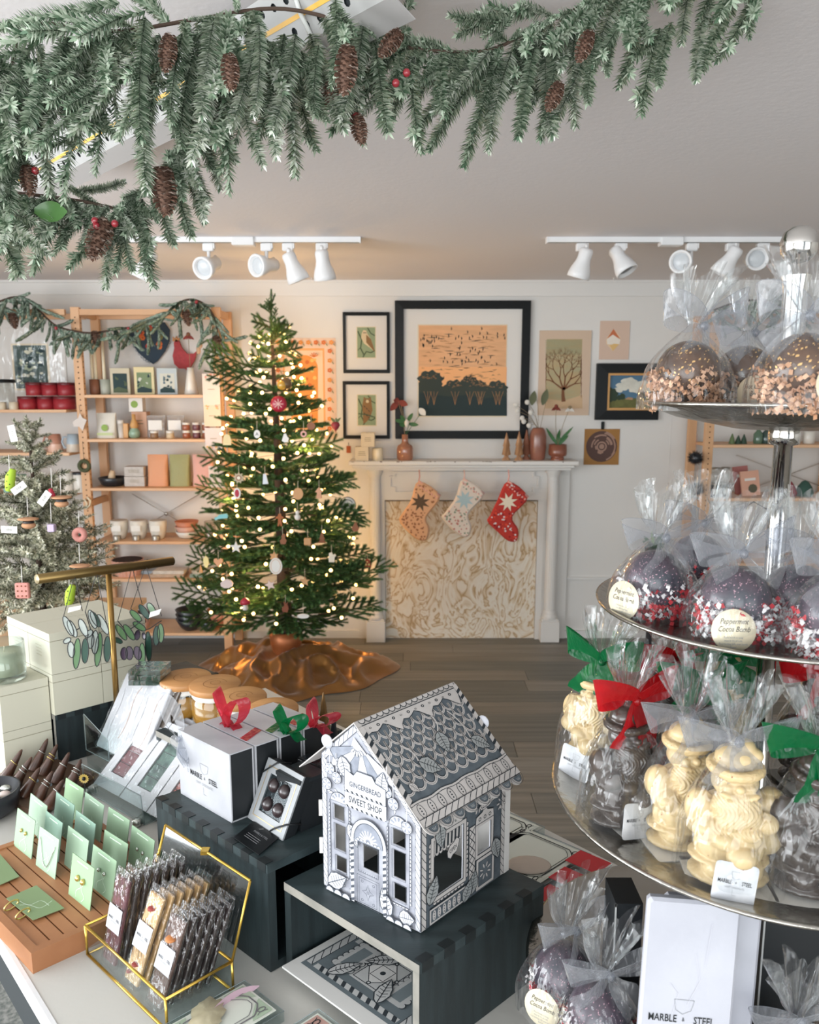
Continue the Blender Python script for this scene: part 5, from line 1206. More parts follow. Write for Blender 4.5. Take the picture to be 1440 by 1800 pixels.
def wreathtag(t,c):
    MB().lathe([(0,-.004),(.044,-.004),(.044,.004),(0,.004)],owhite,28,T(c)@rotx(pi/2)).build('disc',t); b=MB(); b.tube([c+V((.043*cos(a),0,.043*sin(a))) for a in [i*2*pi/28 for i in range(28)]],.004,ink,6,closed=True); b.build('dark_rim',t)
    mb=MB(); A_=Art(mb,T(c)@frame((0,-.004,0),(1,0,0),(0,0,1)),.0006,.0001); A_.ring(0,0,.031,.004,ink,10,3.6,5.8); A_.ring(0,0,.031,.004,ink,10,.5,2.6)
    for y in (.008,-.004): A_.line([(-.016,y),(.016,y)],.003,ink)
    mb.build('lettering',t)
orn('round_tag_ornament','round white tag ornament with a dark rim at the right of the tree',611,888,wreathtag,Y=TYY-.12)
def mush(t,c):
    MB().lathe([(.012,-.03),(.016,-.022),(.011,-.005),(.009,.004)],owhite,14,c=c).build('mushroom_stem',t); MB().lathe([(.01,.0),(.026,.002),(.024,.016),(.012,.03),(0,.034)],ored,18,c=c).build('mushroom_cap',t)
orn('mushroom_ornament','red capped mushroom ornament low on the left of the tree',431,1062,mush,Y=TYY-.52)
orn('star_ornament','white felt star on the left side of the tree',415,962,flat(starp(32,14),.01,owhite),Y=TYY-.42)
orn('seal_ornament','large white oval medallion with a gold bow in the middle of the tree',485,995,flat(circ(32,24,42),.008,owhite,extra=lambda A_: A_.ring(0,0,.024,.002,otan,24,ry=.034)),Y=TYY-.56)
orn('flower_ornament','dried tan flower ornament above the white medallion',482,978,flat(starp(24,14,6),.01,otan),Y=TYY-.54)
orn('shell_ornament','white scallop shaped ornament low left on the tree',399,1026,flat([(0,24),(20,18),(32,2),(26,-14),(8,-22),(-14,-22),(-30,-12),(-32,4),(-18,18)],.012,mat('shell_pink','#dcc9c4',.6)),Y=TYY-.52)
orn('fish_ornament','turquoise bird ornament at the left of the tree',389,908,flat([(-36,-6),(-22,-2),(-10,10),(4,12),(30,16),(36,4),(32,-8),(4,-10),(-14,-12),(-30,-20)],.012,mat('turquoise','#7fc0c4',.6)),Y=TYY-.36)
orn('bell_tag_ornament','pale yellow bell shaped tag at the upper left of the tree',399,773,flat([(-22,-28),(22,-28),(22,0),(14,24),(0,30),(-14,24),(-20,0)],.004,mat('tag_cream_yellow','#e6cf9c',.7)),Y=TYY-.3)
orn('oval_red_ornament','white oval ornament with a red centre on the left of the tree',417,867,flat(circ(18,20,28),.008,owhite,extra=lambda A_: A_.disc(0,0,.011,ored,16,ry=.02)),Y=TYY-.44)
orn('twine_ball_ornament','grey twine sunburst ornament on the left of the tree',420,840,flat(starp(30,20,9),.01,mat('twine','#b3a68c',.9),extra=lambda A_: (A_.disc(0,0,.014,obrown,12),A_.disc(0,0,.009,ocream,12))),Y=TYY-.46)
orn('letter_ornament','small white oval ornament with a dark letter on the tree',452,763,flat(circ(16,18,21),.008,owhite,extra=lambda A_: A_.text('A',0,0,.022,ink)),Y=TYY-.44)
orn('ring_ornament','tiny white ring ornament right of centre on the tree',534,763,lambda t,c: MB().tube([c+V((.012*cos(a),0,.012*sin(a))) for a in [i*pi/8 for i in range(16)]],.005,opink,8,closed=True).build('ornament_body',t),Y=TYY-.44)
orn('house_ornament','small red house ornament hanging at the right edge of the tree',646,990,flat([(-20,-20),(20,-20),(20,4),(26,4),(0,26),(-26,4),(-20,4)],.014,mat('terracotta_red','#a8482e',.6),extra=lambda A_: (A_.rect(-.014,-.012,-.004,0,oyel),A_.rect(.004,-.012,.014,0,oyel),A_.disc(0,.009,.004,oyel))),Y=TYY-.15,string=.07)
orn('pear_ornament','brown pear ornament on the right branch beside the mantel',625,926,flat([(-4,24),(6,22),(14,4),(20,-8),(14,-22),(0,-26),(-16,-20),(-20,-6),(-12,8)],.02,obrown),Y=TYY-.15)
orn('gingerbread_ornament','brown gingerbread figure ornament in the middle of the tree',492,915,flat([(-6,34),(6,34),(9,22),(20,18),(18,10),(8,10),(10,-10),(12,-28),(3,-28),(0,-12),(-4,-28),(-12,-28),(-9,-8),(-8,10),(-20,10),(-20,18),(-9,22)],.01,mat('gingerbread','#a5623a',.8)),Y=TYY-.50)
orn('gingerbread_ornament','dark brown squirrel shaped ornament in the middle of the tree',497,948,flat([(-10,-24),(14,-24),(20,-8),(12,8),(16,22),(4,28),(-6,18),(-4,4),(-14,-6)],.01,obrown),Y=TYY-.53)
orn('wood_slice_ornament','round wood slice ornament right of the centre',524,868,flat(circ(26,16,30),.01,otan),Y=TYY-.46)
orn('leather_ornament','brown round leather ornament at the upper right of the tree',547,749,flat(circ(22,9,20),.01,obrown),Y=TYY-.40)
orn('angel_ornament','white angel shaped ornament under the small letter disc',501,770,flat([(-4,22),(6,22),(12,8),(20,-2),(14,-20),(-2,-22),(-16,-14),(-10,4)],.008,owhite),Y=TYY-.45)
orn('white_bell_ornament','long white bell ornament in the middle of the tree',466,842,flat([(-8,26),(6,26),(12,-6),(16,-24),(-12,-26),(-10,0)],.01,mat('icy_white','#d0d5da',.5)),Y=TYY-.47)
orn('pine_tree_ornament','tan tree shaped ornament on the right half of the tree',566,945,flat([(0,30),(10,12),(6,12),(16,-8),(8,-8),(20,-26),(-20,-26),(-8,-8),(-16,-8),(-6,12),(-10,12)],.008,obrown),Y=TYY-.42)
orn('star_ornament','tan wooden star low on the right half of the tree',536,1022,flat(starp(26,12),.008,otan),Y=TYY-.55)
orn('star_ornament','pale pink star under the white medallion',475,1028,flat(starp(28,13,5,pi/2+.3),.01,mat('pale_pink_star','#dcc6bd',.7)),Y=TYY-.56)
orn('deer_ornament','brown deer ornament near the bottom of the tree',502,1068,flat([(-14,-22),(10,-24),(16,-4),(10,18),(14,32),(4,20),(-8,30),(-6,12),(-18,-4)],.01,mat('deer_brown','#7c442c',.7)),Y=TYY-.58)
orn('feather_ornament','flat white feather ornament at the bottom of the tree',533,1083,flat(circ(30,16,12),.006,owhite),Y=TYY-.58)
orn('bird_ornament','pale yellow bird ornament on the left edge of the tree',362,988,flat([(0,34),(14,22),(16,-6),(6,-30),(-6,-28),(-12,-4),(-12,20)],.01,mat('pale_yellow','#e3d69a',.7)),Y=TYY-.36)
orn('heart_ornament','peach heart ornament beside the yellow bird',384,988,flat([(0,-26),(24,2),(22,16),(10,20),(0,12),(-10,20),(-22,16),(-24,2)],.01,mat('peach_felt','#d9a37c',.8)),Y=TYY-.40)
orn('cone_ornament','small grey cone ornament at the left edge of the tree',353,1000,flat([(0,22),(9,-20),(-9,-20)],.012,otan),Y=TYY-.34)
orn('angel_ornament','gold and pink angel ornament right of the wood slice',561,866,flat([(0,30),(8,20),(20,4),(10,0),(14,-28),(-14,-28),(-10,0),(-20,4),(-8,20)],.01,mat('rose_gold','#cf9a78',.5)),Y=TYY-.44)
orn('mitten_ornament','white mitten ornament on the right half of the tree',583,980,flat([(-14,-24),(14,-24),(16,4),(24,10),(18,20),(8,14),(2,28),(-12,24),(-16,0)],.01,ocream),Y=TYY-.4)
orn('gift_ornament','small tan gift box ornament in the middle right of the tree',541,952,lambda t,c: MB().box(tuple(c),(.036,.02,.036),otan,bev=.003).build('ornament_body',t),Y=TYY-.48)
orn('snowman_ornament','white snowman ornament in the centre of the tree',523,905,lambda t,c: (MB().ball(c+V((0,0,-.012)),.016,owhite,12).build('lower_ball',t),MB().ball(c+V((0,0,.012)),.011,owhite,12).build('upper_ball',t)),Y=TYY-.46)
# ---------------------------------------------------------------- tree skirt and stand
gfab=mat('gold_satin','#96672f',.34,.0,sheen=.3,noise_amt=.25,noise_scale=3)
gfab.node_tree.nodes['Principled BSDF'].inputs['Metallic'].default_value=.6
sk=thing('tree_skirt','crumpled gold satin cloth heaped around the foot of the Christmas tree','tree skirt',(TX,TYY+.02,0))
def skf(u,v):
    a=2*pi*u; rad=(.06+.49*v**.85)*(1+.10*sin(3*a+1)+.05*sin(7*a))*(1.05 if cos(a)>0 else 1)
    x,y=rad*cos(a)*1.02,rad*sin(a)*.78
    n1=noise.noise(V((x*5.5+3,y*5.5,2.)))+.5*abs(noise.noise(V((x*11,y*11,7.)))); ridge=1-abs(noise.noise(V((x*7+9,y*7,4.))))*2.2
    h=(1-v)**1.4*.13+.05*max(0,n1)*(1-v**4)+.055*max(0,ridge)*(1-v**5)*min(1,v*3+.4)+.012*(1-v)
    return V((TX+x,TYY+.02+y,.004+max(0,h)))
mb=MB(); mb.surf(skf,150,46,gfab,wrap=True); mb.build('satin_cloth',sk)
st=thing('tree_stand','copper bucket stand holding the fir trunk above the gold cloth','stand',(TX,TYY,.1)); MB().lathe([(.07,.11),(.09,.19),(.10,.27),(.09,.27),(.06,.2)],mat('copper_stand','#a5623a',.4,.5),24,c=(TX,TYY,0)).build('bucket',st)
# ================================================================= THE DISPLAY TABLE
TZ=.80
E1=V((.767,-.642,0)).normalized(); E2=V((.757,.653,0)).normalized(); UZ=V((0,0,1))
tabm=mat('table_white_laminate','#c3c1ba',.45,bump=.03); tede=mat('table_edge_white','#dcdcdc',.4); dk=mat('dark_table_frame','#2b3134',.6)
p0=G(0,1635,TZ); t1=(G(100,1800,TZ)-p0).normalized(); tn=V((-t1.y,t1.x,0))
c0,c1=p0-t1*.56,p0+t1*1.75; wd=.86
tb=thing('display_table','long white topped display table carrying the gift displays','table',V((0,1,0)))
def slab(a,b,w_,z0,z1,m,off=0.):
    q=[a+tn*off,b+tn*off,b+tn*(off+w_),a+tn*(off+w_)]; return MB().hexa([V((p.x,p.y,z0)) for p in q],[V((p.x,p.y,z1)) for p in q],m)
slab(c0,c1,wd,TZ-.03,TZ,tabm).build('tabletop',tb)
slab(c0,c1,.006,TZ-.032,TZ+.001,tede,-.006).build('edge_band',tb)
slab(c0+t1*.02,c1-t1*.02,.03,TZ-.11,TZ-.032,dk,.0).build('apron',tb)
slab(c0+t1*.02,c1-t1*.02,.03,TZ-.11,TZ-.03,dk,wd-.05).build('apron',tb)
for a in (c0+t1*.05,c1-t1*.1):
    for o in (.02,wd-.07): p=a+tn*o; MB().box((p.x,p.y,(TZ-.11)/2),(.05,.05,TZ-.11),dk,rotz(0)).build('leg',tb)
# green leaves and patterned rug glimpsed under the table edge, lower left
rug=MB(); q=G(-60,1840,0.0); rug.box((q.x-.05,q.y+.1,.004),(.7,1.0,.008),mat('grey_rug','#8f918d',.95,col2='#5f6562',noise_scale=90)); solo(rug,'floor_mat','grey flecked mat on the floor below the table edge at lower left','rug',(q.x,q.y,0))
def obl(F,z=None):
    """slightly skewed corner frame the displays stand in: x runs back-left from the front corner, y back-right"""
    o=V(F); M=Matrix(((-E1.x,E2.x,0,o.x),(-E1.y,E2.y,0,o.y),(0,0,1,o.z),(0,0,0,1))); return M
# note: this frame is left handed, so meshes built with it are flipped to keep normals outward
def obox(F,a,b,h,m,mb=None,off=(0,0,0)):
    mb=mb or MB(); M=obl(F); x,y,z=off
    lo=[M@V(p) for p in ((x,y,z),(x,y+b,z),(x+a,y+b,z),(x+a,y,z))]; hi=[p+V((0,0,h)) for p in lo]
    return mb.hexa(lo,hi,m)
def facef(F,a0=0.,b=None,z=0.):
    """drawing frames: face 'L' (left-front side, drawn left to right towards the corner) and 'R'"""
    o=V(F)
    if b is None: return Matrix(((E1.x,0,-E2.x,o.x-E1.x*a0),(E1.y,0,-E2.y,o.y-E1.y*a0),(0,1,0,o.z+z),(0,0,0,1)))
    return Matrix(((E2.x,0,E1.x,o.x),(E2.y,0,E1.y,o.y),(0,1,0,o.z+z),(0,0,0,1)))
def topf(F,h): o=V(F); return Matrix(((E2.x,-E1.x,0,o.x),(E2.y,-E1.y,0,o.y),(0,0,1,o.z+h),(0,0,0,1)))
# ---------------------------------------------------------------- dark stained crates
teal=mat('teal_stained_wood','#242f31',.5,col2='#182123',noise_scale=14,stretch=(5,5,.5),bump=.05); tealt=mat('teal_top_wood','#313d3f',.45,col2='#222c2e',noise_scale=5,stretch=(1.5,9,6),bump=.05)
teald=mat('teal_joint_wood','#0f1719',.5); tealL=mat('weathered_edge','#8f8b82',.6,col2='#77756e',noise_scale=20); inn=mat('crate_inside','#1b2426',.8)
def crate(name,label,F,a,b,h,th,openL,joints):
    F=V(F); Fb=F-UZ*h; t=thing(name,label,'crate',Fb)
    obox(F-UZ*th,a,b,th,tealt).build('top_board',t)
    obox(Fb,a,b,th,teal).build('bottom_board',t)
    if openL:
        obox(Fb+UZ*th,th,b,h-2*th,teal).build('side_board',t); obox(Fb+UZ*th,th,b,h-2*th,teal,off=(a-th,0,0)).build('side_board',t)
        obox(Fb+UZ*th,a-2*th,th*.6,h-2*th,inn,off=(th,b-th*.6,0)).build('back_board',t)
        mb=MB(); A_=Art(mb,facef(F-UZ*h),.0006,.0001); A_.rect(-a,h-th,0,h,tealL); A_.rect(-th*.8,0,0,h-th,tealL); mb.build('worn_edge',t)
        n=int(b/.019)
        for i in range(n): # finger joints along the right-hand top edge
            if i % 2: continue
            obox(F-UZ*th*1.05,th,.019,th*1.12,teald,off=(-.0006,i*.019+.004,0)).build('finger_joint',t)
    else:
        obox(Fb+UZ*th,a,th,h-2*th,teal).build('side_board',t); obox(Fb+UZ*th,a,th,h-2*th,teal,off=(0,b-th,0)).build('side_board',t)
        obox(Fb+UZ*th,th*.6,b-2*th,h-2*th,inn,off=(a-th*.6,th,0)).build('back_board',t)
        n=int(a/.019)
        for i in range(n):
            if i % 2: continue
            obox(F-UZ*th*1.05,.019,th,th*1.12,teald,off=(i*.019+.004,-.0006,0)).build('finger_joint',t)
    return t
FA=G(738,1697,.944); crate('wooden_crate','dark teal wooden crate under the paper house, open towards the left',FA,.254,.240,.143,.013,True,1)
FB=G(470,1522,.973); crate('wooden_crate','dark teal wooden crate under the white gift boxes',FB,.289,.20,.172,.013,False,1)
crate('wooden_crate','dark blue wooden riser under the tall cream candle boxes',G(97,1258,.92)+V((0,0,0)),.14,.40,.119,.012,True,1)
crate('wooden_crate','dark wooden crate behind the gift boxes holding the honey jars',V((-.34,1.36,.935)),.26,.26,.134,.013,True,1)
# ---------------------------------------------------------------- folded house prints inside the crate
prt=mat('print_sheet','#c9c8c4',.7); pgray=mat('print_mid_grey','#5e686c',.8); pdark=mat('print_dark','#272e33',.8); plt=mat('print_light','#b2b3b1',.8)
def leafart(A_,x,y,L_,a,w_=.4,fillm=None,linem=None):
    fillm,linem=fillm or plt,linem or pdark; d=(cos(a),sin(a)); n=(-d[1],d[0]); up,dn=[],[]
    for i in range(9):
        t_=i/8; h=w_*L_*.5*sin(pi*t_**.8)*(1+.12*(i % 2)); c=(x+d[0]*L_*t_,y+d[1]*L_*t_); up.append((c[0]+n[0]*h,c[1]+n[1]*h)); dn.append((c[0]-n[0]*h,c[1]-n[1]*h))
    A_.fill(up+dn[::-1][1:-1],fillm); A_.line(up+dn[::-1][1:-1],L_*.035,linem,closed=True); A_.line([(x,y),(x+d[0]*L_*.95,y+d[1]*L_*.95)],L_*.03,linem)
    for i in (2,3,4,5,6):
        t_=i/8; c=(x+d[0]*L_*t_,y+d[1]*L_*t_)
        for s_ in (-1,1): A_.line([c,(c[0]+(n[0]*s_*.28*w_*2+d[0]*.10)*L_*.6,c[1]+(n[1]*s_*.28*w_*2+d[1]*.10)*L_*.6)],L_*.02,linem,z=A_.z)
def rope(A_,x0,y0,x1,y1,w_,m,lm,step=None,slant=.6):
    L_=hypot(x1-x0,y1-y0); step=step or w_*1.3; n=max(1,int(L_/step)); dx,dy=(x1-x0)/n,(y1-y0)/n; nx,ny=-(y1-y0)/L_*w_/2,(x1-x0)/L_*w_/2
    A_.fill([(x0+nx,y0+ny),(x0-nx,y0-ny),(x1-nx,y1-ny),(x1+nx,y1+ny)],m); z=A_.up()
    for i in range(n+1):
        cx,cy=x0+dx*i,y0+dy*i
        if i<n: A_.line([(cx-nx,cy-ny),(cx+dx*.35-nx*.2,cy+dy*.35-ny*.2),(cx+dx+nx,cy+dy+ny)],w_*.1,lm,z=z)
    A_.line([(x0+nx,y0+ny),(x1+nx,y1+ny)],w_*.09,lm,z=z); A_.line([(x0-nx,y0-ny),(x1-nx,y1-ny)],w_*.09,lm,z=z)
def candy(A_,x0,y0,x1,y1,w_,m,dm,step=None,frac=.42):
    L_=hypot(x1-x0,y1-y0); step=step or w_*1.7; n=max(1,int(L_/step)); dx,dy=(x1-x0)/n,(y1-y0)/n; nx,ny=-(y1-y0)/L_*w_/2,(x1-x0)/L_*w_/2
    A_.fill([(x0+nx,y0+ny),(x0-nx,y0-ny),(x1-nx,y1-ny),(x1+nx,y1+ny)],m); z=A_.up()
    for i in range(n):
        cx,cy=x0+dx*i,y0+dy*i; k=frac; o=.3
        P=[(cx+nx,cy+ny),(cx+dx*o-nx,cy+dy*o-ny),(cx+dx*(o+k)-nx,cy+dy*(o+k)-ny),(cx+dx*k+nx,cy+dy*k+ny)]
        if i==n-1: P=[(p[0]-dx*.2,p[1]-dy*.2) for p in P]
        A_.mb.add([(p[0],p[1],z) for p in (P if (P[1][0]-P[0][0])*(P[2][1]-P[0][1])-(P[1][1]-P[0][1])*(P[2][0]-P[0][0])>0 else P[::-1])],[(0,1,2,3)],dm,False,A_.M)
def scallops(A_,x0,y0,x1,y1,r,m,lm,side=1,inner=None):
    L_=hypot(x1-x0,y1-y0); n=max(1,round(L_/(2*r))); a=math.atan2(y1-y0,x1-x0); z=A_.up()
    for i in range(n):
        t_=(i+.5)/n; cx,cy=x0+(x1-x0)*t_,y0+(y1-y0)*t_; rr=L_/n/2
        pts=[(cx+rr*cos(a+side*pi*k/8),cy+rr*sin(a+side*pi*k/8)) for k in range(9)]
        q=pts if side>0 else pts[::-1]; A_.mb.add([(p[0],p[1],z) for p in q],[list(range(9))],m,False,A_.M); A_.line(pts,r*.22,lm,z=z+.00002)
        if inner:
            ip=[(cx+rr*.6*cos(a+side*pi*k/8),cy+rr*.6*sin(a+side*pi*k/8)) for k in range(9)]; ip=ip if side>0 else ip[::-1]; A_.mb.add([(p[0],p[1],z+.00003) for p in ip],[list(range(9))],inner,False,A_.M)
    A_.z=z+.00005
def sheetart(A_,w_,h_):
    A_.rect(.022,.012,w_-.004,h_-.012,pgray)
    rope(A_,.03,h_-.02,w_-.01,h_-.02,.012,plt,pdark); rope(A_,.03,.02,w_-.01,.02,.012,plt,pdark)
    for x0 in (.045,.12):
        candy(A_,x0-.012,.03,x0-.012,h_-.03,.009,plt,pdark)
    A_.rect(.05,h_*.36,.115,h_*.64,plt); A_.line([(.054,h_*.38),(.111,h_*.38),(.111,h_*.62),(.054,h_*.62)],.0018,pdark,closed=True)
    cx,cy=.083,h_*.5; A_.fill([(cx-.026,cy),(cx,cy-.026),(cx+.026,cy),(cx,cy+.026)],prt); A_.line([(cx-.026,cy),(cx,cy-.026),(cx+.026,cy),(cx,cy+.026)],.0015,pdark,closed=True)
    A_.line([(cx-.012,cy-.012),(cx+.012,cy-.012),(cx+.012,cy+.012),(cx-.012,cy+.012)],.0013,pdark,closed=True); A_.disc(cx,cy,.004,pdark,10)
    for s_ in ((-.02,0),(.02,0),(0,.02),(0,-.02)): A_.disc(cx+s_[0]*1.3,cy+s_[1]*1.3,.0035,pdark,10); A_.disc(cx+s_[0]*1.3,cy+s_[1]*1.3,.0017,plt,8)
    for x0,y0 in ((.05,.045),(.05,h_-.075),(.13,h_*.3),(.13,h_*.62)):
        A_.rect(x0,y0,x0+.06,y0+.03,plt); A_.rect(x0+.008,y0+.006,x0+.052,y0+.024,mat('print_window_grey','#6f797c',.8)); scallops(A_,x0,y0,x0+.06,y0,.005,plt,pdark,-1); scallops(A_,x0,y0+.03,x0+.06,y0+.03,.005,plt,pdark,1)
    for x0,y0,a in ((.035,.07,.4),(.12,h_*.5,2.4),(.03,h_*.74,-.4),(.16,h_*.45,1.2),(.19,.05,2.2)): leafart(A_,x0,y0,.05,a)
zc=.944-.143+.013
def sheet_w(F,a,b,th,label,art=None):
    t=thing('house_print_sheet',label,'print',F); obox(F,a,b,th,prt).build('card_sheet',t)
    if art:
        mb=MB(); o=F; M=Matrix(((E2.x,-E1.x,0,o.x),(E2.y,-E1.y,0,o.y),(0,0,1,o.z+th),(0,0,0,1))); art(Art(mb,M,.0003,.00006),b,a); mb.build('printed_art',t)
Fi=FA-UZ*(.143-.013)-E1*.016-E2*.012
sheet_w(Fi+UZ*.0005,.214,.21,.007,'thick white folded card at the bottom of the printed sheets in the crate')
sheet_w(Fi+UZ*.008-E1*.004,.210,.21,.006,'second white folded card in the crate under the dark printed sheet')
sheet_w(Fi+UZ*.0145-E2*.012,.216,.215,.003,'top sheet in the crate printed with dark candy house artwork',sheetart)
# ---------------------------------------------------------------- marbled gift boxes
marb=mat('marbled_white_card','#b4b5b8',.45,col2='#9fa0a5',noise_scale=9,stretch=(1,1.6,1)); bcard=mat('black_card','#15191c',.5); letb=mat('lettering_black','#14181b',.6); letg=mat('lettering_grey','#8f9194',.6); goldf=mat('gold_foil_line','#b79a62',.35,.5)
organ=lambda n,c,v=.55: film('organza_'+n,c,.2,.05,.3,60,rough=.3,veil=v,veilcol=c)
og_w,og_r,og_g,og_p=organ('white','#e4e6ea',.17),organ('red','#d8232c',.55),organ('green','#0f8a4f',.5),organ('pink','#d8485a',.42)
def ribbon_strip(path,width_dir,w_,m,mb,taper=None):
    P=[]; n=len(path)
    for i,p in enumerate(path):
        k=w_/2*(taper(i/(n-1)) if taper else 1); wdv=width_dir(i/(n-1)) if callable(width_dir) else width_dir
        P += [V(p)-wdv*k,V(p)-wdv*k*.4+V((0,0,.001*sin(i*1.7))),V(p)+wdv*k*.4,V(p)+wdv*k]
    mb.add(P,[(i*4+j,i*4+j+1,i*4+j+5,i*4+j+4) for i in range(n-1) for j in range(3)],m,True)
def bow(t,c,right,up,size,m,w_=.028,seed=0,loops=2,tails=2,droop=.4,asym=(1,1),part='ribbon_bow'):
    """organza bow at c; right/up span the plane it faces"""
    r_=random.Random(seed); right,up=V(right).normalized(),V(up).normalized(); out=right.cross(up).normalized(); mb=MB()
    for k in range(loops):
        s_=-1 if k==0 else 1; sz=size*asym[k]; a=r_.uniform(-.1,.35); d=(right*s_*cos(a)+up*sin(a)); nn=up*cos(a)-right*s_*sin(a)
        path=[c+d*sz*(1-cos(2*pi*i/20))/2+out*(.22*sz*sin(2*pi*i/20))+nn*(.16*sz*sin(2*pi*i/20)+.10*sz*sin(pi*i/20)) for i in range(21)]
        ribbon_strip(path,lambda f,nn=nn,out=out,d=d: (nn+out*.5*sin(f*6.28)-d*.35*cos(f*6.28)).normalized(),w_,m,mb,lambda f: .2+.8*sin(pi*f)**1.4)
        mb.tube([path[i]+(nn+out*.5*sin(i/20*6.28)-d*.35*cos(i/20*6.28)).normalized()*w_/2*(.2+.8*sin(pi*i/20)**1.4) for i in range(21)],.0004,m,3)
    for k in range(tails):
        s_=-1 if k==0 else 1; L_=size*r_.uniform(.8,1.15); d=(right*s_*r_.uniform(.3,.9)-up*droop*r_.uniform(.7,1.6)+out*.25).normalized(); nn=d.cross(out).normalized()
        path=[c+d*L_*i/8+out*(.12*size*sin(pi*i/8))+nn*.04*size*sin(i*1.1) for i in range(9)]
        ribbon_strip(path,(nn+out*.3).normalized(),w_,m,mb,lambda f: .28+.72*min(1,f*2))
    mb.ball(c+out*.002,size*.10,m,8,sc=(1,.8,1.1))
    return mb.build(part,t)
def brand(A_,x,y,h,m=None,m2=None,xs=.78,sub=True,rot=0.):
    """MARBLE & STEEL / CRAFT CHOCOLATES with the thin bowl drawing behind"""
    ca,sa=cos(rot),sin(rot); R=lambda u,v: (x+u*ca-v*sa,y+u*sa+v*ca)
    for a_,b_ in (((-.8,1.9),(1.0,1.9)),((-.8,1.9),(-.62,.9)),((1.0,1.9),(.75,.9)),((-.62,.9),(0,.5)),((.75,.9),(0,.5)),((-.25,-1.3),(-.25,-2.3)),((-.25,-2.3),(.4,-2.3))):
        A_.line([R(a_[0]*h,a_[1]*h),R(b_[0]*h,b_[1]*h)],h*.045,letg if m2 is None else m2,z=A_.z+.00001)
    A_.z += .00003
    A_.text('MARBLE',*R(-1.75*h,0),h,m or letb,xs,rot,0,.01); A_.text('&',*R(.12*h,0),h*.55,m or letb,xs,rot); A_.text('STEEL',*R(1.95*h,-.02*h),h,m or letb,xs,rot,0,.01)
    if sub: A_.text('CRAFT  CHOCOLATES',*R(0,-.95*h),h*.5,m2 or letg,xs,rot)
FW=G(408,1447,.973)
gb_a,gb_h,gb_d=(FW-G(317,1395,.973)).length,.115,.042
gb_h=W(400,1328,FW.y).z-.973
gifts=[('white',og_w,'marbled white gift box with a sheer white bow, front of the row of four',None),('red',og_p,'marbled white gift box with a looped red ribbon, second of the row',1),('green',og_g,'marbled white gift box with a green ribbon, third of the row',1),('red',og_p,'marbled white gift box with a red ribbon at the back of the row of four',1)]
for k,(cn,om,lab,strip) in enumerate(gifts):
    o=FW+E2*k*(gb_d+.0035); aa=gb_a*(1.0 if k<2 else .95)
    t=thing('gift_box',lab,'gift box',o); obox(o+E2*.002,aa-.002,gb_d-.004,gb_h-.001,bcard,off=(.001,0,0)).build('black_tray',t)
    mb=MB(); obox(o,aa,.002,gb_h,marb,mb); obox(o+E2*(gb_d-.002),aa,.002,gb_h,marb,mb); obox(o+UZ*(gb_h-.0005),aa,gb_d,.002,marb,mb); obox(o,.0018,gb_d,.002,marb,mb); mb.build('marbled_sleeve',t)
    if k==0: mb=MB(); brand(Art(mb,facef(o,aa),.0006,.00005),aa*.5,gb_h*.45,.0125,m2=letg,xs=.72); mb.build('printed_lettering',t)
    if strip:
        mb=MB(); M=topf(o,gb_h+.0018); A_=Art(mb,M,.0006,.0001); x0=gb_d; A_.fill([(0,aa*.16),(gb_d,aa*.30),(gb_d,aa*.42),(0,aa*.28)] if k<9 else [],om if k != 2 else om); mb.build('ribbon_band',t)
c=FW-E1*gb_a*.93+UZ*(gb_h-.012)-E2*.004; r=[x for x in bpy.data.objects if x.name=='gift_box'][0]
bow(r,c,-E1*.2+UZ*.4,-E1*.5+UZ,.05,og_w,.04,3,droop=1.4,asym=(.8,1.))
def gift(k): return [x for x in bpy.data.objects if x.name==('gift_box' if k==0 else 'gift_box.%03d' % k)][0]
def upbow(t,p,m,seed,size=.048,lean=0.):
    mb=MB(); r_=random.Random(seed)
    for s_ in (-1,1):
        d=(UZ+E1*(s_*.35+lean)).normalized(); nn=(E1*.9+E2*.3*s_).normalized()
        path=[p+d*size*(1-cos(2*pi*i/16))/2+nn*.016*s_*sin(2*pi*i/16)+E1*.012*s_*sin(pi*i/16) for i in range(17)]
        ribbon_strip(path,(E2*.8+UZ*.2+E1*.4*s_).normalized(),.02,m,mb,lambda f: .4+.7*sin(pi*f))
    for s_ in (-1,1): ribbon_strip([p+E1*s_*.03*i/5+UZ*.006*sin(i)+E2*.004*i/5 for i in range(6)],E2,.018,m,mb)
    mb.build('ribbon_bow',t)
upbow(gift(1),FW+E2*(gb_d*1.5)-E1*gb_a*.66+UZ*(gb_h+.002),og_p,1,.06)
upbow(gift(2),FW+E2*(gb_d*2.6)-E1*gb_a*.03+UZ*(gb_h+.002),og_g,2,.04)
upbow(gift(3),FW+E2*(gb_d*3.7)+E1*.004+UZ*(gb_h+.002),og_p,3,.045,.5)
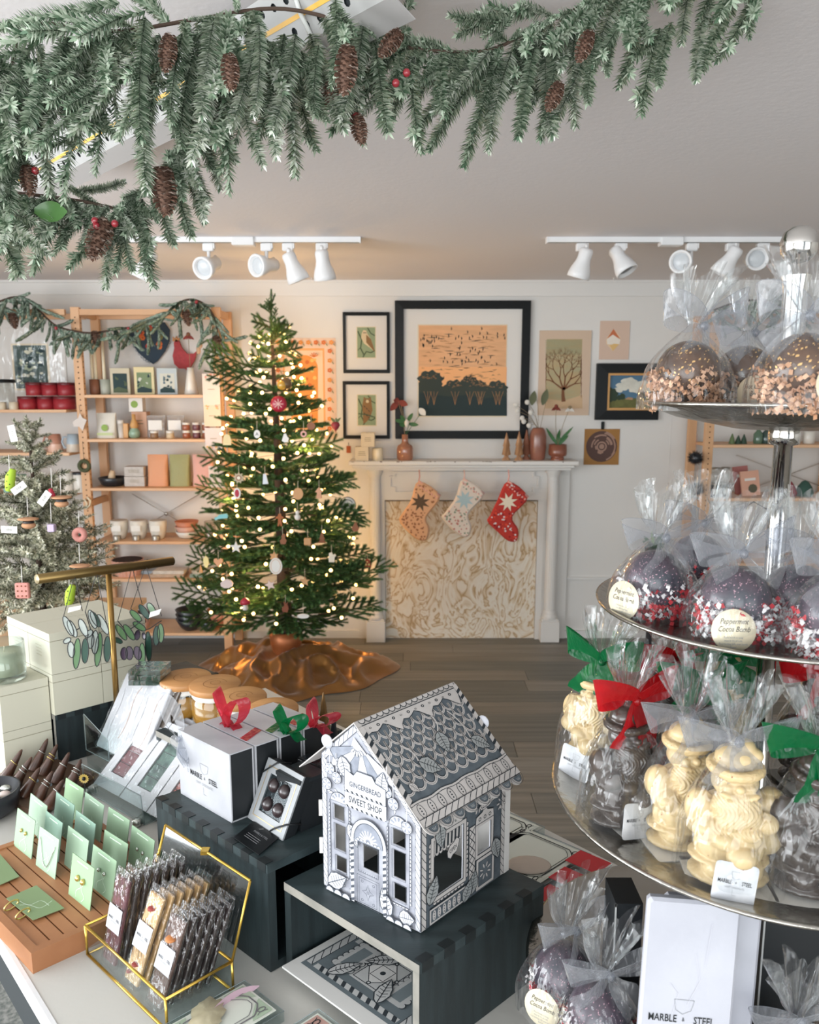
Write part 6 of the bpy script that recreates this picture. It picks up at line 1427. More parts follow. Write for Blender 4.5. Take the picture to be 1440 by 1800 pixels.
# ---------------------------------------------------------------- black truffle boxes
win_g=film('window_film','#e8eef0',.06,.01,.1,40,rough=.08); truf=mat('dark_truffle','#2c1f20',.35,coat=.5,noise_amt=.3,noise_scale=60); grb=mat('grey_box_face','#8d9092',.5)
def quadM(p_o,p_x,p_y):
    """frame from three world points: origin, along x, along y (kept as measured)"""
    x,y=(p_x-p_o),(p_y-p_o); n=x.cross(y).normalized(); X,Y=x.normalized(),y.normalized(); M=Matrix((X,Y,n)).transposed().to_4x4(); M.translation=p_o; return M,x.length,y.length
def lean_pts(base_px,base2_px,top_px,z):
    """bottom edge on height z, top-left corner raised by leaning back along E2"""
    a,b_=G(*base_px,z),G(*base2_px,z); r_=ray(*top_px); n=(b_-a).normalized(); plane_n=n # top corner lies in plane through a spanned by E2 and UZ
    m_=E2.cross(UZ).normalized(); t_=(a-V((0,0,EZ))).dot(m_)/r_.dot(m_); return a,b_,V((0,0,EZ))+r_*t_
a,b_,c_=lean_pts((436,1437),(497,1478),(473,1331),.974)
M,wx,wy=quadM(a,b_,c_); t=thing('truffle_box','grey faced window box of four truffles leaning on the crate, tied with black cord','box',a)
MB().span((0,0,-.022),(wx,wy,-.002),bcard,M).build('box_body',t)
MB().holed([(0,0),(wx,0),(wx,wy),(0,wy)],[[(wx*.2,wy*.2),(wx*.8,wy*.2),(wx*.8,wy*.8),(wx*.2,wy*.8)]],-.002,.001,grb,M).build('window_lid',t)
mb=MB(); Art(mb,M,.0014).line([(wx*.1,wy*.1),(wx*.9,wy*.1),(wx*.9,wy*.9),(wx*.1,wy*.9)],.0012,goldf,True); mb.build('gold_line',t)
for ix in (.35,.65):
    for iy in (.35,.65): MB().ball(M@V((wx*ix,wy*iy,-.003)),wx*.125,truf,12).build('truffle',t)
MB().span((wx*.2,wy*.2,-.0005),(wx*.8,wy*.8,0),win_g,M).build('window',t)
mb=MB(); mb.tube([M@V(p) for p in ((wx*.0,wy*.75,.003),(wx*.3,wy*1.0,.004),(wx*.32,wy*1.02,-.024))],.0014,bcard,6); mb.build('cord',t)
mb=MB(); mb.tube([M@V(p) for p in ((wx*.62,0,.0),(wx*.75,wy*.1,.004),(wx*1.0,wy*.25,.003),(wx*1.02,wy*.27,-.024))],.0014,bcard,6); mb.build('cord',t)
Fq=a+(b_-a)*1.0+E2*.03; Fq.z=.973
t=thing('truffle_box','closed black truffle box standing behind the leaning window box','box',Fq); obox(Fq+E2*.005-E1*.002,.055,.048,.082,bcard).build('box_body',t); mb=MB(); obox(Fq+E2*.004-E1*.001+UZ*.078,.057,.050,.006,mat('black_lid','#1d2225',.35),mb); mb.build('lid',t)
F2=Fq+E2*.058; F2.z=.973
t=thing('truffle_box','black box with white edged lid standing beside the paper house roof','box',F2); obox(F2,.06,.05,.06,bcard).build('box_body',t); mb=MB(); A_=Art(mb,facef(F2,b=1),.0006)
for zz in (.02,.045): A_.line([(.006,zz),(.044,zz),(.044,zz-.016),(.006,zz-.016)],.0008,plt,True)
mb.build('white_edge_line',t)
F3=F2+UZ*.062
t=thing('truffle_box','glossy windowed black box lying on top of the stack beside the roof','box',F3); obox(F3,.075,.055,.02,bcard).build('box_body',t); obox(F3+UZ*.0205,.07,.05,.001,win_g,off=(.0025,.0025,0)).build('window',t)
mb=MB(); Art(mb,facef(F3,.075),.0006).line([(.002,.002),(.073,.002),(.073,.018),(.002,.018)],.0008,plt,True); mb.build('white_edge_line',t); 
bow(t,F3-E1*.045+UZ*.022-E2*.002,E1,UZ,.022,mat('black_cord','#101214',.6),.002,4)
# black info card
a,b_=G(411,1473,.975),G(455,1504,.975); t=thing('info_card','small black card with fine white lettering lying on the crate','card',a); M,wx,wy=quadM(a,b_,G(450,1442,.975)); MB().span((0,0,0),(wx,wy*.9,.0015),mat('black_card_gloss','#121517',.3),M).build('card',t)
mb=MB(); A_=Art(mb,M,.0019); A_.line([(wx*.35,wy*.75),(wx*.45,wy*.85)],.0008,plt); A_.text('MARBLE & STEEL',wx*.55,wy*.6,.006,letg,.8)
for q in range(3): A_.line([(wx*.2,wy*(.42-.08*q)),(wx*.7,wy*(.42-.08*q))],.0008,letg)
mb.build('printed_lettering',t)
# ---------------------------------------------------------------- green jewellery cards on the slatted tray
tray_z=TZ+.034; tw=mat('tray_cherry_wood','#a8744e',.45,col2='#94623f',noise_scale=8,stretch=(1,1,1),bump=.03); twd=mat('tray_groove','#2c1a12',.8)
FT=G(55,1676,tray_z); tray=thing('slatted_tray','low cherry wood slatted tray holding the green jewellery cards','tray',V((FT.x,FT.y,TZ)))
bT=.245; aT=.33
Fb_=V((FT.x,FT.y,TZ)); obox(Fb_,aT,bT,.012,twd,off=(.004,.004,.006)).build('tray_base',tray)
obox(Fb_,.012,bT,.034,tw).build('end_rail',tray); obox(Fb_,.012,bT,.034,tw,off=(aT-.012,0,0)).build('end_rail',tray)
obox(Fb_,aT-.024,.012,.034,tw,off=(.012,0,0)).build('side_rail',tray); obox(Fb_,aT-.024,.012,.034,tw,off=(.012,bT-.012,0)).build('side_rail',tray)
ns=11; pw=(bT-.024)/ns
for i in range(ns): obox(Fb_,aT-.0245,pw-.0022,.013,tw,off=(.0122,.012+i*pw+.0011,.0185)).build('slat',tray)
cgr=[mat('card_green_%d' % i,c_,.6) for i,c_ in enumerate(('#93ae90','#9ab39a','#8fae86','#8fae9c'))]; cline=mat('card_white_line','#d5e3d3',.6); stone=mat('gold_stud','#d7c07a',.25,.8); silver=mat('silver_chain','#c9ccc4',.25,.8)
cards=[(31,1420,62,1443,'studs',0),(70,1452,104,1476,'chain',1),(128,1499,166,1527,'studs',2),(54,1394,83,1417,'',1),(81,1425,110,1447,'',3),(120,1451,156,1478,'',1),(164,1484,205,1514,'studs',0),
         (99,1392,131,1416,'',3),(134,1424,168,1449,'',3),(184,1458,225,1484,'',0),(116,1367,147,1387,'',2),(150,1392,183,1416,'',1),(191,1418,228,1442,'',0),(232,1450,272,1478,'studs',0)]
nmz=['front row, far left, with two small studs','front row, second, holding a fine chain necklace','front row right, with two large gold studs','second row, far left behind the studs card','second row, behind the necklace card','second row, third, plain faced','second row right, with two pale round studs','third row left, dark shadowed','third row middle','third row right','back row, highest of all beside the ring cones','back row, second','back row, third','back row right, with dark studs beside the glass lid']
ch=.074
for k,(x0,y0,x1,y1,kind,ci) in enumerate(cards):
    zt=TZ+.030+ch*.95; a,b_=G(x0,y0,zt),G(x1,y1,zt); dn=V((0,0,-1))*ch*.95-E2*.012; e=b_-a; o=a+dn
    t=thing('jewellery_card','green jewellery card in the tray, '+nmz[k],'card',o); M,wx,wy=quadM(o,o+e,a)
    MB().span((0,0,-.001),(wx,wy,.0),cgr[ci],M).build('card',t); mb=MB(); A_=Art(mb,M,.0003,.00005)
    A_.line([(wx*.25,wy*.9),(wx*.75,wy*.9)],.002,cline); A_.line(bez((wx*.35,wy*.1),(wx*.2,wy*.35),(wx*.7,wy*.3),(wx*.45,wy*.5)),.0008,cline); A_.line(bez((wx*.6,wy*.08),(wx*.9,wy*.3),(wx*.4,wy*.25),(wx*.6,wy*.45)),.0008,cline); mb.build('printed_line_art',t)
    if kind=='studs':
        r_=.0045 if k==2 else .003
        for q in (.38,.62): MB().ball(M@V((wx*q,wy*.55,.002)),r_,stone if k in (2,0) else silver,10,sc=(1,1,1.2)).build('stud_earring',t)
    if kind=='chain': MB().tube([M@V((wx*(.12+.76*q/12),wy*(.78-.62*sin(pi*q/12)),.0015)) for q in range(13)],.0007,silver,5).build('chain',t)
for k,(p,lab) in enumerate((((11,1580),'flat green card lying on the tray with two gold hoops'),((-40,1520),'flat green card lying on the tray at the left picture edge'))):
    z=tray_z+.001
    if k==0: P_=[G(11,1580,z),G(58,1618,z),G(113,1597,z),G(64,1557,z)]
    else: P_=[G(-48,1535,z),G(0,1556,z),G(34,1541,z),G(0,1502,z)]
    t=thing('jewellery_card',lab,'card',P_[0]); MB().hexa(P_,[q+UZ*.001 for q in P_],mat('card_olive_green','#7c9068',.6)).build('card',t)
    if k==0:
        mb=MB(); M,wx,wy=quadM(P_[0]+UZ*.001,P_[1]+UZ*.001,P_[3]+UZ*.001); A_=Art(mb,M,.0003); A_.line(bez((wx*.2,wy*.2),(wx*.9,wy*.2),(wx*.2,wy*.8),(wx*.8,wy*.7)),.0007,cline); A_.line(bez((wx*.4,wy*.1),(wx*.6,wy*.6),(wx*.9,wy*.1),(wx*.7,wy*.9)),.0007,cline); mb.build('printed_line_art',t)
        for px,py in ((20,1591),(40,1606)): q=G(px,py,z+.004); MB().tube([q+(-E2*.012*cos(a_)+UZ*.006*sin(a_)+E1*.004*cos(a_)) for a_ in [i*pi/8 for i in range(16)]],.0014,stone,7,closed=True).build('hoop_earring',t)
# ---------------------------------------------------------------- ring cones on a dark wooden base
rcw=mat('ring_cone_walnut','#5d3c2b',.35,coat=.3,col2='#3f2a20',noise_scale=30); rbase=mat('ring_base_wood','#5f4737',.5,noise_amt=.2)
rcs=[(39,1317,8,1370),(56,1330,24,1383),(84,1298,60,1352),(101,1308,76,1360),(122,1322,98,1374),(143,1334,122,1384),(70,1349,42,1398),(93,1355,66,1406),(112,1370,84,1418)]
rdesc=['leftmost, with a plain band','second from the left with two bands','back row left below the cream box','back row middle with a wide silver ring','back row third beside the blue riser','rightmost in the back row','front row left with a small stone ring','front row middle with a blue stone ring','front row right against the green cards']
P_=[G(-20,1400,TZ+.001),G(70,1440,TZ+.001),G(175,1370,TZ+.001),G(80,1335,TZ+.001)]; rb=MB().hexa(P_,[p+UZ*.012 for p in P_],rbase); solo(rb,'ring_stand_base','brown wooden board under the ring cones','board',P_[0])
for k,(tx,ty,bx,by) in enumerate(rcs):
    b_=G(bx,by,TZ+.014); m_=V((1,0,0)); r_=ray(tx,ty); tt=(b_.y+.028)/r_.y; tp=V((r_.x*tt,r_.y*tt,EZ+r_.z*tt)); d=tp-b_; L_=d.length
    t=thing('ring_cone','tilted walnut ring cone, '+rdesc[k],'ring holder',b_); M=upto(b_,d); MB().lathe([(.0135,-.002),(.0135,.004),(.009,L_*.45),(.0045,L_*.88),(.002,L_*.98),(0,L_)],rcw,18,M).build('cone',t)
    for q in ((.5,.62) if k % 2 else (.55,)):
        rr=.0125-.0085*q+.0012; MB().tube([M@V((rr*cos(a_),rr*sin(a_),L_*q+.003*sin(a_))) for a_ in [i*pi/8 for i in range(16)]],.0009,silver if k % 3 else stone,6,closed=True).build('ring',t)
    if k in (3,6,7): MB().ball(M@V((0,-.0105,L_*.56)),.004,mat('blue_stone','#7f8d96',.2,coat=.5),8).build('ring_stone',t)
c=G(-14,1432,TZ+.001); t=thing('black_dish','black bowl of small stones at the left picture edge','bowl',c); MB().lathe([(.03,0),(.05,.015),(.056,.055),(.052,.055),(.045,.02),(0,.016)],blackc,28,c=c).build('bowl_body',t)
for k in range(7): MB().ball(c+V((.03*cos(k*.9),.03*sin(k*.9),.044)),.011,(mat('pale_stone','#c8b8b0',.4),silver,blackc)[k % 3],8,sc=(1.2,.8,.7)).build('stone',t)
q=G(148,1368,TZ+.045); t=thing('sunflower_charm','small yellow sunflower charm beside the acrylic holder','charm',V((q.x,q.y,TZ))); MB().tube([V((q.x,q.y,TZ)),q],.0012,bcard,5).build('pin',t)
b=MB()
for k in range(14): a_=2*pi*k/14; leaf(b,q,q+V((.011*cos(a_),-.002,.011*sin(a_))),.005,mat('sunflower_yellow','#dcc069',.4))
stuff(b.build('petal',t)); MB().ball(q+V((0,-.002,0)),.004,bcard,8).build('flower_centre',t)
# ---------------------------------------------------------------- acrylic holders with packaged bars
acr=film('clear_acrylic','#eef4f4',.25,.05,0,rough=.03); acre=mat('acrylic_edge','#a9b5b6',.2,alpha=.65)
def acr_plate(P_,th,t,part='acrylic_plate'):
    n=(P_[1]-P_[0]).cross(P_[3]-P_[0]).normalized()*th; MB().hexa(P_,[p+n for p in P_],acr).build(part,t)
    mb=MB(); mb.tube(P_,.0009,acre,4,closed=True); mb.build('polished_edge',t)
shrink=film('shrink_film','#ffffff',.14,.02,.35,30,rough=.1,veil=.02)
redc=mat('raspberry_chocolate','#5a1722',.4,noise_amt=.35,noise_scale=70,coat=.3); grc=mat('forest_green_print','#12332c',.5,noise_scale=50,col2='#4f6d62'); pkc=mat('rose_chocolate','#8f4d44',.45,noise_amt=.3,noise_scale=60); wbx=mat('white_pack_card','#b9babd',.5)
def pack(o,x_end,top,label,winm,film_=True,th=.016,letters=True):
    """a tall flat pack: o bottom-left, x_end bottom-right, top = top-left"""
    M,wx,wy=quadM(o,x_end,top); t=thing('chocolate_pack',label,'package',o)
    if winm: MB().holed([(0,0),(wx,0),(wx,wy),(0,wy)],[[(wx*.26,wy*.2),(wx*.76,wy*.2),(wx*.76,wy*.83),(wx*.26,wy*.83)]],-.003,0,wbx,M).build('window_card',t); MB().span((0,0,-th),(wx,wy,-.006),wbx,M).build('card_tray',t)
    else: MB().span((0,0,-th),(wx,wy,0),marb,M,bev=.002).build('card_tray',t)
    mb=MB(); A_=Art(mb,M,.0004,.0001)
    if winm:
        for q in range(4): MB().span((wx*.27,wy*(.205+.156*q),-.006),(wx*.75,wy*(.205+.156*q+.149),-.0028),winm,M,bev=.001).build('chocolate_piece',t)
    if letters: A_.text('MARBLE',wx*.5,wy*.91,wx*.14,letb,.7); A_.text('STEEL',wx*.5,wy*.865,wx*.12,letg,.7); A_.ring(wx*.6,wy*.14,wx*.06,.0006,letg,8)
    else: A_.line(bez((wx*.8,wy*.9),(wx*.5,wy*.7),(wx*.95,wy*.5),(wx*.7,wy*.2)),.002,mat('marble_vein','#a98f80',.6)); A_.line(bez((wx*.2,wy*.8),(wx*.4,wy*.5),(wx*.1,wy*.4),(wx*.35,wy*.1)),.0014,letg)
    mb.build('printed_label',t)
    if film_:
        b=MB(); b.surf(lambda u,v: M@V((-.002+(wx+.004)*u,-.002+(wy+.004)*v,.0025+.0035*noise.noise(V((u*4,v*8,wx*999))))),10,22,shrink); b.build('shrink_wrap',t)
    return t
# front holder: three windowed packs side by side, spares behind
a=G(165,1376,.82); b_=G(208,1400,.82); 
def raised(a,px,py): m_=E2.cross(UZ).normalized(); r_=ray(px,py); t_=(a-V((0,0,EZ))).dot(m_)/r_.dot(m_); return V((0,0,EZ))+r_*t_
tp=raised(a,257,1252); e=b_-a
for k,(wm,lab) in enumerate(((redc,'white pack with a window of raspberry red chocolate in the acrylic holder'),(grc,'white pack with a window of dark green chocolate in the acrylic holder'),(pkc,'white pack with a window of pink chocolate partly behind the crate'))):
    o=a+e*1.04*k; pack(o,o+e,tp+e*1.04*k,lab,wm)
for k in range(1,6):
    for j in range(2 if k<5 else 1):
        o=a+E2*.019*k+e*(1.04*j+.35)+UZ*0; pack(o,o+e,tp+E2*.019*k+e*(1.04*j+.35)-UZ*.0,'white marbled pack standing in row %s behind the windowed packs, %s' % (('','one','two','three','four','five')[k],('left','right')[j]),None,False,.012,True)
t=thing('acrylic_holder','clear acrylic holder in front of the windowed chocolate packs','holder',G(160,1400,TZ)); 
acr_plate([a-E2*.012-e*.12-UZ*.016,a-E2*.012+e*2.2-UZ*.016,a-E2*.016+e*2.2+UZ*.045,a-E2*.016-e*.12+UZ*.045],.0025,t)
acr_plate([a-e*.12-UZ*.018-E2*.012,a+e*2.2-UZ*.018-E2*.012,a+e*2.2-UZ*.018+E2*.13,a-e*.12-UZ*.018+E2*.13],.0025,t,'base_plate')
for k in (.02,2.1): MB().lathe([(.009,0),(.009,.012),(0,.0125)],silver,14,c=a+e*k-E2*.022+V((0,0,-.018))).build('foot_stud',t)
# rear holder
a2=G(168,1310,.86); b2=a2+e*1.0; tp2=raised(a2,223,1182)
pack(a2,b2,tp2,'glossy wrapped white marbled bar, front of the rear acrylic holder',None,True,.012,False); pack(a2+e*.98,b2+e*.8,tp2+e*.98,'glossy wrapped marbled bar, right of the front one in the rear holder',None,True,.012,False)
dpk=mat('dark_film_pack','#5b5149',.3,coat=.4)
for k in range(1,5):
    o=a2+E2*.014*k+e*.9; M,wx,wy=quadM(o,o+e,tp2+E2*.014*k+e*.9-UZ*.004*k); t=thing('chocolate_pack','dark edged wrapped bar standing %s behind the glossy marbled bars' % ('','first','second','third','fourth')[k],'package',o); MB().span((0,0,-.009),(wx,wy,0),dpk,M,bev=.002).build('card_tray',t)
t=thing('acrylic_holder','clear acrylic holder with a cut corner in front of the glossy marbled bars','holder',V((a2.x,a2.y,TZ)))
f0=a2-E2*.014-e*.14-UZ*.01; acr_plate([f0,f0+e*1.0,f0+e*1.0+UZ*.05,f0+UZ*.085],.0025,t); acr_plate([f0,f0+e*2.1,f0+e*2.1+E2*.09,f0+E2*.09],.0025,t,'base_plate')
MB().hexa([V((p.x,p.y,TZ)) for p in (f0,f0+e*2.1,f0+e*2.1+E2*.09,f0+E2*.09)],[p-UZ*.001 for p in (f0,f0+e*2.1,f0+e*2.1+E2*.09,f0+E2*.09)],acr).build('riser_block',t)
# ---------------------------------------------------------------- cream candle boxes and the poured candle
cbm=mat('cream_candle_carton','#c4c1ae',.7); seam=mat('carton_seam','#8f8a74',.8)
def carton(F,a,b,h,label):
    t=thing('candle_carton',label,'box',F); obox(F,a,b,h*.80,cbm).build('box_base',t); obox(F-E2*0+UZ*h*.815,a,b,h*.185,cbm).build('box_lid',t); obox(F+UZ*h*.80,a-.002,b-.002,h*.02,seam,off=(.001,.001,0)).build('lid_gap',t)
    mb=MB(); A_=Art(mb,facef(F,a),.0005)
    for q in range(4): A_.line([(a*.35,h*(.62-.08*q)),(a*.62,h*(.62-.08*q))],.0015,mat('carton_print','#b3ad94',.8))
    mb.build('printed_label',t)
FC=G(12,1367,TZ+.001); hC=(W(5,1210,FC.y).z-TZ)/2
carton(FC,.105,.1,hC-.001,'cream candle carton at the bottom of the left stack'); carton(FC+UZ*hC,.105,.1,hC-.001,'cream candle carton under the glass candle')
FD=G(97,1258,.921); hD=(W(97,1115,FD.y).z-.92)/2; wD=.108
for r in range(2):
    for c_ in range(2):
        for d_ in range(2):
            carton(FD+UZ*hD*r+E2*(wD+.0015)*c_-E1*(wD+.0015)*d_,wD,wD,hD-.001,'cream candle carton on the blue riser, %s layer, %s, %s' % (('lower','upper')[r],('left','right')[c_],('front','behind')[d_]))
cc=FC+UZ*(2*hC+.001)-E1*.050+E2*.035; t=thing('glass_candle','cream candle in a clear straight glass on the cream carton','candle',cc); R_c=.042; hg=.085
MB().lathe([(0,.014),(R_c-.004,.014),(R_c-.004,hg-.022),(0,hg-.023)],mat('candle_wax_cream','#dcd8b8',.5),32,c=cc).build('wax',t)
MB().lathe([(0,0),(R_c-.002,0),(R_c,.004),(R_c,hg),(R_c-.003,hg),(R_c-.003,.012),(0,.010)],acr,32,c=cc).build('glass_jar',t); MB().tube([cc+V((0,0,hg-.023)),cc+V((.001,0,hg-.010))],.0013,cream,6).build('wick',t)
# ---------------------------------------------------------------- brass T stand with stained glass sprays
brass=mat('brushed_brass','#9c7a45',.3,.85); brd=mat('aged_brass_bar','#6f5b35',.35,.8)
yp=1.66; pt,pb=W(190,1003,yp),W(204,1215,yp); base=V((pb.x,yp,TZ)); t=thing('brass_t_stand','brass T shaped stand with a thick horizontal bar','stand',base)
MB().tube([base+V((0,0,.004)),V((pb.x,yp,pt.z))],.0065,brass,14).build('pole',t); MB().lathe([(.028,0),(.028,.006),(.01,.009)],brass,28,c=base+V((0,0,.0005))).build('foot',t)
def bary(px,py): return W(px,py,yp+E2.y/E2.x*((px-190)/FPX*yp*1.03))
bl_,br_=bary(65,1018),bary(303,986); MB().tube([bl_,br_],.0105,brd,18).build('crossbar',t); MB().tube([bl_-(br_-bl_).normalized()*.0005,bl_],.0098,mat('brass_end','#d8c9a2',.3,.7),18).build('bar_end',t)
def onbar(px): f=(px-65)/(303-65); return bl_.lerp(br_,f)
sgl=[mat('stained_green','#5b7a56',.15,coat=.6),mat('stained_clear','#b9c2bd',.1,coat=.6,alpha=.55),mat('stained_dark','#2d4a3f',.15,coat=.6),mat('stained_plum','#4a3d4e',.15,coat=.6)]; lead=mat('black_lead','#16191a',.5)
lfs=[[((112,1083),(128,1118),1),((120,1090),(134,1120),1),((140,1088),(152,1118),1),((112,1130),(124,1122),1),((124,1128),(126,1156),1),((137,1122),(133,1176),0),((150,1122),(149,1166),2)],
       [((157,1072),(168,1105),1),((160,1075),(175,1102),2),((172,1080),(190,1115),1),((150,1120),(162,1108),1),((176,1112),(170,1172),0),((160,1112),(158,1140),1),((189,1118),(188,1164),2),((168,1108),(166,1150),1)],
       [((204,1098),(222,1125),0),((218,1098),(236,1125),0),((218,1138),(218,1160),3),((227,1136),(228,1160),3),((240,1136),(244,1160),3),((215,1130),(200,1122),2),((250,1130),(249,1178),0)],
       [((229,1073),(248,1092),0),((234,1094),(256,1108),0),((245,1063),(262,1088),2),((260,1060),(272,1080),0),((243,1108),(240,1125),3),((260,1110),(262,1162),2),((276,1100),(274,1135),2),((282,1096),(283,1130),0),((252,1112),(254,1124),3)]]
hangp=[((128,112,1083),(128,145,1074)),((165,150,1075),(165,190,1110)),((228,207,1092),(228,250,1062)),((254,230,1070),(254,284,1083))]
sn=['clear and green stained glass leaf spray, leftmost on the brass bar','clear and dark green stained glass spray hanging left of the brass pole','green leaf spray with plum glass berries right of the pole','green leaf spray with a paper tag, rightmost on the brass bar']
for k in range(4):
    hb=onbar(hangp[k][0][0]); Yk=hb.y-.014; t=thing('glass_leaf_spray',sn[k],'ornament',hb-UZ*.05)
    for (_,x,y) in hangp[k]: MB().tube([hb+V((0,-.0,.012)),hb+V((0,-.0125,0)),W(x,y,Yk)],.0008,lead,5).build('black_cord',t)
    pts=[W(x,y,Yk) for x,y in ((hangp[k][0][1],hangp[k][0][2]),((hangp[k][0][1]+hangp[k][1][1])/2-4,(hangp[k][0][2]+hangp[k][1][2])/2+30),(hangp[k][1][1],hangp[k][1][2]+(28 if k<3 else 8)))]
    MB().tube(spline(pts,6),.0012,lead,6).build('lead_stem',t)
    for (p,q,c_) in lfs[k]:
        P_,Q=W(*p,Yk-.002),W(*q,Yk-.004); d=Q-P_; L_=d.length; n=d.normalized().cross(V((0,1,0))).normalized(); w_=min(.0085,L_*.30) if c_ != 3 else L_*.3
        ring=[P_+d*(.5-.5*cos(a_))+n*w_*sin(a_)*.9 for a_ in [i*2*pi/14 for i in range(14)]]
        lf=MB(); lf.add(ring+[p_+V((0,.002,0)) for p_ in ring],[list(range(14)),list(range(27,13,-1))]+[(i,14+i,14+(i+1) % 14,(i+1) % 14) for i in range(14)],sgl[c_]); lo_=lf.build('glass_leaf',t)
        MB().tube(ring,.0011,lead,5,closed=True).build('lead_rim',lo_)
    if k in (0,3):
        x,y=((131,1072) if k==0 else (272,1078)); P_=[W(x+dx,y+dy,Yk-.008) for dx,dy in ((-12,5),(10,-1),(12,-8),(-10,-4))] if k==0 else [W(x+dx,y+dy,Yk-.008) for dx,dy in ((-10,8),(8,2),(12,-8),(-8,-2))]
        MB().hexa(P_,[p_+V((0,-.0005,0)) for p_ in P_],owhite).build('paper_tag',t)
# ---------------------------------------------------------------- jars with wooden lids
lidw=mat('jar_lid_bamboo','#b98753',.5,col2='#a87645',noise_scale=6,stretch=(1,8,1)); honey=mat('honey_filling','#b07a2e',.25,coat=.5)
for k,(px,py,y,lab) in enumerate(((326,1190,1.62,'honey jar with a round wooden lid, furthest left and back'),(378,1201,1.58,'honey jar with a round wooden lid, second from the left'),(424,1223,1.51,'honey jar with a round wooden lid, third in the row'),(480,1243,1.44,'honey jar with an engraved wooden lid, closest to the gift box bows'))):
    zt=W(px,py,y).z; c=V((W(px,py,y).x,y,.936)); h=zt-.936; r=S(92,y,zt)/2*.97; t=thing('honey_jar',lab,'jar',c)
    MB().lathe([(r*.88,.004),(r*.93,.01),(r*.93,h-.032),(0,h-.031)],honey,28,c=c).build('honey',t); MB().lathe([(r*.9,0),(r*.95,.004),(r*.95,h-.03),(r*.86,h-.022),(r*.86,h-.012)],acr,28,c=c).build('glass_jar',t)
    MB().lathe([(r*.88,h-.026),(r*.92,h-.022),(r*.88,h-.018),(r*.92,h-.014)],owhite,28,c=c).build('seal_ring',t); MB().lathe([(r*.98,h-.013),(r,h-.011),(r,h-.002),(r*.98,h),(0,h)],lidw,36,c=c).build('wooden_lid',t)
    mb=MB(); A_=Art(mb,T(c+UZ*h),.0004); A_.ring(0,0,r*.45,.0012,mat('engraving','#8f6238',.7),20,.3,5.2); A_.ring(0,.004,r*.2,.0010,mat('engraving','#8f6238',.7),12); mb.build('engraving',t)
# glass tray behind the brass pole
t=thing('glass_dishes','stack of clear glass dishes behind the glossy marbled bars','dish',W(262,1200,1.62)); 
for k in range(3): q=W(262,1196-k*9,1.62); MB().hexa(*[[q+V((x,y_,z_)) for x,y_ in ((-.035,-.03),(.035,-.03),(.04,.03),(-.03,.03))] for z_ in (0,.010)],film('thick_glass','#b9c6c4',.4,.25,.2,rough=.05)).build('glass_dish',t)
# gold and dark cone figures
gcm=mat('antique_gold_cone','#8a6a42',.35,.6); 
for px,py,H_px,m,lab in ((570,1312,95,gcm,'tall antique gold cone tree behind the gift boxes'),(590,1312,62,blackc,'small dark cone tree beside the gold one')):
    c=G(px,py,TZ+.001) if False else V((W(px,1300,1.5).x,1.5 if m is gcm else 1.47,TZ+.001)); zt=W(px,py-H_px,c.y).z; h=zt-TZ; r=.022 if m is gcm else .016
    prof=[]; n=5
    for i in range(n): f0=i/n; prof += [(r*(1-f0)*1.0+.002,h*(.30+.7*f0)),(r*(1-f0-.16)+.001,h*(.30+.7*(f0+.17)))]
    b=MB(); b.lathe([(r*1.2,0),(r*1.2,.004),(r*.5,.01),(r*.5,h*.3)]+prof+[(0,h)],m,20,c=c); solo(b,'cone_tree',lab,'figurine',c)
# ---------------------------------------------------------------- brass edged glass box with chocolate bars
gbz=TZ+.05; GL,GF,GR=G(150,1627,gbz),G(291,1757,gbz),G(408,1690,gbz); GB=GL+GR-GF; gl=thing('glass_box','brass edged glass box with its lid open, full of chocolate bars','box',V((GF.x,GF.y,TZ)))
brb=mat('bright_brass','#c9a64e',.25,.85)
top4=[GL,GF,GR,GB]; bot4=[V((p.x,p.y,TZ+.002)) for p in top4]
for P_ in (top4,bot4):
    for i in range(4): MB().tube([P_[i],P_[(i+1) % 4]],.0022,brb,6).build('brass_edge',gl)
for i in range(4): MB().tube([top4[i],bot4[i]],.0022,brb,6).build('brass_edge',gl)
for i in range(4): j=(i+1) % 4; MB().add([bot4[i],bot4[j],top4[j],top4[i]],[(0,1,2,3)],acr).build('glass_pane',gl)
MB().add(bot4,[(0,1,2,3)],acr).build('glass_pane',gl)
LT0,LT1=None,None
def onpl(p,px,py,n): # place of a pixel on the plane through p with normal n
    r_=ray(px,py); t_=(p-V((0,0,EZ))).dot(n)/r_.dot(n); return V((0,0,EZ))+r_*t_
tl1=onpl(GR,440,1548,(GB-GR).normalized()) ; tl0=tl1+(GB-GR)
dirL=(tl1-GR)
lid=[GB,GR,tl1,tl0]
for i in range(4): MB().tube([lid[i],lid[(i+1) % 4]],.0022,brb,6).build('brass_edge',gl)
MB().add(lid,[(0,1,2,3)],film('lid_glass','#dfe9ea',.3,.10,0,rough=.04)).build('glass_lid',gl); mid=(tl1+tl0)/2; MB().box(tuple(mid),(.012,.012,.006),brb).build('latch',gl)
for a_,b_ in ((GL.lerp(GB,.8),tl0.lerp(GB,.25)),):
    mb=MB(); n=16
    for i in range(n): p=a_.lerp(b_,(i+.5)/n)-UZ*.01*sin(pi*(i+.5)/n); mb.ball(p,.0022,brb,6)
    stuff(mb.build('chain',gl))
cel=film('bar_film','#f6f6f6',.25,.05,.6,60,rough=.1,veil=.02)
dc=mat('dark_chocolate_bar','#2e2220',.35,coat=.4); wc=mat('white_chocolate_bar','#d2ab76',.4,coat=.3); rc=mat('berry_topped_bar','#6d3a42',.5,noise_amt=.5,noise_scale=90,coat=.2); mc=mat('brown_chocolate_bar','#5c4238',.4,coat=.3)
barw=.036
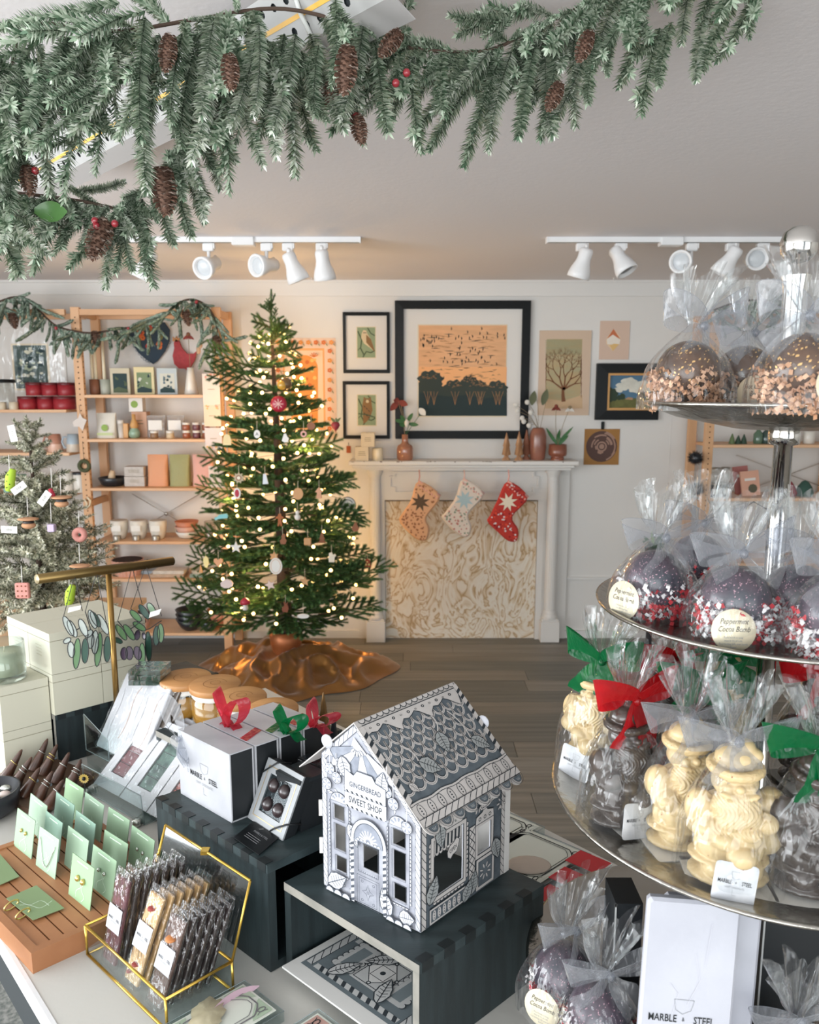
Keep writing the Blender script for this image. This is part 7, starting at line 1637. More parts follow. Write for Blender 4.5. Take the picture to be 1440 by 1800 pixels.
cols3=[((189,1710),(206,1522),(237,1546),[rc,dc,dc,dc,dc,dc,dc],'berry',(48,-17)),((221,1735),(267,1550),(297,1574),[wc]*6,'white',(50,-13)),((254,1762),(303,1589),(334,1616),[mc,dc,dc,dc,dc,dc],'nut',(48,-18))]
words=['front','second','third','fourth','fifth','sixth','seventh']
for ci,(bp,tp_,tr_,ms,nm_,stp) in enumerate(cols3):
    zb=TZ+.0055
    f1=(.13,.41,.69)[ci]; o=GL.lerp(GF,f1)+E2*.006; o.z=zb
    tp0=raised(o,*tp_); ex=E1*.036
    for i,m in enumerate(ms):
        st=E2*(.0138*i); a_=o+st; top=tp0+st-UZ*.0012*i; M,wx,wy=quadM(a_,a_+ex,top)
        t=thing('chocolate_bar','%s in the %s column, %s from the front' % ({'berry': 'berry topped dark bar' if i==0 else 'dark chocolate bar','white': 'white chocolate bar with red petals' if i==0 else 'white chocolate bar','nut': 'brown bar with orange slice' if i==0 else 'dark chocolate bar'}[nm_],('left','middle','right')[ci],words[i] if i else 'first'),'chocolate bar',a_)
        MB().span((0.001,.004,-.0075),(wx-.001,wy-.012,-.001),m,M,bev=.0015).build('bar',t)
        b=MB()
        def fn(u,v,wx=wx,wy=wy,M=M,i=i):
            a2_=2*pi*u; cx=cos(a2_); cy=sin(a2_); pin=1 if v<.9 else max(.08,1-(v-.9)*9.2); x=wx/2+(wx/2+.0015)*math.copysign(abs(cx)**.35,cx); z=-.004+(.0052*pin)*math.copysign(abs(cy)**.5,cy)+.0008*noise.noise(V((u*8,v*14,i+ci*9)))
            return M@V((x,wy*v,z))
        b.surf(fn,20,12,cel,wrap=True); b.build('clear_wrapper',t)
        if i==0:
            mb=MB(); A_=Art(mb,M,.0014,.0001); A_.rect(wx*.0,wy*.36,wx*1.0,wy*.62,marb); brand(A_,wx*.5,wy*.49,wx*.14,xs=.62); mb.build('paper_label',t)
            if nm_=='white':
                for (x,y,r_) in ((.5,.78,.009),(.55,.22,.008),(.3,.12,.006)): MB().ball(M@V((wx*x,wy*y,.0)),r_,mat('dried_petals','#8f3a34',.6),8,sc=(.8,.8,.3)).build('dried_petal',t)
            if nm_=='nut': MB().ball(M@V((wx*.5,wy*.70,.0)),.011,mat('orange_slice','#b8743e',.5),10,sc=(.8,.8,.3)).build('orange_slice',t)
# ---------------------------------------------------------------- acrylic trays with ornate cards
ocard=mat('ornate_card_white','#cfd2c6',.6); ogr=mat('card_sage_corner','#a3b39b',.6); orose=mat('card_rose_corner','#b48f84',.6)
def ornate(name,label,F,a,b,cor,z0,ink_=None,extra=None):
    """F front corner; flat acrylic tray with an ornate bordered card"""
    ink_=ink_ or letb; t=thing(name,label,'acrylic tray',F); h=.016
    obox(F,a,b,h,acr).build('acrylic_block',t)
    mb=MB(); M=obl(F); P_=[M@V(p) for p in ((0,0,h),(0,b,h),(a,b,h),(a,0,h))]; mb.tube(P_,.0007,acre,4,closed=True); mb.build('polished_edge',t)
    obox(F+UZ*(h+.0005),a-.014,b-.014,.0012,ocard,off=(.007,.007,0)).build('ornate_card',t)
    mb=MB(); A_=Art(mb,topf(F,h+.0018),.0003,.0001); x0,y0,x1,y1=.010,.010,b-.010,a-.010
    for cx,cy,sx,sy in ((x0,y0,1,1),(x1,y0,-1,1),(x1,y1,-1,-1),(x0,y1,1,-1)):
        A_.fill([(cx,cy),(cx+sx*.03,cy),(cx+sx*.024,cy+sy*.010),(cx+sx*.010,cy+sy*.024),(cx,cy+sy*.03)],cor)
    for o_,w_ in ((.010,.0022),(.015,.0011)):
        c_=.016; X0,Y0,X1,Y1=x0+o_-.003,y0+o_-.003,x1-o_+.003,y1-o_+.003
        A_.line([(X0+c_,Y0),(X1-c_,Y0),(X1-c_*.6,Y0+c_*.3),(X1-c_*.3,Y0+c_*.6),(X1,Y0+c_),(X1,Y1-c_),(X1-c_*.3,Y1-c_*.6),(X1-c_*.6,Y1-c_*.3),(X1-c_,Y1),(X0+c_,Y1),(X0+c_*.6,Y1-c_*.3),(X0+c_*.3,Y1-c_*.6),(X0,Y1-c_),(X0,Y0+c_),(X0+c_*.3,Y0+c_*.6),(X0+c_*.6,Y0+c_*.3)],w_,ink_,True)
    for cx,cy,sx,sy in ((x0,y0,1,1),(x1,y0,-1,1),(x1,y1,-1,-1),(x0,y1,1,-1)):
        A_.ring(cx+sx*.010,cy+sy*.010,.0055,.0016,ink_,12,ry=.0035)
        A_.line(bez((cx+sx*.02,cy+sy*.004),(cx+sx*.014,cy+sy*.010),(cx+sx*.004,cy+sy*.004)),.001,ink_)
    mb.build('printed_border',t)
    if extra: extra(t,F+UZ*(h+.002))
    return t
zz=TZ+.001
def rosette(t,o):
    q=G(365,1782,o.z+.004); b=MB(); b.surf(lambda u,v: q+V(((.028+.004*sin(9*u*6.28))*v*cos(6.28*u)*.8,(.028+.004*cos(7*u*6.28))*v*sin(6.28*u),.004*(1-v*v))),24,4,mat('agate_slice','#b3a98c',.25,coat=.5,noise_amt=.2,noise_scale=60),wrap=True); b.build('stone_slice',t)
    q=G(405,1762,o.z+.003); leaf(b2 := MB(),q-E2*.03,q+E2*.045,.02,mat('mauve_ribbon','#b79aa6',.5),.004); b2.build('mauve_ribbon',t)
back=G(430,1722,TZ+.018); Fo=back+E1*.13-E2*.12; Fo.z=zz
# tray corner nearest the gold box is its back-left corner
Fo=G(430,1722,TZ+.018); Fo=V((Fo.x,Fo.y,zz))
def ornate_at(cpx,cpy,a,b,which,**k):
    c=G(cpx,cpy,TZ+.018); c=V((c.x,c.y,zz))
    if which=='back': F=c+E1*a-E2*b*0
    return F
F_=V(Fo)+E1*.085-E2*.135; ornate('ornate_tray','acrylic tray with an ornate sage cornered card and a stone slice, beside the glass box',F_,.085+.0,.135,ogr,zz,mat('ink_mauve_grey','#6d6a6c',.7),rosette)
Fo2=G(560,1772,TZ+.018); F_=V((Fo2.x,Fo2.y,zz))+E1*.11-E2*.12; ornate('ornate_tray','acrylic tray with a black bordered rose cornered card at the bottom edge',F_,.11,.12,orose,zz)
# two behind the house
zr=TZ+.001
for k,(cx,cy,lab) in enumerate(((1036,1449,'acrylic tray with an ornate card, leftmost of two behind the paper house'),(1065,1510,'acrylic tray with an ornate card and oval stone, beside the red tags'))):
    c=G((958,1040)[k],(1452,1500)[k],zr+.018) ; F_=V((c.x,c.y,zr))-E2*.15+E1*.0; 
    def oval(t,o):
        q=G(930,1520,o.z+.002); b=MB(); b.ball(q,.03,mat('beige_oval_stone','#b8aa9c',.4,noise_amt=.15),16,sc=(1.3,.9,.12)); b.build('oval_stone',t)
    ornate('ornate_tray',lab,F_,.15,.15,ocard,zr,extra=oval if k else None)
redt=mat('red_card','#b8222a',.5)
for k,(px,py,lab) in enumerate(((1015,1545,'red folded tag with white lettering, front of three'),(1045,1500,'red folded tag behind, under the cake tier edge'),(985,1545,'red folded tag lowest, beside the dark crate'))):
    o=G((993,1020,1048)[k],(1602,1570,1540)[k],TZ+.02); t=thing('red_tag',lab,'tag',o); obox(o,.06,.045,.001,redt,off=(0,0,.002*k)).build('tag_card',t)
    if k==0: mb=MB(); A_=Art(mb,topf(o,.0012+.0),.0004); A_.text('JUST',.022,.03,.009,jarw,.9,pi/2*0); A_.text('& BE',.022,.018,.007,jarw,.9); mb.build('lettering',t)
# ================================================================= PAPER GINGERBREAD HOUSE
HL,HF,HR=G(570,1555,.945),G(740,1640,.945),G(885,1535,.945)
hw,hd=(HF-HL).length,(HR-HF).length; hu,hv=(HF-HL).normalized(),(HR-HF).normalized()
house=thing('paper_house','white and grey printed cardboard gingerbread house on the teal crate','paper house',HF)
pw_,pg=mat('house_white_print','#a6a8b0',.65,col2='#8c8e98',noise_scale=45),mat('house_grey_print','#596167',.7,col2='#454e55',noise_scale=50)
pl_=mat('house_pale_print','#b9b4b0',.7,noise_amt=.08,noise_scale=60); pd=mat('house_line_dark','#1f262c',.8); pn=mat('house_line_grey','#454a53',.8); pwh=mat('house_paper_white','#c0c1c7',.65); psh=mat('house_shade_blue','#8d929d',.7,col2='#7a7f8a',noise_scale=80); pcard=mat('house_card_back','#cfccc8',.7)
def hframe(o,u,n): M=Matrix(((u.x,0,n.x,o.x),(u.y,0,n.y,o.y),(u.z,1,n.z,o.z),(0,0,0,1))); return M
def sq(x0,y0,x1,y1): return [(x0,y0),(x1,y0),(x1,y1),(x0,y1)]
apx,apz,ez_=.063,.266,.164
MF=hframe(HL,hu,-hv)
wins=[(.021,.112,.0405,.134),(.0225,.066,.0425,.105),(.024,.034,.0435,.057),(.124,.111,.1455,.134),(.125,.064,.146,.104),(.126,.032,.147,.056),(.073,.056,.101,.093)]
out=[(0,0),(hw,0),(hw,ez_),(apx,apz),(0,ez_+.036)]
out=[(0,0),(hw,0),(hw,ez_-.006),(apx,apz-.002),(0,ez_+.04)]
MB().holed(out,[sq(*w_)[::-1] for w_ in wins],-.0015,0,pw_,MF,mback=pcard,mside=pwh).build('gable_wall',house)
mb=MB(); A_=Art(mb,MF,.0002,.00003)
def winart(A_,ws,m,lm,sh=True):
    x0=min(w_[0] for w_ in ws); x1=max(w_[2] for w_ in ws); y0=min(w_[1] for w_ in ws); y1=max(w_[3] for w_ in ws)
    scallops(A_,x0-.006,y0,x0-.006,y1,.0028,m,lm,1); scallops(A_,x1+.006,y0,x1+.006,y1,.0028,m,lm,-1); scallops(A_,x0-.004,y0-.005,x1+.004,y0-.005,.0028,m,lm,-1)
    for o_ in (.0062,.0008):
        for w_ in ws: pass
    A_.line(sq(x0-.006,y0-.005,x1+.006,y1+.005),.0011,lm,True)
    for w_ in ws: A_.line(sq(w_[0]-.0006,w_[1]-.0006,w_[2]+.0006,w_[3]+.0006),.0009,lm,True)
    cx=(x0+x1)/2; r=(x1-x0)/2+.004; P_=[(cx+r*cos(a),y1+.006+r*.9*sin(a)) for a in [pi*i/12 for i in range(13)]]; A_.fill(P_,m); A_.line(P_,.001,lm)
    for i in range(5):
        a0,a1=pi*(.08+.18*i),pi*(.08+.18*i+.1); A_.fill([(cx+k*r*cos(a),y1+.006+k*r*.9*sin(a)) for k,a in ((.9,a0),(.9,a1),(.5,a1),(.5,a0))],psh if m is pwh else pg)
def mint(A_,x,y,r,m,lm,sh):
    A_.disc(x,y,r,m,18); A_.ring(x,y,r,.0008,lm,18); A_.ring(x,y,r*.8,.0005,lm,16); z=A_.up()
    for k in range(5):
        a=2*pi*k/5+.3; P_=[(x,y)]+[(x+r*.78*cos(a+.12*j+.25*0),y+r*.78*sin(a+.12*j)) for j in range(5)]; A_.mb.add([(p[0],p[1],z) for p in P_],[list(range(6))],sh,False,A_.M)
def petals(A_,x,y,r,n,m,lm,a0=0.,a1=2*pi):
    for k in range(n):
        a=a0+(a1-a0)*(k+.5)/n; cx,cy=x+r*.65*cos(a),y+r*.65*sin(a); A_.disc(cx,cy,r*.28,m,8,ry=r*.10,rot=a); A_.ring
        A_.line([(cx+r*.30*cos(b_)*cos(a)-r*.12*sin(b_)*sin(a),cy+r*.30*cos(b_)*sin(a)+r*.12*sin(b_)*cos(a)) for b_ in [i*pi/4 for i in range(8)]],.0004,lm,True,z=A_.z)
r6=random.Random(6)
# soft shaded ground marks
for q in range(60):
    x,y=r6.uniform(.012,hw-.012),r6.uniform(.01,.19)
    if abs(x-apx)>.11-(y-.15) and y>.15: continue
    if any(w_[0]-.008<x<w_[2]+.008 and w_[1]-.01<y<w_[3]+.01 for w_ in wins) or (.055<x<.118 and y<.19): continue
    a=r6.uniform(0,3); A_.disc(x,y,.0038,pwh,8,ry=.0016,rot=a); A_.line([(x+.0042*cos(b_)*cos(a)-.0019*sin(b_)*sin(a),y+.0042*cos(b_)*sin(a)+.0019*sin(b_)*cos(a)) for b_ in [i*pi/4 for i in range(8)]],.0005,pn,True,z=A_.z)
A_.up()
rope(A_,.0045,.002,.0045,ez_+.034,.008,pwh,pn); rope(A_,hw-.0045,.002,hw-.0045,ez_-.010,.008,pwh,pn)
rope(A_,.004,ez_+.036,apx,apz-.009,.009,pwh,pn); rope(A_,hw-.003,ez_-.014,apx+.003,apz-.010,.006,pwh,pn)
winart(A_,wins[:3],pwh,pn); winart(A_,wins[3:6],pwh,pn)
# gable: ruffled awning with points
A_.fill([(apx-.002,apz-.022),(apx+.026,apz-.046),(apx+.012,apz-.050),(apx-.008,apz-.040)],pwh)
fan0=(apx+.010,apz-.03); R0,R1=.030,.062; a0,a1=-2.75,-.62
for k in range(6):
    b0,b1=a0+(a1-a0)*k/6,a0+(a1-a0)*(k+1)/6; P_=[(fan0[0]+R0*.5*cos(b0),fan0[1]+R0*.5*sin(b0)),(fan0[0]+R1*cos(b0),fan0[1]+R1*.8*sin(b0)),(fan0[0]+R1*cos(b1),fan0[1]+R1*.8*sin(b1)),(fan0[0]+R0*.5*cos(b1),fan0[1]+R0*.5*sin(b1))]
    A_.fill(P_,psh if k % 2==0 else pwh); A_.line(P_,.0007,pn,True)
for k in range(8):
    b0,b1=a0+(a1-a0)*k/8,a0+(a1-a0)*(k+1)/8; bm_=(b0+b1)/2; P_=[(fan0[0]+R1*cos(b0),fan0[1]+R1*.8*sin(b0)),(fan0[0]+(R1+.014)*cos(bm_),fan0[1]+(R1*.8+.014)*sin(bm_)),(fan0[0]+R1*cos(b1),fan0[1]+R1*.8*sin(b1))]; A_.fill(P_,pwh); A_.line(P_,.0008,pn,True)
petals(A_,apx+.004,apz-.034,.016,5,pwh,pn,-2.6,-.5)
for x,y in ((.018,.192),(.030,.182),(.012,.168),(.128,.176),(.150,.150),(.118,.190)): A_.line([(x,y+.03),(x,y)],.0012,pwh); mint(A_,x,y-.006,.0085,pwh,pn,psh)
leafart(A_,.040,.212,.036,-1.25,.62,pwh,pn); leafart(A_,.108,.176,.034,1.45,.62,pwh,pn); leafart(A_,.012,.010,.040,.55,.6,pwh,pn); leafart(A_,.122,.004,.040,1.9,.5,pwh,pn); leafart(A_,.052,.116,.034,-1.1,.5,pwh,pn); leafart(A_,.138,.012,.026,.2,.8,pwh,pn)
# sign boards
sg_=[(.046,.162),(.117,.162),(.117,.186),(.100,.190),(.094,.198),(.068,.198),(.062,.190),(.046,.196)]; A_.fill([(x,y) for x,y in sg_],pwh); A_.line(sg_,.0013,pn,True)
sb=sq(.046,.142,.118,.163); A_.fill(sb,pwh); A_.line(sb,.0013,pn,True); candy(A_,.048,.1645,.116,.1645,.003,pwh,pd,.008); candy(A_,.048,.1425,.116,.1425,.003,pwh,pd,.008)
A_.text('GINGERBREAD',.082,.176,.0105,pn,.78,0,0,.01); A_.text('SWEET SHOP',.082,.153,.0135,pd,.72,0,0,.005)
# door
dx0,dx1=.062,.112; A_.fill([(dx0,.0),(dx1,0),(dx1,.105)]+[((dx0+dx1)/2+(dx1-dx0)/2*cos(a),.105+.030*sin(a)) for a in [pi*i/14 for i in range(15)]]+[(dx0,.105)],psh) if False else None
for o_,m in ((.006,pwh),(0,psh)):
    cx=(dx0+dx1)/2; rr=(dx1-dx0)/2+o_; P_=[(cx+rr*cos(a),.098+(rr+.004)*sin(a)) for a in [pi*i/16 for i in range(17)]]; A_.fill(P_+[(cx-rr,.097),(cx+rr,.097)][::1],m); A_.line(P_,.0012,pn)
scallops(A_,dx0+.004,.0985,dx1-.004,.0985,.003,pwh,pn,1)
for k in range(9): a=pi*(k+.5)/9; A_.line([(cx+.004*cos(a),.101+.004*sin(a)),(cx+.016*cos(a),.101+.016*sin(a))],.0022,pwh)
candy(A_,dx0-.003,.002,dx0-.003,.098,.0055,pwh,pn); candy(A_,dx1+.003,.002,dx1+.003,.098,.0055,pwh,pn)
A_.line(sq(.0695,.0525,.1045,.0965),.0012,pn,True); 
for q in range(9): A_.disc(.071+.0039*q,.0542,.0008,pn,6); A_.disc(.071+.0039*q,.0950,.0008,pn,6)
for o_ in (0,.0035): A_.line(sq(.068+o_,.004+o_,.106-o_,.048-o_),.001,pn,True)
cx,cy=.087,.026; A_.line([(cx-.010,cy),(cx-.003,cy-.003),(cx,cy-.012),(cx+.003,cy-.003),(cx+.010,cy),(cx+.003,cy+.003),(cx,cy+.012),(cx-.003,cy+.003)],.0009,pn,True); A_.ring(cx,cy,.0018,.0006,pn,8)
for sx in (-1,1):
    for sy in (-1,1): A_.ring(cx+sx*.010,cy+sy*.014,.0018,.0007,pn,8)
for k in range(9): x=.014+k*.018; 
scallops(A_,.010,.001,.055,.001,.007,pwh,pn,1); scallops(A_,.118,.001,hw-.010,.001,.007,pwh,pn,1)
mb.build('gable_print',house)
# right wall ------------------------------------------------------
MR=hframe(HF,hv,hu)
bw=[(.026,.044),(.083,.030),(.083,.118),(.070,.120),(.026,.116)]; bw=[(.024,.038),(.083,.038),(.083,.120),(.024,.120)]
dw=sq(.113,.058,.143,.101)
MB().holed(sq(0,0,hd,ez_-.004),[bw[::-1],dw[::-1]],-.0015,0,pg,MR,mback=pcard,mside=pwh).build('side_wall',house)
mb=MB(); A_=Art(mb,MR,.0002,.00003)
for q in range(70):
    x,y=r6.uniform(.012,hd-.01),r6.uniform(.004,.155)
    if (.016<x<.165 and y<.125): continue
    a=r6.uniform(0,3); A_.disc(x,y,.0042,pl_,8,ry=.0016,rot=a)
A_.up()
rope(A_,.005,.001,.005,.155,.009,pl_,pd); rope(A_,hd-.005,.001,hd-.005,.155,.008,pl_,pd)
fr=sq(.018,.032,.089,.126); z=A_.up()
for (x0,y0,x1,y1) in ((.018,.032,.024,.126),(.083,.032,.089,.126),(.024,.032,.083,.038),(.024,.120,.083,.126)): A_.rect(x0,y0,x1,y1,pl_)
A_.line(sq(.0178,.0318,.0892,.1262),.001,pd,True); A_.line(sq(.0236,.0376,.0834,.1204),.001,pd,True)
scallops(A_,.0172,.036,.0172,.120,.0034,pl_,pd,1); scallops(A_,.0898,.036,.0898,.120,.0034,pl_,pd,-1); scallops(A_,.022,.031,.085,.031,.0034,pl_,pd,-1)
cr=[(.034,.1265),(.034,.136),(.050,.141),(.054,.149),(.058,.141),(.076,.143),(.080,.136),(.080,.1265)]; A_.fill(cr,pl_); A_.line(cr,.0011,pd,True)
for q in range(5): A_.disc(.042+q*.008,.133,.0022,pd,10); A_.disc(.042+q*.008,.133,.0011,pl_,8)
for (x0,y0,x1,y1) in ((.108,.054,.113,.104),(.143,.054,.148,.104),(.108,.101,.148,.105),(.108,.053,.148,.058)): A_.rect(x0,y0,x1,y1,pl_)
A_.line(sq(.1078,.0528,.1482,.1052),.001,pd,True)
cr=[(.108,.1055),(.109,.117),(.122,.121),(.128,.130),(.134,.121),(.147,.117),(.148,.1055)]; A_.fill(cr,pl_); A_.line(cr,.0011,pd,True)
for q in range(3): A_.disc(.117+q*.011,.112,.003,pd,10); A_.disc(.117+q*.011,.112,.0018,pl_,8)
sd=sq(.094,.030,.107,.108); A_.fill(sd,pl_); A_.line(sd,.001,pd,True); z=A_.up()
for q in range(6): A_.line([(.095,.034+q*.012),(.106,.046+q*.012)],.0013,pd,z=z); A_.line([(.106,.034+q*.012),(.095,.046+q*.012)],.0013,pd,z=z)
dr=sq(.110,.004,.150,.052); A_.fill(dr,pl_); A_.line(dr,.001,pd,True); A_.fill(sq(.115,.009,.145,.047),pg); A_.line(sq(.115,.009,.145,.047),.001,pd,True); petals(A_,.130,.028,.014,8,pl_,pd)
br=sq(.014,.003,.092,.026); A_.fill(br,pl_); A_.line(br,.001,pd,True); A_.fill(sq(.017,.006,.089,.023),pg)
for q in range(7): A_.disc(.023+q*.0098,.0145,.0034,pl_,12,ry=.0075); [A_.disc(.023+q*.0098,.0145+d_,.0010,pd,6) for d_ in (-.004,0,.004)]
for x,y,L_,a in ((.032,.140,.034,-1.45),(.012,.034,.040,1.2),(.098,.006,.036,1.35),(.082,.002,.034,1.1),(.148,.070,.036,-1.3)): leafart(A_,x,y,L_,a,.55,mat('house_leaf_grey','#8e9190',.7),pd)
ov=[(.140+.024*cos(a),.142+.009*sin(a)+.010*cos(a)) for a in [i*2*pi/24 for i in range(24)]]; scp=[(.140+.027*cos(a)*(1+.05*cos(14*a)),.142+.012*sin(a)*(1+.07*cos(14*a))+.011*cos(a)) for a in [i*2*pi/70 for i in range(70)]]
A_.fill(scp,pl_); A_.line(scp,.0008,pd,True); A_.line(ov,.0010,pd,True); A_.text('SORPER',.140,.142,.011,pd,.62,.40)
petals(A_,.112,.136,.012,6,pl_,pd); petals(A_,.162,.120,.012,7,pl_,pd); mb.build('side_print',house)
# awning and OPEN sign inside the big window
mb=MB(); Mi=MR@T(0,0,-.004); mb.add([(.024,.095,0),(.083,.100,0),(.083,.120,0),(.024,.120,0)],[(0,1,2,3)],pl_,False,Mi); A_=Art(mb,Mi,.0003,.00005)
for q in range(8): x=.026+q*.0074; A_.fill([(x,.119),(x+.0034,.119),(x+.0024,.097),(x-.001,.097)],pd)
scallops(A_,.024,.096,.083,.100,.0037,pl_,pd,-1)
s_=[(.055,.088),(.060,.096),(.068,.098),(.074,.103),(.080,.098),(.078,.090),(.074,.082),(.066,.080),(.062,.076),(.056,.080)]; A_.fill(s_,pl_); A_.line(s_,.0012,pd,True); A_.text('OPEN',.067,.0885,.0085,pd,.7,.3,0,.01); mb.build('awning_sign',house)
# other walls -----------------------------------------------------
ML=hframe(HL+hv*hd,-hv,-hu); MB().holed(sq(0,0,hd,ez_+.03),[sq(.05,.05,.12,.12)[::-1]],-.0015,0,pwh,ML,mback=pcard).build('side_wall',house)
MBk=hframe(HR,-hu,hv); MB().prism([(0,0),(hw,0),(hw,ez_+.04),(hw-apx,apz-.002),(0,ez_-.006)],-.0015,0,pcard,MBk).build('back_wall',house)
MB().box((0,0,.08),(.012,.0016,.16),pcard,T(HR+hv*.006)@rotz(math.atan2(hv.y,hv.x))).build('corner_tab',house)
# roof ------------------------------------------------------------
rid=HL+hu*apx+UZ*apz; eR=HL+hu*(hw+.008)+UZ*(ez_-.012); eL=HL+hu*(-.040)+UZ*(ez_+.008)
def roofM(top,bot): y=(top-bot); L_=y.length; X=hv; Y=y.normalized(); N=X.cross(Y).normalized(); M=Matrix((X,Y,N)).transposed().to_4x4(); M.translation=bot; return M,L_
MRf,RL=roofM(rid-hv*.004,eR-hv*.004); rw=hd+.026
if (MRf.to_3x3()@V((0,0,1))).z<0: MRf=MRf@Matrix.Diagonal((1,1,-1,1))
n_sc=8; sw=rw/n_sc; outl=[(rw,RL),(0,RL),(0,0)]
for i in range(n_sc):
    for k in range(1,9): a=pi*k/8; outl.append((sw*(i+.5)-sw*.48*cos(a),-sw*.50*sin(a)))
outl.append((rw,0))
MB().prism(outl,-.0016,0,pl_,MRf).build('roof_panel',house)
mb=MB(); A_=Art(mb,MRf,.0002,.00003)
A_.rect(.008,.030,rw-.006,RL-.012,pg)
# fish scales
rows=6; sr=.0125; y0=.036
for r in range(rows,-1,-1):
    pass
for r in range(7):
    yy=RL-.024-r*.0135
    if yy<.034: break
    z=A_.up()
    for c_ in range(9):
        x=.014+c_*.0215+(.0108 if r % 2 else 0)
        if x>rw-.016: continue
        outer=[(x+.0108*cos(a),yy+.0125*sin(a)) for a in [pi+pi*i/10 for i in range(11)]]
        A_.line([(x-.0108,yy+.012)]+outer+[(x+.0108,yy+.012)],.0036,pl_,z=z); A_.line([(x-.0108,yy+.012)]+outer+[(x+.0108,yy+.012)],.0005,pd,z=z+.00002)
        inn_=[(x+.0083*cos(a),yy+.0098*sin(a)) for a in [pi+pi*i/10 for i in range(11)]]; A_.line(inn_,.0008,pd,z=z+.00002)
A_.z += .0001
# icing drip band under the ridge
dr_=[(.008,RL-.009),(.008,RL-.024)]
for i in range(3):
    x0=.010+i*(rw-.02)/3; w3=(rw-.02)/3
    dr_ += [(x0+w3*.10,RL-.022),(x0+w3*.25,RL-.024),(x0+w3*.38,RL-.021),(x0+w3*.5,RL-.017),(x0+w3*.62,RL-.021),(x0+w3*.78,RL-.030),(x0+w3*.92,RL-.036),(x0+w3*.98,RL-.028)]
dr_ += [(rw-.008,RL-.020),(rw-.008,RL-.009)]; A_.fill(dr_,pl_); A_.line(dr_,.0012,pd,True)
for q in range(12): A_.disc(.018+q*.0145,RL-.0155,.0020+.0008*(q % 2),pd,10,ry=.0014+.0008*(q % 2)); A_.disc(.018+q*.0145,RL-.0155,.001,pl_,8)
scallops(A_,.006,RL-.001,rw-.004,RL-.001,.0055,pl_,pd,-1)
candy(A_,.0045,.012,.0045,RL-.010,.008,pl_,pd,.0145,.36); candy(A_,rw-.0045,.012,rw-.0045,RL-.004,.008,pl_,pd,.0125,.36)
A_.rect(.001,.008,rw-.001,.031,pl_); A_.line([(.001,.031+.001*sin(q)) if q % 2 else (.001+q*(rw-.002)/20,.0325+.0012*sin(q*1.3)) for q in range(0,21,2)],.0028,pl_); A_.line([(.001+q*(rw-.002)/20,.0305+.0012*sin(q*1.3)) for q in range(21)],.0008,pd); A_.line([(.001+q*(rw-.002)/20,.034+.0012*sin(q*1.3)) for q in range(21)],.0008,pd)
for q in range(10):
    x=.012+q*(rw-.02)/9.4; P_=[(x+.0052*cos(a),.0205+.0095*sin(a)) for a in [i*2*pi/14 for i in range(14)]]; A_.line(P_,.0009,pd,True)
    for d_ in (-.004,0,.004): A_.disc(x,.0205+d_,.0012,pd,7)
rope(A_,0,.006,rw,.006,.011,pl_,pd,rw/16)
for i in range(n_sc):
    x=sw*(i+.5); P_=[(x+.0078*cos(a),-.001+.0085*sin(a)) for a in [pi+pi*k/10 for k in range(11)]]; A_.fill(P_,pg); A_.line(P_,.0007,pd); A_.line([(x+sw*.46*cos(a),-.0005+sw*.47*sin(a)) for a in [pi+pi*k/10 for k in range(11)]],.0006,pd)
    for d_ in (-.003,0,.003): A_.line([(x+d_*.5,-.007),(x+d_,-.0035)],.0006,plt)
lg=mat('house_leaf_grey','#8e9190',.7)
leafart(A_,.052,.079,.036,-.75,.62,lg,pd); leafart(A_,.112,.104,.034,-1.7,.62,lg,pd); leafart(A_,.158,.076,.034,-.8,.55,lg,pd); leafart(A_,.016,.058,.018,-1.0,.6,pl_,pd)
for a_,b_ in (((.04,.108),(.052,.079)),((.118,.128),(.112,.104)),((.15,.125),(.158,.076))): A_.line(bez(a_,((a_[0]+b_[0])/2+.01,(a_[1]+b_[1])/2),b_),.002,pl_)
mb.build('roof_print',house)
MLf,LL=roofM(rid-hv*.004,eL-hv*.004)
if (MLf.to_3x3()@V((0,0,1))).z<0: MLf=MLf@Matrix.Diagonal((1,1,-1,1))
MB().span((0,0,-.0016),(rw,LL,0),pl_,MLf).build('roof_panel',house)
for q in (.2,.55): 
    b=MB(); c=rid.lerp(eR,.62 if q>.3 else .62)+hv*(rw-.004); 
MB().lathe([(0,0),(.010,0),(.010,.0016),(0,.0016)],pwh,16,T(rid.lerp(eR,.45)+hv*(rw-.002))@rotz(math.atan2(hu.y,hu.x))@rotx(pi/2)).build('paper_tab',house)
for k,(zz_,w_) in enumerate(((.118,.012),(.060,.012))): MB().box(tuple(HL-hu*.0035+UZ*zz_+hv*.002),(.009,.002,.024),pcard,I4).build('paper_tab',house)
MB().lathe([(0,0),(.010,0),(.010,.0016),(0,.0016)],pwh,16,T(rid.lerp(eL,.48)+UZ*.004-hv*.002)@rotz(math.atan2(hu.y,hu.x))@rotx(pi/2)).build('paper_tab',house)
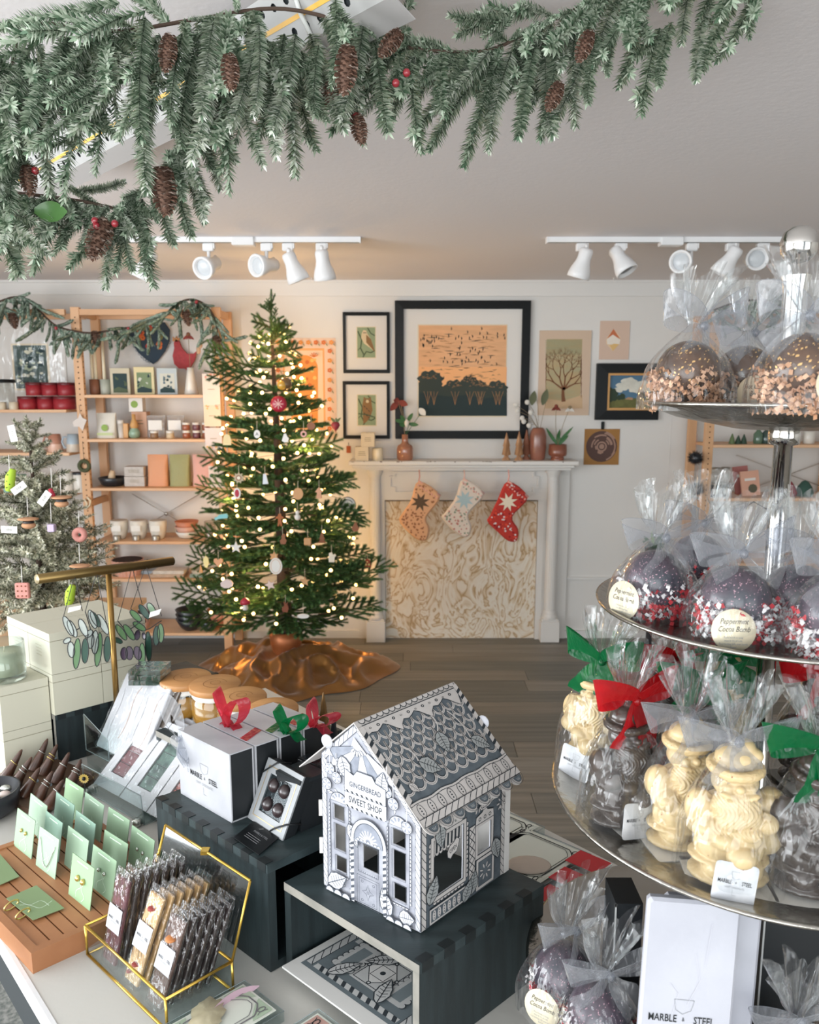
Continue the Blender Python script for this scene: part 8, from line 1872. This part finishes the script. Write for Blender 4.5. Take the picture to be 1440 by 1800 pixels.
# ================================================================= TIERED CAKE STAND
SX,SY=.441,.90
metal=mat('hammered_nickel','#a8a49c',.24,1.,bump=.25,bump_scale=45); polish=mat('polished_nickel','#c9c6c0',.1,1.)
tiers=[(1.635,SX-.278,SX,SY),(1.391,SX-.234,SX,SY),(1.145,SX-.186,SX,SY),(.896,.232,.388,.89)]
stand=thing('cake_stand','four tiered hammered silver cake stand with a ball finial','cake stand',(SX,SY,TZ))
for z,r,cx,cy in tiers:
    MB().lathe([(.0,-.030),(r*.35,-.030),(r*.75,-.017),(r*.96,-.004),(r,-.002),(r+.001,.001),(r-.003,.002),(r*.9,-.005),(r*.7,-.011),(0,-.012)],metal,96,c=(cx,cy,z)).build('tier_plate',stand)
MB().lathe([(.10,.001),(.10,.008),(.03,.02),(.014,.03),(.012,.06)],polish,40,c=(SX,SY,TZ)).build('foot',stand)
zs4=[t_[0] for t_ in tiers]
for a,b_ in ((.055+TZ,zs4[3]-.028),(zs4[3]-.012,zs4[2]-.03),(zs4[2]-.012,zs4[1]-.03),(zs4[1]-.012,zs4[0]-.03)):
    h=b_-a; MB().lathe([(.014,0),(.016,.006),(.0105,.014),(.0115,h*.5),(.0105,h-.02),(.017,h-.018),(.018,h-.006),(.016,h)],polish,28,c=(SX,SY,a)).build('pole_section',stand)
zf=W(1408,430,SY).z
MB().lathe([(.018,0),(.02,.008),(.013,.02),(.0135,zf-zs4[0]-.04),(.016,zf-zs4[0]-.022)],polish,32,c=(SX,SY,zs4[0]-.012)).build('top_pole',stand)
MB().lathe([(0,-.021),(.012,-.019),(.019,-.010),(.0205,.002),(.017,.013),(.009,.019),(0,.0205)],polish,32,c=(SX,SY,zf)).build('ball_finial',stand)
# ---------------------------------------------------------------- cellophane bags
cello=film('cellophane','#fbfcfc',.3,.03,.6,30,rough=.06,veil=.03)
def cbag(t,M,w_,d_,zn,zt,ph,flare=1.,lean=(0,0),part='cellophane_bag',sq_=.45):
    """bag: rectangular foot, neck gathered at zn, ruffled top to zt"""
    def fn(u,v):
        a=2*pi*u; c_,s_=cos(a),sin(a); z=v*zt
        if z<zn:
            f=z/zn; k=(1-f**2.6)*.97+.09+.05*sin(pi*f); e=sq_+.5*f; x=math.copysign(abs(c_)**e,c_)*w_/2*k; y=math.copysign(abs(s_)**e,s_)*d_/2*k
            k2=.0025*noise.noise(V((c_*3+ph,s_*3,z*40))); x += c_*k2; y += s_*k2
        else:
            f=(z-zn)/(zt-zn); k=.09+.62*flare*f**.8; pl=1+.30*min(1,f*3)*sin(11*a+ph+2*f)+.12*sin(23*a+ph); x=c_*w_/2*k*pl; y=s_*d_/2*(.09+.32*f)*pl; z += .010*f*sin(5*a+ph)
        g=max(0,(z-zn*.5)/zt); return M@V((x+lean[0]*g*g,y+lean[1]*g*g,z+.0006))
    MB().surf(fn,96,30,cello,wrap=True).build(part,t)
kraftl=mat('kraft_round_label','#d3c0a2',.7); creaml=mat('cream_round_label','#dcd0b4',.7)
def rlabel(t,M,r,lines,m):
    mb=MB().lathe([(0,0),(r,0),(r,.0005),(0,.0006)],m,32,M); mb.build('round_label',t); mb=MB(); A_=Art(mb,M,.0009,.00005)
    for q,s_ in enumerate(lines): A_.text(s_,0,r*(.42-.36*q),r*.36,letb,.75,.0,.35)
    for q,s_ in enumerate(('Place bomb in mug.','Heat 8 Oz of milk.','Pour boiling milk over bomb.','Enjoy!')): A_.text(s_,0,r*(-.32-.15*q),r*.13,letg,.85)
    mb.build('printed_lettering',t)
def shred(n,w_,d_,h,ms,seed):
    r_=random.Random(seed); mb=MB()
    for i in range(n):
        a=r_.uniform(0,6.28); k=r_.uniform(.6,1.); c=V((cos(a)*w_*.46*k,sin(a)*d_*.46*k,r_.uniform(.002,h))); d=V((r_.uniform(-1,1),r_.uniform(-1,1),r_.uniform(-.5,.8))).normalized(); n_=d.orthogonal().normalized(); s_=d.cross(n_)*.0021; P=[]
        for j in range(7): p=c+d*.0030*(j-3)+n_*.0019*(1 if j % 2 else -1); P += [p-s_,p+s_]
        mb.add(P,[(2*j,2*j+1,2*j+3,2*j+2) for j in range(6)],ms[i % len(ms)])
    return mb
shw,shr,shk,shk2=mat('shred_white','#dfdcdc',.7),mat('shred_red','#b8232e',.7),mat('shred_kraft','#b08463',.8),mat('shred_tan','#d0a688',.8)
hotm=mat('hot_cocoa_ball','#3a2518',.3,coat=.3,col2='#55371f',noise_scale=50); pepm=mat('peppermint_ball','#2a2d38',.35,coat=.3,col2='#42303e',noise_scale=38); flg=mat('gold_flake','#cfa569',.4,.3); flp=mat('pink_dust','#b08a95',.6)
def bomb(kind,label,px,py,y,z,lean=(0,0),rz=0.,lab=None,k=1.,bowm=None,seed=1):
    c=W(px,py,y); o=V((c.x,y,z)); t=thing('cocoa_bomb_bag',label,'sweet bag',o,rz); M=WM[t.name]; pep=kind=='p'
    R_b=.036*k; bc=V((0,0,R_b+.008)); MB().ball(M@bc,R_b,pepm if pep else hotm,26).build('chocolate_ball',t)
    r_=random.Random(seed); mb=MB()
    for i in range(330 if pep else 190):
        d=V((r_.gauss(-.4,1),r_.gauss(-.4,1),r_.gauss(.3,1))).normalized(); p=M@(bc+d*(R_b+.0002)); s_=d.orthogonal().normalized()*r_.uniform(.0006,.0022 if not pep else .0013); s2=d.cross(s_)*.6; mb.add([p-s_,p+s2,p+s_,p-s2],[(0,1,2,3)],flp if pep else flg)
    stuff(mb.build('speckle',t))
    sh=shred(330,.090*k,.080*k,.046*k,[shw,shr] if pep else [shk,shk2],seed); sh.v=[M@p for p in sh.v]; stuff(sh.build('shredded_paper',t))
    cbag(t,M,.094*k,.082*k,.096*k,.155*k,seed*1.3,1.,lean); g=.096/.155*.7
    bow(t,M@V((lean[0]*.35,lean[1]*.35-.006,.096*k)),M.to_3x3()@V((1,0,0)),UZ,.052*k,bowm or og_w,.034,seed,asym=(1,.9+.1*(seed % 3)),droop=.5)
    if lab: lx,ly,lz,la=lab; rlabel(t,M@T(lx,ly,lz)@rotz(la)@frame((0,0,0),(1,0,0),(0,.12,1)),.0225,('Peppermint','Cocoa Bomb') if pep else ('Hot Cocoa','Bomb'),creaml if pep else kraftl)
    return t
z1,z2,z3,z4=[z_-.009 for z_ in zs4]
bomb('h','hot cocoa bomb in a clear bag, leftmost on the top tier',1207,700,.90,z1,(.035,0),.1,None,1.,seed=2)
bomb('h','hot cocoa bomb bag with its round label low, middle of the top tier',1305,700,.94,z1,(.02,0),.1,(-.008,-.042,.018,0),.95,seed=4)
bomb('h','hot cocoa bomb bag with a large kraft label, right front of the top tier',1408,700,.775,z1,(0,0),-.1,(.018,-.040,.028,.15),1.,seed=5)
bomb('p','peppermint cocoa bomb bag with white bow, leftmost on the second tier',1150,1060,.885,z2,(.02,0),.2,(-.046,-.012,.025,-1.2),1.,seed=7)
bomb('p','peppermint cocoa bomb bag with round label and wide white bow, front of the second tier',1288,1130,.80,z2,(.006,0),0,(-.018,-.041,.022,-.1),1.,seed=8)
bomb('p','peppermint cocoa bomb bag right of the labelled one on the second tier',1398,1100,.81,z2,(.01,0),.3,None,1.,seed=9)
bomb('p','peppermint cocoa bomb bag behind, between the two left bags of the second tier',1225,1020,.985,z2,(.01,0),0,None,1.,seed=10)
bomb('p','peppermint cocoa bomb bag at the right picture edge of the second tier',1462,1180,.745,z2,(0,0),0,None,1.,seed=11)
bomb('p','peppermint cocoa bomb bag, leftmost on the bottom tier',990,1740,.845,z4,(.045,.01),.5,(-.046,-.016,.03,-1.1),1.05,seed=12)
bomb('p','peppermint cocoa bomb bag with white bow beside the tall white paper bag',1052,1800,.785,z4,(.03,.01),.1,None,1.,seed=13)
bomb('p','peppermint cocoa bomb bag at the bottom right corner of the view',1400,1800,.725,z4,(0,0),.1,None,1.,seed=14)
bomb('h','hot cocoa bomb bag on the far right of the top tier, past the picture edge',1530,700,.93,z1,(0,0),0,None,1.,seed=15)
bomb('p','peppermint cocoa bomb bag on the far right of the second tier, past the picture edge',1560,1060,.95,z2,(0,0),0,None,1.,seed=16)
# ---------------------------------------------------------------- moulded chocolate Santas
def santa_mesh():
    mb=MB(); m=mat('x_tmp','#808080')
    def e(c,r,R=None): mb.ball(c,1.,m,18,sc=r,R=R)
    e((0,0,.008),(.036,.028,.009)); e((-.012,-.008,.02),(.014,.018,.014)); e((.014,-.008,.02),(.014,.018,.014))
    e((0,0,.040),(.031,.024,.026)); e((0,.0,.066),(.034,.026,.034)); e((0,-.012,.060),(.026,.018,.022)); e((0,.002,.026),(.036,.027,.008))
    e((.030,.004,.064),(.021,.020,.034)); e((.033,.004,.088),(.013,.013,.016)); e((-.029,-.002,.080),(.013,.014,.021)); e((-.024,-.016,.066),(.014,.012,.013),Matrix.Rotation(.5,3,'Z')); e((-.010,-.026,.058),(.011,.009,.009))
    e((.022,-.016,.076),(.014,.011,.012),Matrix.Rotation(-.5,3,'Z')); e((.010,-.026,.068),(.010,.008,.008)); e((.003,-.030,.044),(.013,.010,.012))
    e((0,-.014,.090),(.021,.015,.023)); e((-.006,-.023,.082),(.012,.009,.014)); e((.007,-.023,.084),(.012,.009,.014))
    e((0,-.003,.113),(.0205,.019,.018)); e((0,-.0225,.1135),(.0045,.005,.0045)); e((-.009,-.018,.113),(.0055,.005,.0045)); e((.009,-.018,.113),(.0055,.005,.0045))
    e((-.008,-.0225,.1055),(.0095,.005,.0038),Matrix.Rotation(.35,3,'Y')); e((.008,-.0225,.1055),(.0095,.005,.0038),Matrix.Rotation(-.35,3,'Y')); e((-.008,-.0195,.1215),(.005,.003,.002)); e((.008,-.0195,.1215),(.005,.003,.002))
    mb.tube([(.020*cos(a),.019*sin(a)-.002,.128+.002*sin(a)) for a in [i*pi/10 for i in range(20)]],.0055,m,8,closed=True)
    e((0,0,.137),(.018,.017,.014)); e((.006,.002,.148),(.011,.011,.010)); e((.015,-.004,.142),(.0075,.0075,.0075))
    mb.v=[p*20 for p in mb.v]; o=bpy.data.objects.new('tmp',mb.mesh('tmp')); COL.objects.link(o); md=o.modifiers.new('r','REMESH'); md.mode='VOXEL'; md.voxel_size=.022; sm=o.modifiers.new('s','SMOOTH'); sm.factor=.5; sm.iterations=3
    bpy.context.view_layer.update(); me=bpy.data.meshes.new_from_object(o.evaluated_get(bpy.context.evaluated_depsgraph_get())); bpy.data.objects.remove(o)
    N_=[v.normal.copy() for v in me.vertices]
    for v,n in zip(me.vertices,N_): # carve beard strands, fur trim, robe folds, eyes
        co=v.co/20; x,y,z=co; k=0
        if y<-.012 and .066<z<.106 and abs(x)<.022: k=.0008*sin((x*(1+6*(.108-z)))*1500+8*sin(z*190))
        elif .122<z<.134: k=.0006*noise.noise(V((x,y,z))*700)
        elif z<.034: k=.0004*noise.noise(V((x,y,z))*500)
        elif y>-.02 and z<.1: k=.0007*sin(math.atan2(y,x)*16+z*60)
        for ex in (-.0075,.0075):
            dd=hypot(x-ex,z-.1175)
            if y<-.01 and dd<.0028: k -= .0011*(1-dd/.0028)
        co += n*k; v.co=(co.x*1.16,co.y*1.08,co.z)
    for p in me.polygons: p.use_smooth=True
    return me
sm0=santa_mesh(); wchoc=mat('white_chocolate','#c8b084',.42,coat=.25,noise_amt=.06,noise_scale=30,sub=.15); dchoc=mat('dark_chocolate','#423832',.3,coat=.6,noise_amt=.25,noise_scale=20)
sms={}
for n_,m_ in (('w',wchoc),('d',dchoc)):
    q=sm0.copy(); q.materials.clear(); q.materials.append(m_); sms[n_]=q
    for p in q.polygons: p.material_index=0
stick=mat('marbled_sticker','#cfd0d2',.5,col2='#b6b8bc',noise_scale=40); wbase=mat('white_base_card','#d6d2cb',.6)
def santa(kind,label,px,py,bm_,rz=0.,lean=(0,0),sticker=True,k=1.,seed=1,sx=0.):
    b_=G(px,py,z3+.002); o=V((b_.x,b_.y,z3)); t=thing('santa_bag',label,'sweet bag',o,rz); M=WM[t.name]
    MB().box((0,0,.0013),(.086*k,.066*k,.0016),wbase,M).build('base_card',t); inst('santa_figure',sms[kind],t,T(0,0,.002)@Matrix.Scale(k,4))
    if kind=='w':
        r_=random.Random(seed); vs_=sm0.vertices; mb=MB()
        for i in range(60): v=vs_[r_.randrange(len(vs_))]; p=M@(v.co*k+V((0,0,.002))+v.normal*.0003); n=v.normal; s_=n.orthogonal().normalized()*r_.uniform(.0005,.0012); s2=n.cross(s_)*.7; mb.add([p-s_,p+s2,p+s_,p-s2],[(0,1,2,3)],mat('berry_speck','#8f4a3c',.6))
        stuff(mb.build('speckle',t))
    cbag(t,M,.100*k,.080*k,.158*k,.222*k,seed*1.7,.9,lean,sq_=.6); g=(.158*.5/.222)
    bow(t,M@V((lean[0]*.25,lean[1]*.25-.008,.160*k)),M.to_3x3()@V((1,0,0)),UZ,.056,bm_,.036,seed,droop=1.3,asym=(1,1))
    if sticker:
        w_=.021; P_=[(sx_*(w_-.004)+.004*cos(a),sy_*(w_-.004)+.004*sin(a)) for sx_,sy_,a0 in ((1,1,0),(-1,1,pi/2),(-1,-1,pi),(1,-1,1.5*pi)) for a in (a0,a0+pi/4,a0+pi/2)]
        Ms=M@T(sx,-.0415*k,.024)@frame((0,0,0),(1,0,0),(0,.1,1))@Matrix.Rotation(-.12,4,'Z'); MB().prism(P_,0,.0006,stick,Ms).build('sticker',t); mb=MB(); brand(Art(mb,Ms,.0009,.00005),0,.001,.0058,xs=.66); mb.build('printed_lettering',t)
santa('w','white chocolate Santa bag with a wide white bow, front of the third tier',1278,1543,og_w,-.15,(0,0),True,1.0,3,-.004)
santa('w','white chocolate Santa bag half hidden behind the front white one',1196,1480,og_w,.15,(.01,0),True,.97,4,.012)
santa('d','dark chocolate Santa bag with a red bow on the third tier',1092,1440,og_r,.35,(.028,0),True,.97,5,-.006)
santa('w','white chocolate Santa bag with a green bow, leftmost on the third tier',1047,1352,og_g,-.7,(.03,0),True,1.,6,-.01)
santa('d','dark chocolate Santa bag with a green bow at the right picture edge',1424,1560,og_g,-.1,(-.01,0),True,1.,7,.03)
santa('d','chocolate Santa bag with a red bow at the back of the third tier',1165,1330,og_r,.2,(.0,0),False,.95,8)
santa('d','chocolate Santa bag with a green bow in the middle of the third tier',1215,1380,og_g,.1,(.0,0),False,.92,9)
santa('w','white Santa bag with a green bow just left of the silver pole',1268,1330,og_g,-.2,(.0,0),False,.95,10)
santa('d','chocolate Santa bag with a red bow right behind the silver pole',1420,1370,og_r,.1,(.0,0),False,.95,11)
# ---------------------------------------------------------------- white paper bags and black boxes on the bottom tier
wpb=mat('marbled_paper_bag','#b2b3ba',.6,col2='#a6a7af',noise_scale=8,bump=.05)
def pbag(tl,tr,y,zb,label,m=wpb,letter=False,ln=-.012):
    a,b_=W(*tl,y),W(*tr,y-.012); h=a.z-zb; o=V((a.x+ln,y-.02,zb)); e=(b_-a); e.z=0; M,wx,wy=quadM(o,o+e,V((a.x,y,a.z))); t=thing('paper_bag',label,'bag',o); MB().span((0,0,-.012),(wx,wy,0),m,M,bev=.003).build('bag_body',t)
    if letter:
        mb=MB(); A_=Art(mb,M,.0006,.0001); q=M.inverted()@W(1180,1783,y-.01); brand(A_,wx*.46,q.y,.0115,xs=.72)
        for s_ in (((.55,.75),(.62,.62),(.5,.5)),((.3,.2+.4),(.4,.55),(.35,.45)),((.7,.9),(.66,.7))): A_.line([(wx*p[0],wy*p[1]) for p in s_],.0005,mat('pale_vein','#babac2',.6))
        mb.build('printed_lettering',t)
pbag((1140,1578),(1304,1610),.735,z4+.002,'tall white marbled paper bag with black lettering on the bottom tier',letter=True)
pbag((1172,1574),(1340,1628),.77,z4+.002,'second white paper bag standing behind the lettered one')
def bbox(px0,px1,y,ztop,d_,label):
    a,b_=W(px0,1700,y),W(px1,1700,y); t=thing('black_box',label,'box',V(((a.x+b_.x)/2,y,z4))); MB().span((a.x,y,z4+.003),(b_.x,y+d_,ztop),bcard).build('box_body',t); MB().span((a.x-.001,y-.001,ztop-.004),(a.x+.0006,y+.0006,ztop),plt).build('white_edge_top',t); MB().span((a.x-.001,y-.001,z4+.003),(a.x+.0008,y+.0002,ztop),plt).build('white_edge',t)  # both slivers are the white paper edge at the left front corner
bbox(1078,1125,.83,1.04,.05,'tall black box with a white edge beside the bottom tier bomb bags'); bbox(1338,1440,.80,1.09,.05,'black box on the bottom tier right of the white paper bags')
# ================================================================= SMALL FROSTED TREE AND SHELF GARLANDS
champ=['#d0cdb4','#a5a68a','#7c806a','#e6e3d2','#585e4b','#bcbaa0','#90927a','#dcd9c6']
FY=2.62; R7=random.Random(31); sl_=[.10,.16,.23,.30]
fm=[sprig(L,.017,int(L*2300),champ,R7,1.,.0016,sd,.08) for L,sd in zip(sl_,(2,4,6,8))]
ztf,zbf=W(60,738,FY).z,W(60,1090,FY).z; xf=W(62,900,FY).x
ft=thing('frosted_tree','small champagne frosted artificial tree with biscuit ornaments at left','christmas tree',(xf,FY,zbf)); iF=WM[ft.name].inverted()
MB().tube([(xf,FY,zbf),(xf,FY,ztf-.05)],[.014,.004],barkm,8).build('trunk',ft); MB().lathe([(.07,.001),(.07,.02),(.02,.03),(0,.03)],barkm,18,c=(xf,FY,zbf)).build('base',ft)
fp=[(738,.03),(765,.07),(800,.09),(850,.13),(900,.17),(950,.21),(1000,.30),(1045,.30),(1090,.24)]; a=0.; py=752
while py<1085:
    z=W(60,py,FY).z; r0=next(f0[1]+(f1[1]-f0[1])*(py-f0[0])/(f1[0]-f0[0]) for f0,f1 in zip(fp,fp[1:]) if f0[0]<=py<=f1[0])
    for k in range(5 if py<860 else 8):
        a += 2.399; r=r0*R7.uniform(.8,1.12); i=min(range(4),key=lambda j: abs(sl_[j]-r)); d=V((cos(a),sin(a),R7.uniform(.1,.5)-(.15 if py>980 else 0))); inst('branch',fm[i],ft,iF@upto((xf,FY,z),d,R7.uniform(0,6))@Matrix.Scale(r/sl_[i],4))
    py += 19
for q in ((.0,.9),(.35,.8),(-.4,.8)): inst('branch',fm[0],ft,iF@upto((xf,FY,ztf-.09),(q[0],0,q[1]),0))
b=MB(); x1=W(128,1090,FY-.35).x; b.span((-1.9,FY-.38,zbf-.02),(x1,FY+.3,zbf-.0005),pineh); t=thing('pine_bench','low pine bench carrying the frosted tree','bench',(-1.5,FY,0)); b.build('bench_top',t)
for x,y in ((x1-.05,FY-.33),(x1-.05,FY+.25),(-1.85,FY-.33),(-1.85,FY+.25)): MB().box((x,y,(zbf-.02)/2),(.045,.045,zbf-.02),pine).build('leg',t)
MB().span((-1.8,FY-.3,.25),(x1-.08,FY+.22,.27),pineh).build('lower_shelf',t)
YO=FY-.27
def forn(name,label,px,py,bld,Y=YO): return orn(name,label,px,py,bld,Y=Y,string=.05,mat_s=owhite)
lime=mat('lime_felt','#a8c83c',.8); bisc=mat('biscuit','#b98a66',.8); pinkf=mat('pink_wafer','#c98a80',.8)
def pickle(t,c): MB().tube([c+V((.012,0,.035)),c+V((.002,0,.012)),c+V((-.002,0,-.012)),c+V((-.008,0,-.032))],[.009,.015,.015,.009],lime,12).build('ornament_body',t); [MB().ball(c+V((dx,-.014,dz)),.002,ink,6).build('dot',t) for dx,dz in ((0,.02),(-.004,0),(.004,-.01),(-.006,-.02))]
def smore(t,c): MB().ball(c+V((0,0,-.010)),.022,bisc,14,sc=(1,.8,.5)).build('lower_biscuit',t); MB().ball(c,.018,mat('black_filling','#1b1614',.5),12,sc=(1,.8,.5)).build('dark_filling',t); MB().ball(c+V((0,0,.010)),.030,bisc,14,sc=(1.1,.8,.18)).build('upper_biscuit',t)
forn('pickle_ornament','lime green spotted pickle on the left of the frosted tree',18,845,pickle); forn('pickle_ornament','lime green spotted pickle low on the frosted tree behind the brass bar',123,1048,pickle)
forn('sandwich_biscuit','biscuit sandwich ornament with black filling, right upper on the frosted tree',108,880,smore); forn('sandwich_biscuit','biscuit sandwich ornament with black filling, centre of the frosted tree',50,918,smore); forn('sandwich_biscuit','biscuit sandwich ornament just above the brass bar',141,1000,smore)
forn('doughnut_ornament','pink doughnut ornament hanging beside the shelf post',140,940,lambda t,c: MB().tube([c+V((.016*cos(a),0,.016*sin(a))) for a in [i*pi/10 for i in range(20)]],.010,pinkf,10,closed=True).build('ornament_body',t),FY-.1)
forn('cube_ornament','small lavender cube ornament on the frosted tree',91,928,lambda t,c: MB().box(tuple(c),(.022,.018,.024),mat('lavender','#b9a9c4',.7),bev=.002).build('ornament_body',t))
forn('wafer_ornament','pink spotted square wafer ornament low on the frosted tree',40,1038,lambda t,c: (MB().box(tuple(c),(.044,.014,.050),pinkf,bev=.003).build('ornament_body',t),[MB().ball(c+V((dx,-.008,dz)),.0028,obrown,6).build('dot',t) for dx in (-.013,0,.013) for dz in (-.016,0,.016)]))
forn('chili_ornament','small dark red chili ornament beside a white tag',92,868,lambda t,c: MB().tube([c+V((-.006,0,.016)),c,c+V((.008,0,-.016))],[.006,.008,.003],ored,8).build('ornament_body',t))
for px,py,rt,lab in ((16,931,.05,'white barcode tag at the left picture edge'),(33,858,-.6,'white paper tag beside the lime pickle'),(78,876,-.9,'white paper tag beside the red chili'),(22,762,1.4,'white paper tag near the top of the frosted tree')):
    c=W(px,py,YO-.02); t=thing('paper_tag',lab+' on the frosted tree','tag',c); M=T(c)@roty(rt) ; MB().box((0,0,0),(.05,.001,.022),owhite,M).build('tag_card',t); mb=MB(); A_=Art(mb,M@frame((0,-.0006,0),(1,0,0),(0,0,1)),.0003)
    for q in range(7): A_.line([(-.009+q*.003,-.004),(-.009+q*.003,.004)],.0012 if q % 2 else .0007,ink)
    mb.build('barcode',t)
# garlands over the shelves
ced=['#8fa392','#738b77','#abbaab','#587060','#9aac9b','#bac7b8']
cm=[sprig(L,.046,int(L*1100),ced,R7,.5,.007,0,.3,1.3) for L in (.14,.2,.26)]
def sgar(name,label,path,Y,n,drop,cones=()):
    P_=spline([W(x,y,Y) for x,y in path],8); t=thing(name,label,'garland',P_[0]); iv=WM[t.name].inverted(); MB().tube(P_,.006,barkm,6).build('garland_stem',t)
    for i in range(n):
        p=P_[int((i+R7.random())/n*(len(P_)-1))]; d=V((R7.uniform(-.7,.7),R7.uniform(-.5,.1),R7.uniform(-1,0)*drop)); j=R7.randrange(3); inst('sprig',cm[j],t,iv@upto(p,d,R7.uniform(0,6))@Matrix.Scale(R7.uniform(.45,.8),4))
    for x,y in cones: inst('pine_cone',cm1,t,iv@upto(W(x,y,Y-.03),(.3,-.2,-1))@Matrix.Scale(1.1,4))
    for k in range(3): p=P_[(k+1)*len(P_)//4]; inst('berry',bm,t,iv@T(p+V((0,-.04,-.01)))@Matrix.Scale(1.6,4))
sgar('shelf_garland','green cedar garland with pine cones draped along the pine shelf tops',[(-15,535),(30,522),(60,538),(95,570),(130,582),(165,585),(210,578),(250,572),(290,552),(325,528),(355,532),(376,556),(382,590),(378,620)],YF-.06,125,1.,((165,582),(325,545),(378,590),(20,550)))
sgar('shelf_garland','short dark green garland on the right pine shelf behind the cocoa bombs',[(1255,545),(1300,530),(1340,528),(1385,532),(1420,548)],YF-.06,34,.8)
